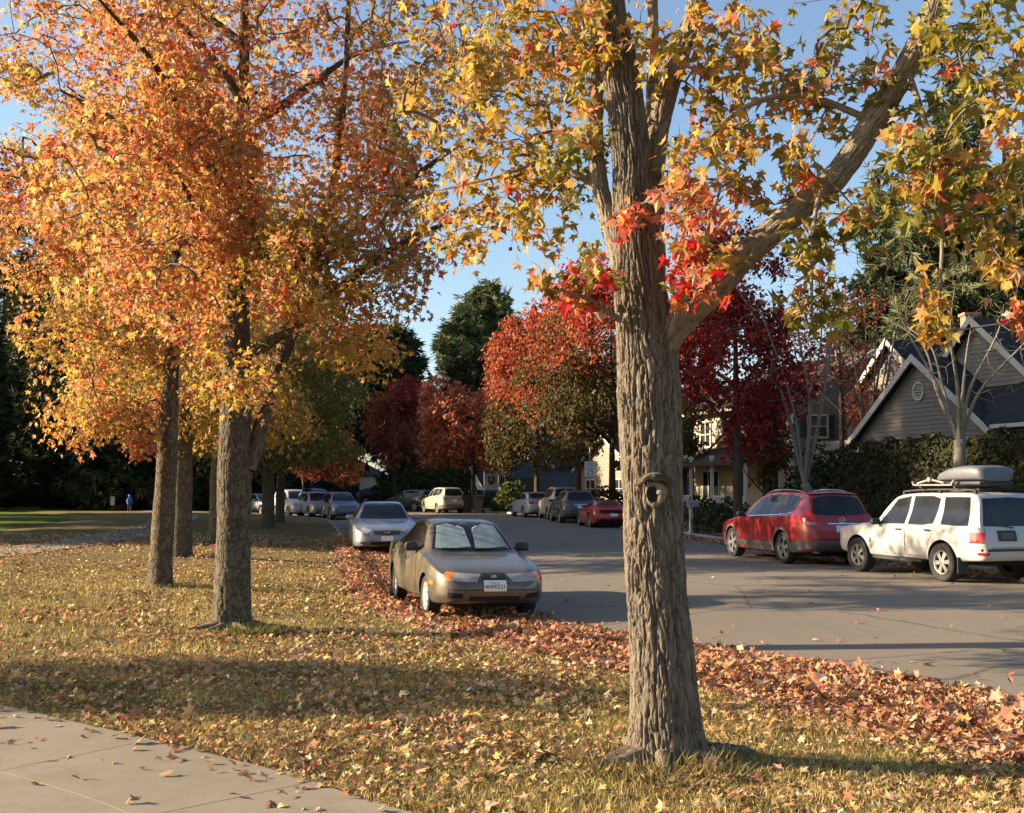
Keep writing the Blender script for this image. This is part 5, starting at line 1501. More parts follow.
def make_wheel(r, wdt, spokes, parent, name_pos, cover=False, rimscale=.68, mat=None):
    """tyre with rim as child; y outward on the left side"""
    mb = MB()
    rr = r * rimscale
    mb.lathe([(rr * .94, -wdt * .5), (r * .9, -wdt * .52), (r * .97, -wdt * .44), (r, -wdt * .25), (r, wdt * .25), (r * .97, wdt * .44), (r * .9, wdt * .52), (rr * 1.04, wdt * .47), (rr * .98, wdt * .36), (rr * .9, wdt * .1)], axis='y', n=36)
    tyre = mb.mesh('wheel', True); tyre.materials.append(M_TYRE)
    rb = MB()
    rb.lathe([(rr * .98, wdt * .40), (rr * 1.0, wdt * .44), (rr * .93, wdt * .43), (rr * .86, wdt * .30)], axis='y', n=36, m=0)
    rb.lathe([(rr * .88, wdt * .12), (rr * .3, wdt * .10), (.001, wdt * .10)], axis='y', n=24, m=1)
    rb.lathe([(rr * .24, wdt * .26), (rr * .22, wdt * .40), (rr * .1, wdt * .43), (.001, wdt * .43)], axis='y', n=16, m=0)
    if cover:
        rb.lathe([(rr * .92, wdt * .41), (rr * .6, wdt * .46), (rr * .3, wdt * .44), (.001, wdt * .44)], axis='y', n=28, m=0)
        for k in range(spokes):
            a = 2 * math.pi * k / spokes
            rb.cyl((rr * .72 * math.cos(a), wdt * .405, rr * .72 * math.sin(a)), (rr * .72 * math.cos(a), wdt * .455, rr * .72 * math.sin(a)), rr * .10, n=10, m=1)
    else:
        for k in range(spokes):
            a = 2 * math.pi * k / spokes; ca, sa = math.cos(a), math.sin(a)
            M = Matrix(((ca, 0, -sa), (0, 1, 0), (sa, 0, ca)))
            w0, w1 = rr * .13, rr * .20
            p = [(rr * .18, wdt * .40, -w0), (rr * .18, wdt * .40, w0), (rr * .90, wdt * .36, w1), (rr * .90, wdt * .36, -w1)]
            rb.prism([M @ Vector(q) for q in p], (0, -wdt * .16, 0), 0)
    rim = rb.mesh('rim', True); rim.materials.append(mat or M_ALLOY); rim.materials.append(M_ALLOYD)
    for (x, y, sg) in name_pos:
        o = bpy.data.objects.new('wheel', tyre); COL.objects.link(o); o.parent = parent
        o.location = (x, y, r); o.rotation_euler = (0, random.random() * 6, 0 if sg > 0 else math.pi)
        q = bpy.data.objects.new('rim', rim); COL.objects.link(q); q.parent = o

def rounded_block(c, s, p=.45, n=10, m=12):
    """superellipsoid block"""
    V, F = [], []
    def f(w, e): return math.copysign(abs(w) ** e, w)
    for a in range(n + 1):
        t = -math.pi / 2 + math.pi * a / n
        for b in range(m):
            u = 2 * math.pi * b / m
            V.append((c[0] + s[0] / 2 * f(math.cos(t), p) * f(math.cos(u), p), c[1] + s[1] / 2 * f(math.cos(t), p) * f(math.sin(u), p), c[2] + s[2] / 2 * f(math.sin(t), p)))
    for a in range(n):
        for b in range(m): F.append((a * m + b, a * m + (b + 1) % m, (a + 1) * m + (b + 1) % m, (a + 1) * m + b))
    return V, F

def build_car(name, label, cat, group, spec, paint_mat, loc, rz, detail=2, rim_mat=None, pitch=0, roll=0):
    c = Car(spec, paint_mat, detail); s = spec; L, W = s['L'], s['W']
    root = tag(empty(name, loc, rz), label, cat, group)
    root.rotation_euler = (roll, pitch, rz)
    body = link('body', c.me, None, root)
    nu, nv = (16, 8) if detail > 1 else (8, 5)
    c.patch('windshield', 'F', *s['windshield'], M_CGLASS, root, 1, .004, nu + 4, nv + 2)
    c.patch('rear_window', 'R', *s['rearglass'], M_CGLASS, root, 1, .004, nu + 4, nv + 2)
    for sg in (1, -1):
        for (b, t) in s['side_windows']:
            c.patch('side_window', 'S', b, t, M_CGLASS, root, sg, .005, nu, nv)
        if detail > 1:
            for (b, t) in s['side_windows']:
                c.patch('window_seal', 'S', b, t, M_BLACKP, root, sg, .0028, nu, nv, grow=.018)
            for (b, t, hx, hz) in s['doors']:
                seam = c.patch('door', 'S', b, t, paint_mat, root, sg, .0055, nu, nv)
                c.patch('door_gap', 'S', b, t, M_SEAM, seam, sg, .0035, nu, nv, grow=.007)
                h = c.hit(c.guess('S', hx, hz, sg), (0, sg, 0))[0]
                V, F = rounded_block((h.x, h.y + sg * .015, h.z), (.19, .04, .04), .5)
                mb = MB(); mb.add(V, F); mb.build('door_handle', s.get('handle_mat') or paint_mat, seam, True)
        # mirror
        mx, mz = s['mirror']
        h = c.hit(c.guess('S', mx, mz, sg), (0, sg, 0))[0]
        V, F = rounded_block((h.x - .01, h.y + sg * .13, h.z + .03), (.13, .21, .14), .6)
        mb = MB(); mb.add(V, F); mb.bar((h.x, h.y - sg * .02, h.z), (h.x, h.y + sg * .08, h.z + .01), .07, .04)
        mb.build('side_mirror', s.get('mirror_mat') or paint_mat, root, True)
        for (nm, face, b, t, mt) in s['pairs']:
            c.patch(nm, face, b, t, mt, root, sg, .006, nu, nv)
        for (nm, face, pts, wd, mt) in s.get('bands', []):
            c.band(nm, face, pts, wd, mt, root, sg)
        if s.get('arch_trim'):
            mt, wd = s['arch_trim']
            for ax in s['axles']:
                r = s['wr'] * s.get('arch', 1.13)
                P = [(ax + (r + .01) * math.cos(a), s['wr'] + (r + .01) * math.sin(a)) for a in np.linspace(-.12, math.pi + .12, 22)]
                P2 = [(ax + (r + wd) * math.cos(a), s['wr'] + (r + wd) * math.sin(a)) for a in np.linspace(-.12, math.pi + .12, 22)]
                c.patch('wheel_arch_trim', 'S', P, P2, mt, root, sg, .012, 22, 3)
    for (nm, face, b, t, mt, off) in s.get('single', []):
        c.patch(nm, face, b, t, mt, root, 1, off, nu, nv)
    # underside
    mb = MB(); zl = min(p[1] for p in s['low'])
    mb.box((0, 0, zl + .02), (L * .86, W * .62, .12)); mb.cyl((L / 2 - s['axles'][1], -W / 2 + .15, s['wr']), (L / 2 - s['axles'][1], W / 2 - .15, s['wr']), .05, n=8)
    mb.build('underbody', M_WELL, root)
    wd = s.get('ww', .2); y = W / 2 - wd * .5 - s.get('inset', .03)
    make_wheel(s['wr'], wd, s.get('spokes', 6), root, [(L / 2 - ax, sg * y, sg) for ax in s['axles'] for sg in (1, -1)], s.get('cover', False), s.get('rim', .68), rim_mat)
    return root, c

def mirror_pts(h): return [(-a, b) for a, b in h[::-1]] + [(a, b) for a, b in h]

SEDAN = dict(L=4.49, W=1.69, wr=.30, ww=.19, axles=(.93, 3.53), spokes=7, cover=True,
    top=[(0, .50), (.04, .585), (.12, .655), (.3, .73), (.65, .80), (1.0, .862), (1.20, .895), (1.26, .915), (1.62, 1.145), (2.0, 1.345), (2.4, 1.395), (2.85, 1.39), (3.2, 1.33), (3.55, 1.19), (3.86, 1.03), (3.95, 1.005), (4.25, .975), (4.4, .93), (4.47, .80), (4.49, .62)],
    sh=[(0, .46), (.1, .60), (.4, .71), (1.2, .855), (1.5, .885), (3.0, .925), (3.9, .935), (4.3, .90), (4.44, .8), (4.49, .56)],
    low=[(0, .39), (.05, .29), (.2, .245), (.6, .225), (3.6, .225), (4.2, .25), (4.42, .31), (4.49, .42)],
    w=[(0, .44), (.04, .58), (.12, .69), (.3, .785), (.7, .835), (1.5, .845), (3.5, .845), (4.1, .81), (4.33, .74), (4.44, .64), (4.49, .48)],
    wt=[(0, .36), (.3, .60), (1.3, .68), (1.45, .655), (2.1, .535), (2.5, .52), (3.1, .52), (3.6, .57), (3.95, .63), (4.35, .58), (4.49, .38)],
    windshield=([(-.63, .955), (-.45, .94), (0, .93), (.45, .94), (.63, .955)], [(-.485, 1.30), (-.3, 1.338), (0, 1.352), (.3, 1.338), (.485, 1.30)]),
    rearglass=([(-.52, 1.06), (0, 1.03), (.52, 1.06)], [(-.45, 1.29), (0, 1.345), (.45, 1.29)]),
    side_windows=[([(1.56, .94), (2.05, .953), (2.52, .965)], [(1.64, 1.0), (2.05, 1.265), (2.52, 1.315)]), ([(2.60, .965), (3.15, .975), (3.52, .99)], [(2.60, 1.318), (3.05, 1.295), (3.50, 1.06)])],
    doors=[([(1.52, .27), (2.55, .27)], [(1.52, .88), (2.55, .915)], 2.42, .80), ([(2.575, .27), (3.14, .27), (3.42, .62)], [(2.575, .915), (3.2, .925), (3.52, .93)], 3.38, .83)],
    mirror=(1.68, .95), mirror_mat=None,
    pairs=[('headlight', 'FS', [(.185, .56), (.42, .56), (.60, .575)], [(.185, .66), (.42, .672), (.60, .68)], M_LAMPW),
           ('turn_signal', 'FS', [(.605, .575), (.76, .60)], [(.605, .68), (.76, .69)], M_LAMPO),
           ('side_marker', 'S', [(.40, .50), (.58, .50)], [(.40, .555), (.58, .55)], M_LAMPO),
           ('fog_recess', 'FS', [(.38, .33), (.64, .35)], [(.38, .40), (.64, .42)], M_WELL),
           ('tail_light', 'RS', [(.38, .70), (.76, .72)], [(.38, .86), (.76, .86)], M_LAMPR)],
    bands=[('side_moulding', 'S', [(1.5, .50), (2.4, .505), (3.2, .51)], .05, M_BLACKP)],
    single=[('grille_panel', 'F', [(-.175, .55), (.175, .55)], [(-.175, .675), (.175, .675)], M_BLACKP, .008),
            ('air_intake', 'F', [(-.36, .30), (.36, .30)], [(-.36, .365), (.36, .365)], M_WELL, .004),
            ('bumper_groove', 'F', [(-.66, .445), (0, .452), (.66, .445)], [(-.66, .457), (0, .464), (.66, .457)], M_SEAM, .004)])

def variant(base, sx=1.0, sy=1.0, sz=1.0, **kw):
    d = dict(base)
    f = lambda P: [(a * sx, b * sz) for a, b in P]
    fy = lambda P: [(a * sy, b * sz) for a, b in P]
    d['L'] *= sx; d['W'] *= sy; d['axles'] = tuple(a * sx for a in d['axles'])
    for k in ('top', 'sh', 'low'): d[k] = f(d[k])
    for k in ('w', 'wt'): d[k] = [(a * sx, b * sy) for a, b in d[k]]
    d['windshield'] = tuple(fy(P) for P in d['windshield']); d['rearglass'] = tuple(fy(P) for P in d['rearglass'])
    d['side_windows'] = [(f(a), f(b)) for a, b in d['side_windows']]
    d['doors'] = [(f(a), f(b), x * sx, z * sz) for a, b, x, z in d['doors']]
    d['mirror'] = (d['mirror'][0] * sx, d['mirror'][1] * sz)
    g = lambda face, P: f(P) if face == 'S' else fy(P)
    d['pairs'] = [(n, fc, g(fc, a), g(fc, b), m) for n, fc, a, b, m in d['pairs']]
    d['bands'] = [(n, fc, g(fc, p), w_, m) for n, fc, p, w_, m in d.get('bands', [])]
    d['single'] = [(n, fc, g(fc, a), g(fc, b), m, o) for n, fc, a, b, m, o in d.get('single', [])]
    d.update(kw)
    return d

# ---- rounder family saloon
SALOON = variant(SEDAN, 4.9 / 4.49, 1.84 / 1.69, 1.475 / 1.395, wr=.325, ww=.215, cover=False, spokes=7, bands=[],
    pairs=[('headlight', 'FS', [(.50, .60), (.66, .62), (.80, .69)], [(.42, .70), (.66, .755), (.84, .79)], M_LAMPW),
           ('tail_light', 'RS', [(.42, .78), (.80, .80)], [(.42, .92), (.80, .95)], M_LAMPR),
           ('fog_recess', 'FS', [(.52, .33), (.72, .35)], [(.52, .39), (.72, .41)], M_BLACKP)],
    single=[('grille', 'F', [(-.33, .60), (0, .575), (.33, .60)], [(-.38, .69), (0, .70), (.38, .69)], M_BLACKP, .008),
            ('air_intake', 'F', [(-.45, .31), (.45, .31)], [(-.45, .40), (.45, .40)], M_WELL, .004),
            ('license_plate', 'R', [(-.17, .76), (.17, .76)], [(-.17, .91), (.17, .91)], M_PLATE, .008),
            ('front_plate', 'F', [(-.16, .42), (.16, .42)], [(-.16, .545), (.16, .545)], M_PLATE, .010)])

# ---- boxy off-roader
BOXY = dict(L=4.62, W=1.79, wr=.365, ww=.25, axles=(.86, 3.56), spokes=6, arch=1.17, box=1.0, steep=True, rim=.62, inset=-.01,
    top=[(0, .72), (.03, .84), (.12, .93), (.4, .995), (1.2, 1.075), (1.32, 1.09), (1.72, 1.44), (1.98, 1.625), (2.25, 1.675), (3.0, 1.695), (3.9, 1.695), (4.27, 1.675), (4.36, 1.60), (4.44, 1.34), (4.50, 1.08), (4.54, 1.0), (4.60, .90), (4.62, .70)],
    sh=[(0, .68), (.08, .84), (.3, .92), (1.3, .995), (2, 1.02), (4.3, 1.04), (4.48, 1.02), (4.56, .92), (4.62, .66)],
    low=[(0, .52), (.06, .44), (.3, .40), (.9, .38), (3.6, .38), (4.3, .42), (4.55, .44), (4.62, .52)],
    w=[(0, .62), (.04, .74), (.12, .81), (.3, .86), (.7, .885), (1.5, .89), (4.2, .885), (4.42, .85), (4.55, .80), (4.62, .72)],
    wt=[(0, .55), (.3, .76), (1.25, .79), (1.4, .775), (2.0, .665), (2.4, .645), (4.0, .645), (4.35, .65), (4.5, .76), (4.62, .66)],
    windshield=([(-.70, 1.13), (0, 1.115), (.70, 1.13)], [(-.60, 1.585), (0, 1.63), (.60, 1.585)]),
    rearglass=([(-.70, 1.07), (0, 1.07), (.70, 1.07)], [(-.595, 1.575), (0, 1.60), (.595, 1.575)]),
    side_windows=[([(1.60, 1.06), (2.05, 1.065), (2.42, 1.07)], [(1.66, 1.13), (2.02, 1.54), (2.42, 1.60)]), ([(2.55, 1.07), (3.0, 1.07), (3.28, 1.10)], [(2.55, 1.605), (3.1, 1.61), (3.32, 1.56)]), ([(3.52, 1.09), (3.9, 1.08), (4.26, 1.08)], [(3.46, 1.59), (3.9, 1.595), (4.14, 1.59)])],
    doors=[([(1.36, .46), (2.46, .46)], [(1.36, 1.02), (2.46, 1.045)], 2.28, .95), ([(2.49, .46), (3.06, .46), (3.2, .75)], [(2.49, 1.045), (3.15, 1.05), (3.38, 1.05)], 3.18, .96)],
    handle_mat=M_BLACKP, mirror=(1.62, 1.06), mirror_mat=M_BLACKP,
    pairs=[('headlight', 'FS', [(.45, .70), (.74, .71)], [(.45, .84), (.74, .85)], M_LAMPW),
           ('tail_light', 'RS', [(.70, .76), (.86, .76), (1.00, .76)], [(.66, .955), (.86, .955), (.98, .955)], M_LAMPR),
           ('reversing_lamp', 'RS', [(.66, .96), (.82, .96), (.96, .96)], [(.65, 1.04), (.82, 1.045), (.93, 1.04)], M_LAMPW)],
    bands=[('side_moulding', 'S', [(1.30, .70), (2.0, .69), (3.08, .68)], .095, M_BLACKP)],
    single=[('bumper_strip', 'R', [(-.80, .615), (.80, .615)], [(-.80, .66), (.80, .66)], M_BLACKP, .012),
            ('tailgate_gap', 'R', [(-.64, .675), (.64, .675)], [(-.64, .685), (.64, .685)], M_SEAM, .004),
            ('plate_frame', 'R', [(.06, .80), (.46, .80)], [(.06, .985), (.46, .985)], M_BLACKP, .016),
            ('license_plate', 'R', [(.11, .835), (.41, .835)], [(.11, .945), (.41, .945)], M_GREYP, .021),
            ('rear_wiper', 'R', [(.05, 1.02), (.50, 1.085)], [(.05, 1.04), (.50, 1.10)], M_BLACKP, .02)])

# ---- large crossover
CROSS = dict(L=5.08, W=1.93, wr=.375, ww=.25, axles=(1.0, 3.88), spokes=5, arch=1.12, rim=.70, steep=True,
    top=[(0, .60), (.04, .74), (.15, .84), (.5, .96), (1.15, 1.07), (1.28, 1.09), (1.75, 1.37), (2.2, 1.575), (2.55, 1.665), (3.2, 1.70), (4.1, 1.69), (4.52, 1.655), (4.66, 1.60), (4.85, 1.30), (4.93, 1.12), (5.0, 1.0), (5.06, .85), (5.08, .66)],
    sh=[(0, .55), (.1, .74), (.4, .86), (1.2, 1.0), (2, 1.06), (3.5, 1.10), (4.5, 1.13), (4.85, 1.08), (5.0, .92), (5.08, .60)],
    low=[(0, .42), (.06, .31), (.3, .26), (.9, .25), (3.9, .25), (4.7, .30), (4.95, .36), (5.08, .48)],
    w=[(0, .55), (.05, .70), (.15, .81), (.4, .90), (.9, .955), (1.5, .965), (4.0, .965), (4.6, .94), (4.85, .89), (5.0, .80), (5.08, .64)],
    wt=[(0, .45), (.3, .72), (1.25, .80), (1.4, .77), (2.2, .645), (2.6, .625), (4.0, .615), (4.5, .60), (4.85, .68), (5.0, .66), (5.08, .5)],
    windshield=([(-.72, 1.13), (0, 1.10), (.72, 1.13)], [(-.56, 1.56), (0, 1.61), (.56, 1.56)]),
    rearglass=([(-.68, 1.19), (-.4, 1.15), (0, 1.14), (.4, 1.15), (.68, 1.19)], [(-.56, 1.53), (-.4, 1.575), (0, 1.60), (.4, 1.575), (.56, 1.53)]),
    side_windows=[([(1.66, 1.09), (2.2, 1.11), (2.60, 1.125)], [(1.72, 1.13), (2.2, 1.47), (2.60, 1.565)]), ([(2.68, 1.13), (3.2, 1.145), (3.62, 1.16)], [(2.68, 1.575), (3.2, 1.60), (3.62, 1.60)]), ([(3.70, 1.165), (4.0, 1.18), (4.32, 1.24)], [(3.70, 1.60), (4.0, 1.59), (4.36, 1.53)])],
    doors=[([(1.55, .50), (2.62, .50)], [(1.55, 1.03), (2.62, 1.085)], 2.46, .98), ([(2.645, .50), (3.3, .50), (3.50, .82)], [(2.645, 1.085), (3.4, 1.11), (3.74, 1.12)], 3.52, 1.02)],
    mirror=(1.75, 1.09), mirror_mat=M_BLACKP, arch_trim=(M_GREYP, .065),
    pairs=[('headlight', 'FS', [(.52, .70), (.80, .74)], [(.52, .82), (.84, .87)], M_LAMPW),
           ('tail_light', 'RS', [(.50, .90), (.7, .90), (1.02, .96)], [(.44, .985), (.7, 1.03), (1.06, 1.085)], M_LAMPR),
           ('tail_light_lens', 'RS', [(.62, .935), (.86, .95)], [(.62, .985), (.86, 1.01)], M_LAMPW),
           ('quarter_bumper_trim', 'S', [(4.38, .30), (4.98, .40)], [(4.36, .53), (4.98, .57)], M_GREYP)],
    bands=[('sill_trim', 'S', [(1.46, .38), (2.4, .385), (3.42, .39)], .20, M_GREYP), ('window_chrome', 'S', [(1.62, 1.07), (2.6, 1.105), (3.6, 1.14), (4.3, 1.215)], .02, M_CHROME)],
    single=[('rear_bumper_trim', 'R', [(-.88, .36), (0, .34), (.88, .36)], [(-.88, .57), (0, .58), (.88, .57)], M_GREYP, .010),
            ('chrome_strip', 'R', [(-.36, .945), (.36, .945)], [(-.36, .97), (.36, .97)], M_CHROME, .014),
            ('tailgate_gap', 'R', [(-.74, .60), (.74, .60)], [(-.74, .612), (.74, .612)], M_SEAM, .004),
            ('license_plate', 'R', [(-.17, .77), (.17, .77)], [(-.17, .915), (.17, .915)], M_PLATE, .012)])

# ---- open sports car seen from behind
SPORT = dict(L=4.4, W=1.86, wr=.32, ww=.25, axles=(.95, 3.40), spokes=5, arch=1.10, rim=.74,
    top=[(0, .40), (.05, .52), (.3, .62), (.9, .74), (1.45, .82), (1.55, .86), (2.0, 1.10), (2.3, 1.19), (2.7, 1.20), (3.1, 1.14), (3.5, .98), (3.65, .93), (4.1, .90), (4.3, .86), (4.38, .74), (4.4, .58)],
    sh=[(0, .38), (.1, .52), (.6, .66), (1.5, .78), (3, .84), (4.1, .85), (4.3, .80), (4.4, .54)],
    low=[(0, .28), (.1, .18), (.6, .15), (3.6, .16), (4.2, .24), (4.4, .36)],
    w=[(0, .55), (.06, .70), (.3, .84), (.9, .91), (2.4, .90), (3.4, .93), (4.1, .90), (4.3, .84), (4.4, .68)],
    wt=[(0, .45), (.5, .62), (1.5, .68), (2.1, .55), (2.7, .52), (3.2, .54), (3.65, .66), (4.2, .70), (4.4, .56)],
    windshield=([(-.62, .90), (0, .87), (.62, .90)], [(-.50, 1.13), (0, 1.17), (.50, 1.13)]),
    rearglass=([(-.40, .99), (0, .98), (.40, .99)], [(-.36, 1.09), (0, 1.11), (.36, 1.09)]),
    side_windows=[([(1.85, .86), (2.4, .87), (2.95, .89)], [(1.9, .92), (2.4, 1.12), (2.95, 1.08)])],
    doors=[([(1.55, .30), (2.95, .30)], [(1.55, .79), (2.95, .83)], 2.8, .74)],
    mirror=(1.85, .88),
    pairs=[('headlight', 'FS', [(.55, .50), (.80, .54)], [(.55, .58), (.80, .62)], M_LAMPW), ('tail_light', 'RS', [(.55, .66), (.84, .66)], [(.55, .76), (.84, .76)], M_LAMPR), ('exhaust_recess', 'R', [(.45, .30), (.65, .30)], [(.45, .38), (.65, .38)], M_WELL)],
    single=[('license_plate', 'R', [(-.17, .50), (.17, .50)], [(-.17, .62), (.17, .62)], M_PLATE, .01), ('rear_diffuser', 'R', [(-.7, .26), (.7, .26)], [(-.6, .40), (.6, .40)], M_BLACKP, .006), ('black_panel', 'R', [(-.8, .64), (.8, .64)], [(-.8, .78), (.8, .78)], M_SEAM, .003),
            ('soft_top', 'T', [(2.0, -.56), (2.6, -.53), (3.55, -.58)], [(2.0, .56), (2.6, .53), (3.55, .58)], M_BLACKP, .008)])

HATCH = variant(CROSS, 4.5 / 5.08, 1.83 / 1.93, 1.62 / 1.70, wr=.35, ww=.22, bands=[], arch_trim=None)
VAN = variant(CROSS, 4.7 / 5.08, 1.85 / 1.93, 1.78 / 1.70, wr=.34, ww=.21, bands=[], arch_trim=None, sh=[(a * 4.7 / 5.08, b * 1.0) for a, b in CROSS['sh']])

GC1 = 'cars parked on the lawn side of the street'; GC2 = 'cars parked on the far side of the street'
def fwd(h): return Vector((math.cos(h), math.sin(h)))
def lft(h): return Vector((-math.sin(h), math.cos(h)))

# 1 olive saloon, nose toward us
P_OLIVE = paint('olive_brown_paint', (.080, .067, .044), .3, .34, .4)
S1 = dict(SEDAN); S1['mirror_mat'] = M_BLACKP
S1['single'] = SEDAN['single'] + [('license_plate', 'F', [(-.165, .435), (.165, .435)], [(-.165, .575), (.165, .575)], M_PLATE, .022)]
h1 = R(-74.0); ctr = Vector((-1.575, 17.55)) + lft(h1) * .74
zc1 = gz(ctr.x, ctr.y) + .015
car1, c1 = build_car('parked_saloon', 'olive brown saloon with a pale sunshade behind its windshield, parked on the leaf bank', 'car', GC1, S1, P_OLIVE, (ctr.x, ctr.y, zc1), h1, 2, simple('grey_wheel_cover', (.30, .295, .28), .5, .1, 9), roll=R(-1.0))
Lh = S1['L'] / 2
pl = [o for o in car1.children if o.name.startswith('license_plate')][0]
# sunshade panels seen through the screen, roof-edge trims, wipers
for sg, a0, a1 in ((-1, .015, .58), (1, .045, .58)):
    b = [(a0, .96), (.30, .95), (a1, .967)]; t = [(a0 + .03, 1.235), (.28, 1.325), (a1 - .12, 1.29)]
    c1.patch('sunshade', 'F', b, t, M_SHADE if sg < 0 else simple('sunshade_shaded', (.25, .29, .27), .4, .25, 7, .2, 20), car1, sg, .0065, 18, 9)  # second panel is a darker copy of the film, shade put into its colour
    c1.band('sunshade_edge', 'F', [(a0 + .03, 1.20), (a0 + .05, 1.25), (a0 + .13, 1.285)], .02, M_SHADE2, car1, sg, .0085)
mb = MB()
for y0, y1 in ((-.50, .02), (.02, .54)):
    p0 = c1.hit((Lh, y0, .95), (1, 0, 0))[0]; p1 = c1.hit((Lh, y1, .975), (1, 0, 0))[0]; pm = c1.hit((Lh, (y0 + y1) / 2, .952), (1, 0, 0))[0]
    n_ = Vector((.5, 0, .85)) * .016
    mb.bar(p0 + n_, pm + n_, .02); mb.bar(pm + n_, p1 + n_, .02)
mb.build('wiper', M_BLACKP, car1)
for (z, s_, txt, mt) in ((.552, .034, 'California', M_PLATER), (.498, .082, '4HFE521', M_PLATET)):
    p, n_ = c1.hit((Lh, 0, z), (1, 0, 0))
    text_mesh('plate_lettering', txt, s_, mt, pl, (p.x + .027, 0, z), (R(90), 0, R(90)), .001)
p, n_ = c1.hit((Lh, 0, .625), (1, 0, 0))
mb = MB(); mb.cyl((p.x + .008, 0, .622), (p.x + .016, 0, .622), .038, n=20); mb.bar((p.x + .018, -.028, .605), (p.x + .018, .03, .645), .008)
mb.build('emblem', M_ALLOY, car1)

# 2 silver saloon behind it
P_SILVER = paint('silver_paint', (.20, .215, .245), .55, .36, .2)
h2 = R(-79.5); p2 = Vector((-3.86, 32.7))
car2, c2 = build_car('parked_saloon', 'silver saloon with black grille bar parked directly behind the olive one', 'car', GC1, SALOON, P_SILVER, (p2.x, p2.y, gz(p2.x, p2.y) + .04), h2, 2)
p, n_ = c2.hit((SALOON['L'] / 2, 0, .64), (1, 0, 0)); x = p.x + .018
mb = MB(); mb.bar((x, -.05, .60), (x, -.06, .69), .016); mb.bar((x, .05, .60), (x, .06, .69), .016); mb.bar((x, -.05, .643), (x, .05, .643), .016)
mb.build('emblem', M_CHROME, car2)

# 3.. the far left row
def park(name, label, group, spec, pt, px, Y, hdeg, detail=1, dz=0.0, cat='car'):
    x = xat(px, Y)
    return build_car(name, label, cat, group, spec, pt, (x, Y, gz(x, Y) + dz), R(hdeg), detail)
P_BLUE = paint('blue_grey_paint', (.085, .115, .175), .4, .38, .15)
P_GREY = paint('grey_paint', (.20, .215, .24), .5, .38, .2)
P_WHITE = paint('white_paint', (.46, .44, .405), .0, .38, .16)
P_NAVY = paint('dark_navy_paint', (.03, .045, .085), .3, .38, .15)
P_BLACK = paint('black_paint', (.014, .015, .017), .2, .32, .1)
P_TAN = paint('tan_paint', (.40, .33, .23), .35, .4, .2)
P_RED = paint('deep_red_paint', (.26, .010, .014), .15, .28, .12)
P_RED2 = paint('sports_red_paint', (.36, .02, .02), .1, .3, .1)
P_DGREY = paint('dark_grey_paint', (.07, .075, .085), .4, .38, .15)
park('parked_hatchback', 'blue-grey hatchback, frontmost of the distant row beside the lawn', GC1, HATCH, P_BLUE, 341, 66, -70)
park('parked_hatchback', 'grey car parked second in the distant row, behind the blue-grey one', GC1, HATCH, P_GREY, 317, 71, -64)
park('parked_crossover', 'white car at the left end of the distant row, beside the dark trunk', GC1, VAN, P_WHITE, 295, 73, -60)
park('parked_crossover', 'dark navy car showing only its roof behind the distant row', GC1, VAN, P_NAVY, 318, 84, -50)
park('parked_saloon', 'grey-blue car seen between the two dark trunks, far end of the row', GC1, SALOON, P_GREY, 262, 80, -45)

# red crossover
h6 = R(102.5); w6 = Vector((6.19, 27.45)) - lft(h6) * .82
S6 = CROSS
car6, c6 = build_car('parked_crossover', 'red crossover with grey wheel-arch cladding and roof rails at the far kerb', 'car', GC2, S6, P_RED, (w6.x, w6.y, gz(w6.x, w6.y)), h6, 2)
mb = MB()
for sg in (1, -1):
    P = []
    for x in np.linspace(2.3, 4.35, 9):
        q = c6.hit((S6['L'] / 2 - x, sg * .56, 1.8), (0, 0, 1))[0]; lift = .055 * math.sin(math.pi * (x - 2.3) / 2.05) ** .4
        P.append(q + Vector((0, 0, lift)))
    for a, b in zip(P[:-1], P[1:]): mb.cyl(a, b, .016, n=8)
mb.build('roof_rail', M_ALLOY, car6, True)
mb = MB(); q = c6.hit((-S6['L'] / 2, 0, 1.0), (-1, 0, 0))[0]; n = 20
for k in range(n):
    a, b = 2 * math.pi * k / n, 2 * math.pi * (k + 1) / n
    mb.bar((q.x - .015, .075 * math.cos(a), 1.035 + .055 * math.sin(a)), (q.x - .015, .075 * math.cos(b), 1.035 + .055 * math.sin(b)), .012)
for sg in (1, -1): mb.bar((q.x - .015, sg * .06, 1.055), (q.x - .015, 0, 1.02), .012)
mb.build('emblem', M_CHROME, car6)
mb = MB()
for sg in (1, -1): mb.cyl((-S6['L'] / 2 + .25, sg * .62, .33), (-S6['L'] / 2 + .02, sg * .62, .33), .045, n=14)
mb.build('exhaust_pipe', M_CHROME, car6, True)
# roof spoiler lip
c6.patch('roof_spoiler', 'R', [(-.58, 1.60), (0, 1.635), (.58, 1.60)], [(-.56, 1.655), (0, 1.685), (.56, 1.655)], P_RED, car6, 1, .03)

# white off-roader
h7 = R(107.0); w7 = Vector((7.90, 22.30)) - lft(h7) * .78
S7 = BOXY
car7, c7 = build_car('parked_off_roader', 'white boxy off-roader with grey roof box and cycle rack, nearest car at the far kerb', 'car', GC2, S7, P_WHITE, (w7.x, w7.y, gz(w7.x, w7.y)), h7, 2)
L7 = S7['L'] / 2
mb = MB()
for sg in (1, -1):
    P = [c7.hit((L7 - x, sg * .58, 1.9), (0, 0, 1))[0] + Vector((0, 0, .07)) for x in (2.1, 2.6, 3.2, 3.8, 4.2)]
    for a, b in zip(P[:-1], P[1:]): mb.bar(a, b, .04, .03)
    for q in P[::2]: mb.bar(q - Vector((0, 0, .08)), q, .05, .05)
mb.build('roof_rail', M_BLACKP, car7)
mb = MB()
for x in (2.75, 3.75): mb.bar((L7 - x, -.70, 1.79), (L7 - x, .70, 1.79), .05, .035)
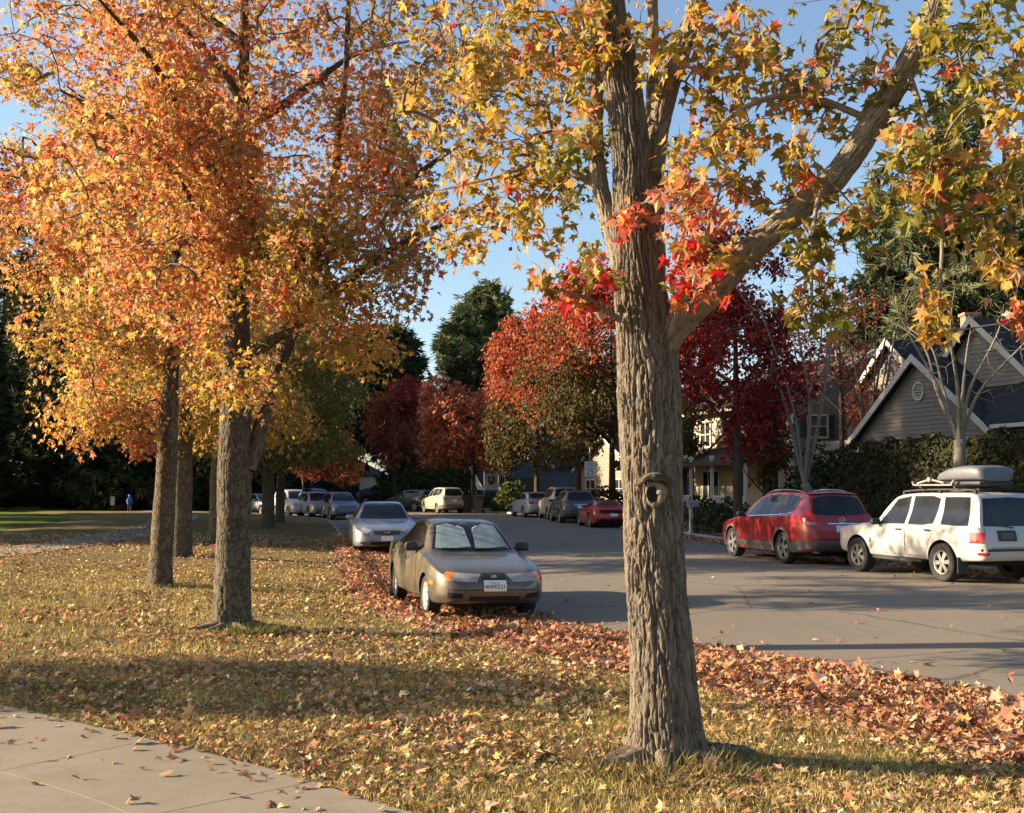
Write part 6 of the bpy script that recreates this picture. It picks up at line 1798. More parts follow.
mb.build('roof_bar', M_BLACKP, car7)
# step under the doors, tow bar, mud flaps
mb = MB()
for sg in (1, -1):
    mb.bar((L7 - 1.45, sg * .86, .36), (L7 - 3.0, sg * .86, .36), .12, .05)
    mb.bar((L7 - 1.8, sg * .86, .36), (L7 - 1.8, sg * .6, .40), .04); mb.bar((L7 - 2.8, sg * .86, .36), (L7 - 2.8, sg * .6, .40), .04)
mb.build('side_step', M_BLACKP, car7)
mb = MB()
for sg in (1, -1): mb.box((L7 - 4.05, sg * .80, .34), (.02, .24, .30))
mb.build('mud_flap', M_BLACKP, car7)
c7.patch('bumper_reflector', 'R', [(-.82, .55), (-.68, .55)], [(-.82, .595), (-.68, .595)], M_LAMPR, car7, -1, .014)
# roof box: a thing of its own, carried on the bars
def frame_of(car): return car.matrix_basis.copy() if False else Matrix.Translation(car.location) @ car.rotation_euler.to_matrix().to_4x4()
T7 = frame_of(car7)
rb = tag(empty('roof_box', T7 @ Vector((L7 - 3.45, .02, 1.815)), h7), 'grey hard-shell roof box strapped on top of the white off-roader', 'roof box')
def box_loft(z0, z1, prof, sc0=1.0):
    V, F = [], []
    m = 28
    secs = prof
    for (x, hw, zz) in secs:
        for k in range(m):
            a = 2 * math.pi * k / m
            cx = math.copysign(abs(math.cos(a)) ** .45, math.cos(a)); cz = math.copysign(abs(math.sin(a)) ** .5, math.sin(a))
            V.append((x, hw * cx, z0 + (zz - z0) * (.5 + .5 * cz)))
    n = len(secs)
    for j in range(n - 1):
        for k in range(m): F.append((j * m + k, j * m + (k + 1) % m, (j + 1) * m + (k + 1) % m, (j + 1) * m + k))
    F.append(tuple(range(m))); F.append(tuple(range((n - 1) * m, n * m)))
    return V, F
M_BOXG = simple('grey_roof_box_plastic', (.115, .12, .13), .5, .12, 5, .15, 200)
mb = MB(); mb.add(*box_loft(.09, .37, [(.70, .16, .16), (.66, .30, .20), (.50, .39, .27), (.22, .43, .35), (-.1, .44, .39), (-.45, .43, .39), (-.62, .41, .36), (-.68, .36, .30), (-.70, .28, .2)]))
mb.build('lid', M_BOXG, rb, True)
mb = MB(); mb.add(*box_loft(.0, .10, [(.64, .2, .1), (.52, .36, .1), (.25, .41, .1), (-.42, .41, .1), (-.63, .37, .1), (-.67, .3, .1)]))
mb.build('base_shell', M_BLACKP, rb, True)
# cycle rack beside it
cr = tag(empty('cycle_rack', T7 @ Vector((L7 - 2.95, .52, 1.815)), h7), 'silver cycle carrier tray folded down along the roof of the white off-roader', 'rack')
mb = MB(); mb.bar((.62, 0, .02), (-.55, 0, .02), .07, .03); mb.bar((.62, 0, .02), (.66, 0, .09), .05, .03); mb.bar((-.50, 0, .02), (-.58, 0, .11), .05, .03)
mb.build('tray', M_ALLOY, cr)
mb = MB(); mb.bar((.45, .05, .05), (.05, .05, .13), .035); mb.bar((.05, .05, .13), (-.35, .05, .06), .035); mb.cyl((.05, .02, .13), (.05, .10, .13), .05, n=12)
mb.build('clamp_arm', M_ALLOY, cr)
# the rest of the far side, from near to far
park('parked_sports_car', 'red open sports car with black soft top partly hidden by the big trunk', GC2, SPORT, P_RED2, 603, 50, 97.5)
park('parked_crossover', 'dark grey estate between the red sports car and the silver saloon', GC2, HATCH, P_DGREY, 572, 56, 97.5)
park('parked_crossover', 'tan-roofed car half hidden between the dark estate and the silver saloon', GC2, VAN, P_TAN, 559, 61.5, 98)
park('parked_saloon', 'silver saloon with red tail lights parked by itself across the street', GC2, SALOON, paint('light_silver_paint', (.34, .36, .40), .5, .36, .15), 532, 66, 103)
park('parked_van', 'tan van at the bend beside the black dustbins', GC2, VAN, paint('pale_tan_paint', (.36, .30, .21), .2, .4, .2), 443, 77, 114)
park('parked_crossover', 'dark green-black estate parked nose left in front of the tan van', GC2, HATCH, paint('dark_green_paint', (.02, .03, .028), .3, .35, .1), 411, 84, 142)
park('parked_saloon', 'black car with one red tail light showing, farthest off at the bend', GC2, SALOON, P_BLACK, 379, 100, 22)
# ================================================================== houses
def m_siding(name, c, var=.1):
    t = NT(name); p = t.obj()
    f = t.noise(p, .9, 5, .65); g = t.noise(t.mapping(p, (.4, .4, 6)), 5, 4, .7)
    col = t.ramp(f, [(.3, tuple(x * (1 - var) for x in c)), (.7, tuple(x * (1 + var) for x in c))])
    col = t.mix(t.math('MULTIPLY', g, .3), col, tuple(x * .72 for x in c))
    return t.done(t.bsdf(col, .8))
def m_shingle(name, c):
    t = NT(name); p = t.obj()
    b = t.n('ShaderNodeTexBrick'); b.inputs['Scale'].default_value = 3.2; b.inputs['Mortar Size'].default_value = .02
    b.inputs['Color1'].default_value = (*[x * .8 for x in c], 1); b.inputs['Color2'].default_value = (*[x * 1.3 for x in c], 1); b.inputs['Mortar'].default_value = (*[x * .4 for x in c], 1)
    t.l(p, b.inputs['Vector'])
    col = t.mix(t.math('MULTIPLY', t.noise(p, 1.3, 5), .35), b.outputs['Color'], tuple(x * 1.5 for x in c))
    return t.done(t.bsdf(col, .95, t.bump(b.outputs['Fac'], -.4, .02), Specular_IOR_Level=.1))
def m_brick(name, c):
    t = NT(name); p = t.obj()
    b = t.n('ShaderNodeTexBrick'); b.inputs['Scale'].default_value = 6; b.inputs['Mortar Size'].default_value = .03
    b.inputs['Color1'].default_value = (*c, 1); b.inputs['Color2'].default_value = (*[x * .75 for x in c], 1); b.inputs['Mortar'].default_value = (.35, .3, .25, 1)
    t.l(t.mapping(p, (1, 1, 1)), b.inputs['Vector'])
    return t.done(t.bsdf(b.outputs['Color'], .9))
M_SIDA = m_siding('grey_siding', (.20, .175, .14)); M_SIDB = m_siding('cream_siding', (.44, .38, .27)); M_SIDB2 = m_siding('grey_green_siding', (.19, .185, .155))
M_SIDN = m_siding('blue_siding', (.075, .095, .13)); M_SIDT = m_siding('tan_siding', (.27, .22, .16)); M_SIDD = m_siding('dark_siding', (.09, .085, .075))
M_TRIM = simple('white_trim', (.50, .46, .39), .6, .1, 5); M_SLATE = m_shingle('slate_shingle', (.036, .035, .036)); M_SHBR = m_shingle('brown_shingle', (.075, .06, .045)); M_SHGR = m_shingle('pale_shingle', (.20, .21, .22))
M_BRICKC = m_brick('chimney_brick', (.50, .17, .085)); M_WGLASS = m_glass('window_glass', (.018, .02, .022)); M_SHUT = simple('shutter_paint', (.03, .035, .035), .6, .1, 8)
M_DOOR = simple('dark_door', (.04, .03, .025), .5, .2, 5)

class Frame:
    def __init__(self, o, du, root_loc):
        self.o = Vector((o[0], o[1], 0)); d = Vector((du[0], du[1], 0)).normalized(); self.du = d
        self.n = Vector((d.y, -d.x, 0)) if Vector((d.y, -d.x, 0)).x < 0 else Vector((-d.y, d.x, 0))
        self.r = Vector(root_loc)
    def p(self, u, d, z): return self.o + self.du * u + self.n * d + Vector((0, 0, z)) - self.r

def lap_wall(fr, outline, z0, mat, root, facing='front', d=0.0, u=0.0, lap=.16, name='wall', thick=.2):
    """outline(z) -> (a0, a1) extents along the wall at height z; tilted lap boards over a slab"""
    mb = MB(); zs = outline['zs']
    z = z0; rows = []
    while z < zs[-1] - .02:
        z2 = min(z + lap, zs[-1]); a0, a1 = outline['f'](z); b0, b1 = outline['f'](z2 - .002)
        if a1 - a0 > .05: rows.append((z, z2, a0, a1, b0, b1))
        z = z2
    P = (lambda a, off, zz: fr.p(a, d + off, zz)) if facing == 'front' else (lambda a, off, zz: fr.p(u + off, a, zz))
    for (za, zb_, a0, a1, b0, b1) in rows:
        mb.add([P(a0, .030, za), P(a1, .030, za), P(b1, .006, zb_), P(b0, .006, zb_), P(a0, -thick, za), P(a1, -thick, za), P(b1, -thick, zb_), P(b0, -thick, zb_)],
               [(0, 1, 2, 3), (4, 7, 6, 5), (0, 4, 5, 1), (0, 3, 7, 4), (1, 5, 6, 2)])
    return mb.build(name, mat, root)

def gable_outline(uc, hl, hr, ze, za, z0):
    def f(z):
        if z <= ze: return (uc - hl, uc + hr)
        t = (z - ze) / (za - ze); return (uc - hl * (1 - t), uc + hr * (1 - t))
    return dict(zs=[z0, ze, za], f=f)

def gable_roof(fr, uc, hl, hr, ze, za, d0, d1, over, mat, root, trim=True, name='roof', th=.14):
    """ridge runs along d from d0 (front) to d1 (back)"""
    mb = MB(); sl = (za - ze) / hl; sr = (za - ze) / hr
    for sg, h, s in ((-1, hl, sl), (1, hr, sr)):
        e = h + over
        a = [(uc, d0 + over, za + .05), (uc + sg * e, d0 + over, za + .05 - s * e), (uc + sg * e, d1, za + .05 - s * e), (uc, d1, za + .05)]
        mb.prism([fr.p(*q) for q in a], (0, 0, th))
    rf = mb.build(name, mat, root)
    if trim:
        tb = MB()
        for sg, h, s in ((-1, hl, sl), (1, hr, sr)):
            e = h + over + .03
            a = [(uc, za + .22), (uc + sg * e, za + .22 - s * e), (uc + sg * e, za - .06 - s * e), (uc, za - .06)]
            tb.prism([fr.p(u_, d0 + over + .004, z_) for u_, z_ in a], fr.n * .05)
        tb.build('rake_board', M_TRIM, rf)
    return rf

def window(fr, root, a0, a1, z0, z1, facing='front', d=0.0, u=0.0, bars=(1, 1), shutters=False, mat=None, name='window'):
    P = (lambda a, off, zz: fr.p(a, d + off, zz)) if facing == 'front' else (lambda a, off, zz: fr.p(u + off, a, zz))
    mb = MB(); t = .09
    def slab(b0, b1, y0, y1, o0, o1):
        v = [P(b0, o0, y0), P(b1, o0, y0), P(b1, o0, y1), P(b0, o0, y1), P(b0, o1, y0), P(b1, o1, y0), P(b1, o1, y1), P(b0, o1, y1)]
        return v, [(3, 2, 1, 0), (4, 5, 6, 7), (0, 1, 5, 4), (1, 2, 6, 5), (2, 3, 7, 6), (3, 0, 4, 7)]
    for (b0, b1, y0, y1) in ((a0 - t, a0, z0 - t, z1 + t), (a1, a1 + t, z0 - t, z1 + t), (a0, a1, z1, z1 + t), (a0, a1, z0 - t, z0)):
        mb.add(*slab(min(b0, b1), max(b0, b1), y0, y1, -.02, .075))
    nx, nz = bars
    for k in range(1, nx + 1):
        m = a0 + (a1 - a0) * k / (nx + 1); mb.add(*slab(m - .03, m + .03, z0, z1, .0, .062))
    for k in range(1, nz + 1):
        m = z0 + (z1 - z0) * k / (nz + 1); mb.add(*slab(a0, a1, m - .025, m + .025, .0, .058))
    f = mb.build(name, M_TRIM, root)
    gb = MB(); gb.add(*slab(a0, a1, z0, z1, .0, .048)); gb.build('pane', mat or M_WGLASS, f)
    if shutters:
        w_ = abs(a1 - a0) * .32
        for s0, s1 in ((a0 - t - .02 - w_, a0 - t - .02), (a1 + t + .02, a1 + t + .02 + w_)):
            sb = MB(); sb.add(*slab(s0, s1, z0 - .05, z1 + .05, -.02, .07))
            k = z0 + .02
            while k < z1: sb.add(*slab(s0 + .05, s1 - .05, k, k + .05, .068, .085)); k += .1
            sb.build('shutter', M_SHUT, root)
    return f

def box_walls(fr, u0, u1, d0, d1, z0, z1, mat, root, name='wall'):
    mb = MB()
    a = [fr.p(u0, d0, z0), fr.p(u1, d0, z0), fr.p(u1, d1, z0), fr.p(u0, d1, z0)]
    mb.prism(a, (0, 0, z1 - z0)); return mb.build(name, mat, root)

# ---- grey gabled house at the right
oA = (15.1, 40.6); zA = .45
HA = tag(empty('gabled_house', (oA[0], oA[1], zA)), 'grey sided house with three steep gables, white rake boards and dark slate roof', 'house', 'houses across the street')
fA = Frame(oA, (.343, -.939), (oA[0], oA[1], zA))
lap_wall(fA, gable_outline(0, 3.55, 3.55, 3.9, 6.7, zA), zA, M_SIDA, HA)
gable_roof(fA, 0, 3.55, 3.55, 3.9, 6.7, 0, -6.0, .32, M_SLATE, HA)
lap_wall(fA, gable_outline(-4.76, 3.0, 3.0, 5.3, 8.05, zA), zA, M_SIDA, HA, d=-2.7)
gable_roof(fA, -4.76, 3.0, 3.0, 5.3, 8.05, -2.7, -10, .32, M_SLATE, HA)
lap_wall(fA, gable_outline(1.24, 2.7, 2.9, 5.5, 8.04, 4.0), 4.0, M_SIDA, HA, d=-1.63)
gable_roof(fA, 1.24, 2.7, 2.9, 5.5, 8.04, -1.63, -9.5, .34, M_SLATE, HA)
box_walls(fA, -7.7, 14, -.35, -10, zA, 3.95, M_SIDA, HA)
box_walls(fA, -7.7, 3.9, -3.0, -9.8, 3.95, 5.2, M_SIDA, HA)
mb = MB()
mb.prism([fA.p(3.2, .35, 4.0), fA.p(14.4, .35, 4.0), fA.p(14.4, -5.2, 8.3), fA.p(3.2, -5.2, 8.3)], (0, 0, .14))
mb.prism([fA.p(-3.5, -.3, 4.45), fA.p(3.2, -.3, 4.45), fA.p(3.2, -5.2, 8.3), fA.p(-3.5, -5.2, 8.3)], (0, 0, .14))
mb.prism([fA.p(-3.5, -5.2, 8.3), fA.p(14.4, -5.2, 8.3), fA.p(14.4, -10.5, 4.2), fA.p(-3.5, -10.5, 4.2)], (0, 0, .14))
mr = mb.build('roof', M_SLATE, HA)
mb = MB(); mb.bar(fA.p(3.9, .42, 4.02), fA.p(14.4, .42, 4.02), .13, .13); mb.build('gutter', M_TRIM, mr)
mb = MB(); n = 20
for k in range(n):
    a, b = 2 * math.pi * k / n, 2 * math.pi * (k + 1) / n
    mb.bar(fA.p(  .26 * math.cos(a), .045, 5.55 + .32 * math.sin(a)), fA.p(.26 * math.cos(b), .045, 5.55 + .32 * math.sin(b)), .09, .08)
for k in range(-2, 3):
    z = 5.55 + k * .1; hw = .24 * math.sqrt(max(0, 1 - (k * .1 / .32) ** 2)); mb.bar(fA.p(-hw, .04, z), fA.p(hw, .04, z), .05, .03)
mb.build('gable_vent', M_TRIM, HA)
mb = MB(); mb.bar(fA.p(-7.72, -2.66, zA), fA.p(-7.72, -2.66, 5.3), .14); mb.bar(fA.p(-1.8, -2.64, 4.2), fA.p(-1.8, -2.64, 6.0), .12); mb.build('corner_board', M_TRIM, HA)
mb = MB(); q = fA.p(-4.4, -6.5, 0); mb.box((q.x, q.y, 8.15), (.55, .55, 1.6)); mb.box((q.x, q.y, 8.98), (.68, .68, .12)); mb.build('chimney', M_BRICKC, HA)
mb = MB(); q = fA.p(-10.6, -5.4, 0); mb.box((q.x, q.y, 4.1), (.5, .5, 7.4)); mb.box((q.x, q.y, 7.85), (.62, .62, .12)); mb.build('chimney', M_BRICKC, HA)
box_walls(fA, -12.5, -7.75, -3.6, -10, zA, 4.6, M_SIDA, HA)
mb = MB(); mb.prism([fA.p(-12.9, -3.2, 4.6), fA.p(-7.8, -3.2, 4.6), fA.p(-7.8, -6.8, 6.6), fA.p(-12.9, -6.8, 6.6)], (0, 0, .14)); mb.prism([fA.p(-12.9, -6.8, 6.6), fA.p(-7.8, -6.8, 6.6), fA.p(-7.8, -10.4, 4.6), fA.p(-12.9, -10.4, 4.6)], (0, 0, .14)); mb.build('roof', M_SLATE, HA)

# ---- two-storey house with porch
oB = (12.3, 48.0); zB = .5
HB = tag(empty('porch_house', (oB[0], oB[1], zB)), 'two-storey house with sunlit cream front, grey side wall, shuttered window and white porch', 'house', 'houses across the street')
fB = Frame(oB, (.30, -.954), (oB[0], oB[1], zB))
lap_wall(fB, dict(zs=[zB, 6.0], f=lambda z: (-9.5, 0)), zB, M_SIDB, HB)
def sideB(z):
    if z <= 6.0: return (-8.0, 0.0)
    t = (z - 6.0) / 2.0; return (-8 + 4 * t, -4 * t)
lap_wall(fB, dict(zs=[zB, 6.0, 8.0], f=sideB), zB, M_SIDB2, HB, facing='side', u=0.0)
box_walls(fB, -9.5, -.25, -.25, -8, zB, 6.0, M_SIDB2, HB)
mb = MB()
for sg in (0, 1):
    d0, d1 = ((.45, -4), (-8.45, -4))[sg]
    mb.prism([fB.p(-10, d0, 5.72), fB.p(.35, d0, 5.72), fB.p(.35, d1, 8.06), fB.p(-10, d1, 8.06)], (0, 0, .15))
rB = mb.build('roof', M_SHBR, HB)
mb = MB(); mb.bar(fB.p(-10, .5, 5.74), fB.p(.4, .5, 5.74), .12); 
for d0 in (.45, -8.45): mb.bar(fB.p(.4, d0, 5.74), fB.p(.4, -4, 8.08), .06, .22)
mb.build('fascia', M_TRIM, rB)
window(fB, HB, -1.62, -.72, 4.25, 5.15, 'side', u=.02, bars=(1, 1), shutters=True)
window(fB, HB, -1.55, -.75, 1.5, 2.7, 'side', u=.02, bars=(1, 1), shutters=True)
window(fB, HB, -6.2, -5.0, 4.1, 5.3, 'front', d=.02, bars=(2, 2)); window(fB, HB, -3.0, -1.9, 4.1, 5.3, 'front', d=.02, bars=(2, 2)); window(fB, HB, -8.6, -7.6, 4.1, 5.3, 'front', d=.02, bars=(1, 1))
window(fB, HB, -8.4, -6.8, 1.5, 2.8, 'front', d=.02, bars=(2, 0)); window(fB, HB, -2.6, -1.2, 1.5, 2.8, 'front', d=.02, bars=(2, 0))
mb = MB(); mb.prism([fB.p(-5.3, .03, zB + .3), fB.p(-4.2, .03, zB + .3), fB.p(-4.2, .03, 2.75), fB.p(-5.3, .03, 2.75)], fB.n * .07); dr = mb.build('door', M_DOOR, HB)
mb = MB(); q = fB.p(-4.35, .13, 1.75); mb.cyl(q, q + fB.n * .05, .04, n=10); mb.build('handle', M_CHROME, dr)
mb = MB(); mb.prism([fB.p(-10.2, 2.5, 3.0), fB.p(-.1, 2.5, 3.0), fB.p(-.6, .05, 3.85), fB.p(-9.6, .05, 3.85)], (0, 0, .13)); mb.build('porch_roof', M_SHBR, HB)
mb = MB(); mb.prism([fB.p(-10, 2.3, zB), fB.p(-.2, 2.3, zB), fB.p(-.2, .05, zB), fB.p(-10, .05, zB)], (0, 0, .3)); mb.build('porch_floor', M_CONC, HB)
for u in (-9.8, -7.6, -5.5, -3.4, -.35):
    mb = MB(); a = fB.p(u, 2.2, zB + .3); mb.box((a.x, a.y, (zB + .3 + 2.98) / 2), (.14, .14, 2.98 - zB - .3)); mb.box((a.x, a.y, 2.9), (.22, .22, .12)); mb.box((a.x, a.y, zB + .38), (.22, .22, .14)); mb.build('porch_post', M_TRIM, HB)
mb = MB()
for u0, u1 in ((-9.8, -7.6), (-7.6, -5.5), (-3.4, -.35)):
    mb.bar(fB.p(u0, 2.2, 1.62), fB.p(u1, 2.2, 1.62), .07, .06); mb.bar(fB.p(u0, 2.2, .95), fB.p(u1, 2.2, .95), .05, .05)
    u = u0 + .1
    while u < u1: mb.bar(fB.p(u, 2.2, .95), fB.p(u, 2.2, 1.6), .06, .05); u += .11
mb.build('railing', M_TRIM, HB)
# lower wing left of the porch
lap_wall(fB, gable_outline(-13.2, 3.0, 3.0, 3.2, 5.6, zB), zB, M_SIDN, HB, d=1.2)
gable_roof(fB, -13.2, 3.0, 3.0, 3.2, 5.6, 1.2, -7, .3, M_SHGR, HB)
box_walls(fB, -16.1, -10.3, 1.0, -7, zB, 3.2, M_SIDN, HB)

# ---- houses farther off
def plain_house(name, label, px, Y, wid, dep, ze, za, du, wall, roof, wins=(), doors=(), garage=False):
    x = xat(px, Y); z0 = gz(x, Y) - .05
    h = tag(empty(name, (x, Y, z0)), label, 'house', 'houses across the street')
    f = Frame((x, Y), du, (x, Y, z0)); H = wid / 2
    lap_wall(f, gable_outline(0, H, H, ze, za, z0), z0, wall, h, lap=.22)
    gable_roof(f, 0, H, H, ze, za, 0, -dep, .4, roof, h)
    box_walls(f, -H + .1, H - .1, -.25, -dep, z0, ze, wall, h)
    for (a0, a1, y0, y1) in wins: window(f, h, a0, a1, y0, y1, 'front', d=.02)
    for (a0, a1, y1) in doors:
        mb = MB(); mb.prism([f.p(a0, .035, z0 + .05), f.p(a1, .035, z0 + .05), f.p(a1, .035, y1), f.p(a0, .035, y1)], f.n * .06)
        if garage:
            for k in range(1, 4): z = z0 + (y1 - z0) * k / 4; mb.bar(f.p(a0 + .05, .11, z), f.p(a1 - .05, .11, z), .04, .03)
        mb.build('garage_door' if garage else 'door', M_TRIM if garage else M_DOOR, h)
    return h, f
HC, fC = plain_house('garage_house', 'dark blue garage front under the trees behind the silver saloon', 514, 92, 8.5, 9, 3.9, 6.4, (.75, -.66), M_SIDN, M_SLATE, doors=[(-1.5, 2.6, 2.9)])
HD, fD = plain_house('cottage', 'pale tan cottage with small gable far behind the row of parked cars', 322, 122, 9, 8, 3.6, 5.8, (.97, -.25), M_SIDT, M_SLATE, wins=[(-3.2, -2.0, 1.4, 2.7), (1.6, 3.0, 1.4, 2.7)], doors=[(-.8, .3, 2.5)])
HE, fE = plain_house('cottage', 'tan cottage mostly hidden by trees behind the speed limit sign', 606, 78, 7.5, 8, 3.4, 5.6, (.45, -.89), M_SIDT, M_SHBR, wins=[(-2.6, -1.4, 1.4, 2.6), (1.2, 2.4, 1.4, 2.6)])
# driveway between hedge and porch
# ================================================================== street furniture and small things
M_GALV = simple('galvanised_steel', (.32, .33, .33), .5, .15, 10, Metallic=.6)
M_SIGNW = simple('sign_white', (.68, .67, .60), .5, .06, 10); M_INK = simple('sign_black', (.015, .015, .015), .5, .1, 10)
M_YG = simple('fluorescent_yellow_green', (.50, .62, .02), .5, .08, 10)
def face_to_cam(x, Y): return math.atan2(-x, Y) * 0 + math.atan2(x, Y) * -1   # rotation about z so local -y looks at the camera
# speed limit sign
x, Y = xat(590, 57.2), 57.2; z = gz(x, Y); sg = tag(empty('speed_limit_sign', (x, Y, z), -math.atan2(x, Y) + R(6)), 'white speed limit 25 sign on a steel post by the red sports car', 'sign', 'street signs')
mb = MB(); mb.cyl((0, .03, -.2), (0, .03, 4.1), .032, n=10); mb.build('post', M_GALV, sg, True)
zt = at(590, 461.5, Y).z - z
mb = MB(); mb.box((0, -.02, zt - .38), (.61, .02, .77)); pn = mb.build('panel', M_SIGNW, sg)
mb = MB()
for a, b in (((-.28, zt - .02), (.28, zt - .02)), ((-.28, zt - .74), (.28, zt - .74)), ((-.285, zt - .74), (-.285, zt - .02)), ((.285, zt - .74), (.285, zt - .02))): mb.bar((a[0], -.032, a[1]), (b[0], -.032, b[1]), .014, .004, up=(0, 1, 0))
mb.build('border', M_INK, pn)
for txt, s_, zz in (('SPEED', .155, -.13), ('LIMIT', .155, -.28), ('25', .42, -.54)):
    text_mesh('lettering', txt, s_, M_INK, pn, (0, -.034, zt + zz), (R(90), 0, 0), .002)
# pedestrian warning diamond
x, Y = xat(352, 93), 93; z = gz(x, Y); sg = tag(empty('crossing_sign', (x, Y, z), -math.atan2(x, Y)), 'yellow-green diamond pedestrian sign with small arrow plate below', 'sign', 'street signs')
mb = MB(); mb.cyl((0, .03, -.2), (0, .03, 3.1), .045, n=10); mb.build('post', M_DOOR, sg, True)
zc = at(352, 474.5, Y).z - z; q = .46
mb = MB(); mb.prism([(-q, -.02, zc), (0, -.02, zc - q), (q, -.02, zc), (0, -.02, zc + q)], (0, .02, 0)); pn = mb.build('panel', M_YG, sg)
mb = MB(); y = -.026
mb.cyl((0, y - .004, zc + .22), (0, y, zc + .22), .05, n=12)
for a, b, w_ in (((0, .15), (.0, -.05), .10), ((0, -.03), (-.11, -.28), .055), ((0, -.03), (.10, -.28), .055), ((0, .12), (-.13, -.02), .04), ((0, .12), (.13, 0), .04)): mb.bar((a[0], y, zc + a[1]), (b[0], y, zc + b[1]), w_, .006, up=(0, 1, 0))
mb.build('walker_symbol', M_INK, pn)
mb = MB(); mb.box((0, -.01, zc - .68), (.5, .02, .30)); pl2 = mb.build('arrow_plate', M_YG, sg)
mb = MB(); mb.bar((.15, -.026, zc - .60), (-.1, -.026, zc - .74), .05, .006, up=(0, 1, 0)); mb.prism([(-.17, -.028, zc - .78), (-.03, -.028, zc - .77), (-.13, -.028, zc - .66)], (0, .005, 0)); mb.build('arrow_symbol', M_INK, pl2)
# white post with letterbox
x, Y = xat(690, 40.5), 40.5; z = gz(x, Y); mbx = tag(empty('letterbox', (x, Y, z), R(20)), 'white post with small grey letterbox beside the big trunk', 'letterbox')
mb = MB(); mb.box((0, 0, .45), (.10, .10, .95)); mb.box((0, 0, .03), (.16, .16, .06)); mb.build('post', M_TRIM, mbx)
mb = MB(); mb.box((.08, 0, 1.0), (.42, .2, .14)); mb.cyl((-.13, 0, 1.07), (.29, 0, 1.07), .10, n=16); mb.build('box', M_GALV, mbx, True)
# dustbins
M_BIN = simple('bin_plastic', (.018, .02, .02), .5, .2, 10)
M_BIN2 = simple('bin_plastic_brown', (.03, .02, .017), .5, .2, 10)
def dustbin(label, px, Y, mt, rz):
    x = xat(px, Y); z = gz(x, Y); b = tag(empty('dustbin', (x, Y, z), rz), label, 'dustbin', 'dustbins set out at the kerb')
    mb = MB(); mb.add([(-.24, -.26, .08), (.24, -.26, .08), (.24, .26, .08), (-.24, .26, .08), (-.33, -.36, 1.15), (.33, -.36, 1.15), (.33, .36, 1.15), (-.33, .36, 1.15)], [(3, 2, 1, 0), (4, 5, 6, 7), (0, 1, 5, 4), (1, 2, 6, 5), (2, 3, 7, 6), (3, 0, 4, 7)]); mb.build('bin', mt, b)
    mb = MB(); mb.prism([(-.36, -.40, 1.155), (.36, -.40, 1.155), (.36, .38, 1.155), (-.36, .38, 1.155)], (0, 0, .05)); mb.prism([(-.28, -.3, 1.206), (.28, -.3, 1.206), (.24, .3, 1.206), (-.24, .3, 1.206)], (0, 0, .07)); mb.bar((-.3, .42, 1.12), (.3, .42, 1.12), .04); mb.build('lid', mt, b)
    for sg in (1, -1):
        mb = MB(); mb.cyl((sg * .24, .28, .12), (sg * .32, .28, .12), .12, n=14); mb.build('wheel', M_TYRE, b, True)
dustbin('black dustbin next to the tan van', 467, 75.5, M_BIN, R(15)); dustbin('brown-black dustbin, right one of the pair by the tan van', 479, 74.5, M_BIN2, R(-8))
# banner with an emblem and white canvas next to it
x, Y = xat(491.5, 86), 86; z = gz(x, Y); bn = tag(empty('banner', (x, Y, z), -math.atan2(x, Y)), 'white banner with an orange and brown emblem hung in front of the dark blue garage', 'banner')
z0, z1 = at(491, 490, Y).z - z, at(491, 473.5, Y).z - z
mb = MB()
nx, nz = 8, 10; pts = [((-.5 + k / nx) * 1.0, .03 * math.sin(k * 1.7 + j * .6), z0 + (z1 - z0) * j / nz) for j in range(nz + 1) for k in range(nx + 1)]
me = np_mesh('cloth', np.array(pts), grid_faces(nz + 1, nx + 1), True); cl = link('cloth', me, simple('banner_cloth', (.50, .52, .55), .8, .08, 6), bn)
mb = MB(); zc = (z0 + z1) / 2 + .1; mb.prism([(-.28, -.05, zc + .33), (-.28, -.05, zc - .1), (0, -.05, zc - .40), (.28, -.05, zc - .1), (.28, -.05, zc + .33)], (0, .01, 0)); em = mb.build('emblem', simple('banner_brown', (.10, .045, .03), .8, .1, 6), cl)
mb = MB(); mb.cyl((-.02, -.065, zc + .08), (-.02, -.055, zc + .08), .17, n=16); mb.build('emblem_disc', simple('banner_orange', (.55, .18, .03), .8, .1, 6), em)
mb = MB(); mb.cyl((-.56, .03, -.1), (-.56, .03, z1 + .15), .03, n=8); mb.cyl((.56, .03, -.1), (.56, .03, z1 + .15), .03, n=8); mb.bar((-.58, .03, z1 + .03), (.58, .03, z1 + .03), .04); mb.build('frame', M_GALV, bn)
x, Y = xat(477, 87), 87; z = gz(x, Y); cv = tag(empty('canvas_drape', (x, Y, z), -math.atan2(x, Y) - R(35)), 'sunlit white canvas hanging in a curve left of the banner', 'canvas')
P = []
zt, zb2 = at(477, 470, Y).z - z, at(477, 490, Y).z - z
for j in range(13):
    t = j / 12
    for k in range(7):
        s = k / 6; P.append((-.55 + .75 * s * (.35 + .65 * t) + .55 * t ** 1.4, .06 * math.sin(s * 9 + t * 2), zt + (zb2 - zt) * t))
link('cloth', np_mesh('cloth', np.array(P), grid_faces(13, 7), True), simple('white_canvas', (.75, .72, .66), .8, .05, 6), cv)
mb = MB(); mb.cyl((-.6, .1, -.1), (-.6, .1, zt + .05), .03, n=8); mb.bar((-.6, .1, zt + .02), (.1, .1, zt + .02), .04); mb.build('pole', M_GALV, cv)
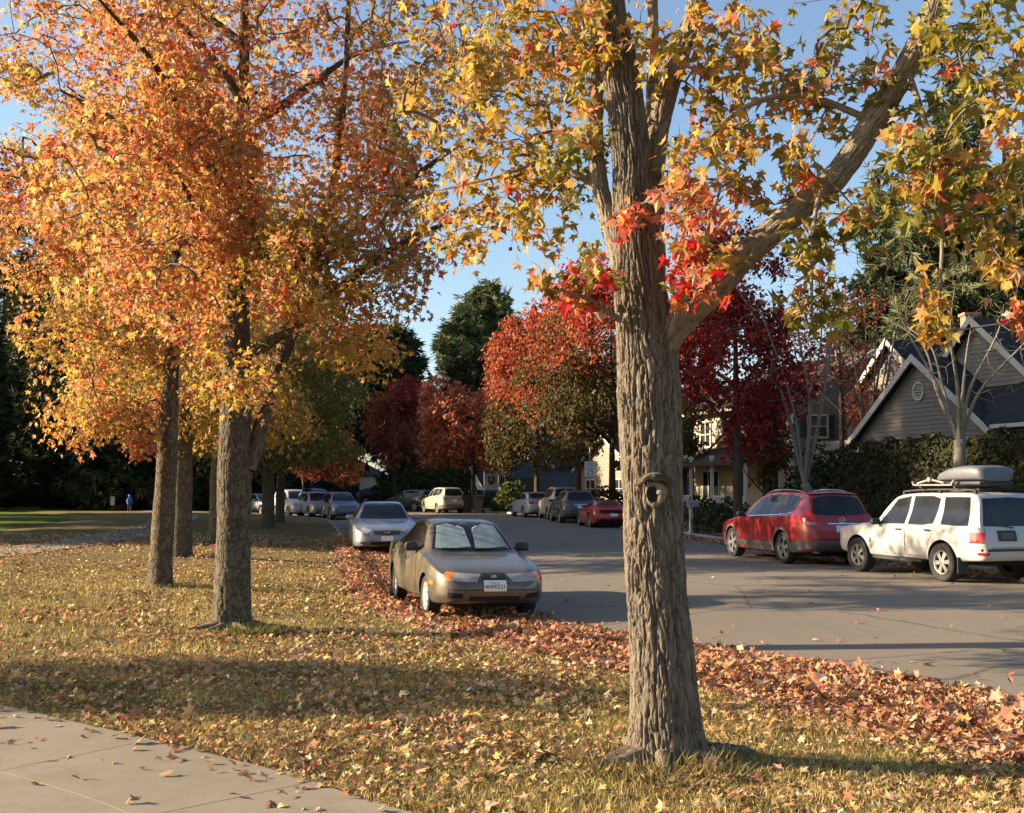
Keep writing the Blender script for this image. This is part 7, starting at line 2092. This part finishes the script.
# pale marker board at the edge of the grove
x, Y = xat(114, 78), 78; z = gz(x, Y); mk = tag(empty('marker_board', (x, Y, z), -math.atan2(x, Y)), 'pale upright marker board standing in front of the dark redwoods', 'marker')
mb = MB(); mb.box((0, 0, .72), (.28, .04, .62)); mb.build('board', simple('marker_paint', (.42, .40, .33), .7, .1, 6), mk)
mb = MB(); mb.box((0, .05, .3), (.09, .06, .9)); mb.build('post', M_DOOR, mk)

# ------------------------------------------------------------------ the child in blue
def figure():
    x, Y = xat(131, 75), 75; z = gz(x, Y)
    root = tag(empty('person', (x, Y, z), R(25)), 'child in a bright blue hooded jacket and dark trousers walking on the far lawn', 'person')
    J = {'pelvis': (0, 0, .56), 'waist': (0, .01, .68), 'chest': (0, .015, .84), 'neck': (0, .02, .95), 'head0': (0, 0, 1.0), 'head': (0, -.015, 1.09), 'crown': (0, -.005, 1.16),
         'hl': (.06, 0, .54), 'kl': (.07, -.10, .31), 'al': (.07, -.09, .06), 'tl': (.07, -.20, .03), 'hr': (-.06, 0, .54), 'kr': (-.065, .03, .30), 'ar': (-.065, .16, .09), 'tr': (-.065, .09, .03),
         'sl': (.12, .02, .89), 'el': (.16, .07, .70), 'wl': (.15, 0, .55), 'fl': (.145, -.03, .48), 'sr': (-.12, .02, .89), 'er': (-.16, -.04, .70), 'wr': (-.13, -.13, .60), 'fr': (-.12, -.18, .56)}
    E = [('pelvis', 'waist'), ('waist', 'chest'), ('chest', 'neck'), ('neck', 'head0'), ('head0', 'head'), ('head', 'crown'), ('pelvis', 'hl'), ('hl', 'kl'), ('kl', 'al'), ('al', 'tl'), ('pelvis', 'hr'), ('hr', 'kr'), ('kr', 'ar'), ('ar', 'tr'),
         ('chest', 'sl'), ('sl', 'el'), ('el', 'wl'), ('wl', 'fl'), ('chest', 'sr'), ('sr', 'er'), ('er', 'wr'), ('wr', 'fr')]
    rad = dict(pelvis=.10, waist=.095, chest=.115, neck=.045, head0=.06, head=.088, crown=.06, hl=.07, kl=.05, al=.034, tl=.03, hr=.07, kr=.05, ar=.034, tr=.03, sl=.055, el=.042, wl=.03, fl=.022, sr=.055, er=.042, wr=.03, fr=.022)
    def skin(keys, edges, grow, name, mat, parent):
        ks = [k for k in J if k in keys]; me = bpy.data.meshes.new(name)
        me.from_pydata([J[k] for k in ks], [(ks.index(a), ks.index(b)) for a, b in edges if a in ks and b in ks], [])
        ob = bpy.data.objects.new(name, me); COL.objects.link(ob)
        ob.modifiers.new('s', 'SKIN'); 
        for k, v in zip(ks, me.skin_vertices[0].data): v.radius = (rad[k] + grow, rad[k] * .85 + grow); v.use_root = (k == ks[0])
        sb = ob.modifiers.new('u', 'SUBSURF'); sb.levels = 2; sb.render_levels = 2
        dg = bpy.context.evaluated_depsgraph_get(); m2 = bpy.data.meshes.new_from_object(ob.evaluated_get(dg)); bpy.data.objects.remove(ob)
        m2.polygons.foreach_set('use_smooth', np.ones(len(m2.polygons), bool)); m2.materials.clear()
        return link(name, m2, mat, parent)
    skin(J.keys(), E, 0, 'body', simple('skin', (.42, .25, .17), .6, .06, 20), root)
    jk = skin({'pelvis', 'waist', 'chest', 'neck', 'sl', 'el', 'wl', 'sr', 'er', 'wr'}, E, .014, 'jacket', simple('blue_jacket', (.015, .11, .55), .6, .12, 14), root)
    skin({'pelvis', 'hl', 'kl', 'al', 'hr', 'kr', 'ar'}, E, .008, 'trousers', simple('dark_trousers', (.03, .03, .035), .8, .12, 14), root)
    V, F = rounded_block((0, .02, 1.10), (.215, .215, .24), .9, 10, 14)
    mb = MB(); mb.add(V, F); mb.build('hood', bpy.data.materials['blue_jacket'], root, True)
    for k in ('l', 'r'):
        t = J['t' + k]; a = J['a' + k]; V, F = rounded_block(((t[0] + a[0]) / 2, (t[1] + a[1]) / 2 - .01, (t[2] + a[2]) / 2 - .015), (.085, .21, .075), .7)
        mb = MB(); mb.add(V, F); mb.build('shoe', M_DOOR, root, True)
figure()
# driveway beside the hedge
def ribbon(name, pts, wid, mat, dz):
    K = catmull(pts, .5); N = normals2(K); o = np.linspace(-wid / 2, wid / 2, 5)
    XY = K[:, None] + N[:, None] * o[None, :, None]
    z = ground_info(XY[..., 0].ravel(), XY[..., 1].ravel())[0] + dz
    return tag(link(name, np_mesh(name, np.concatenate([XY.reshape(-1, 2), z[:, None]], 1), grid_faces(len(K), 5)[:, ::-1], True), mat), kind='structure')
ribbon('driveway', [(7.35, 37.4), (9.2, 38.0), (12.0, 39.0)], 3.0, M_CONC, .03)
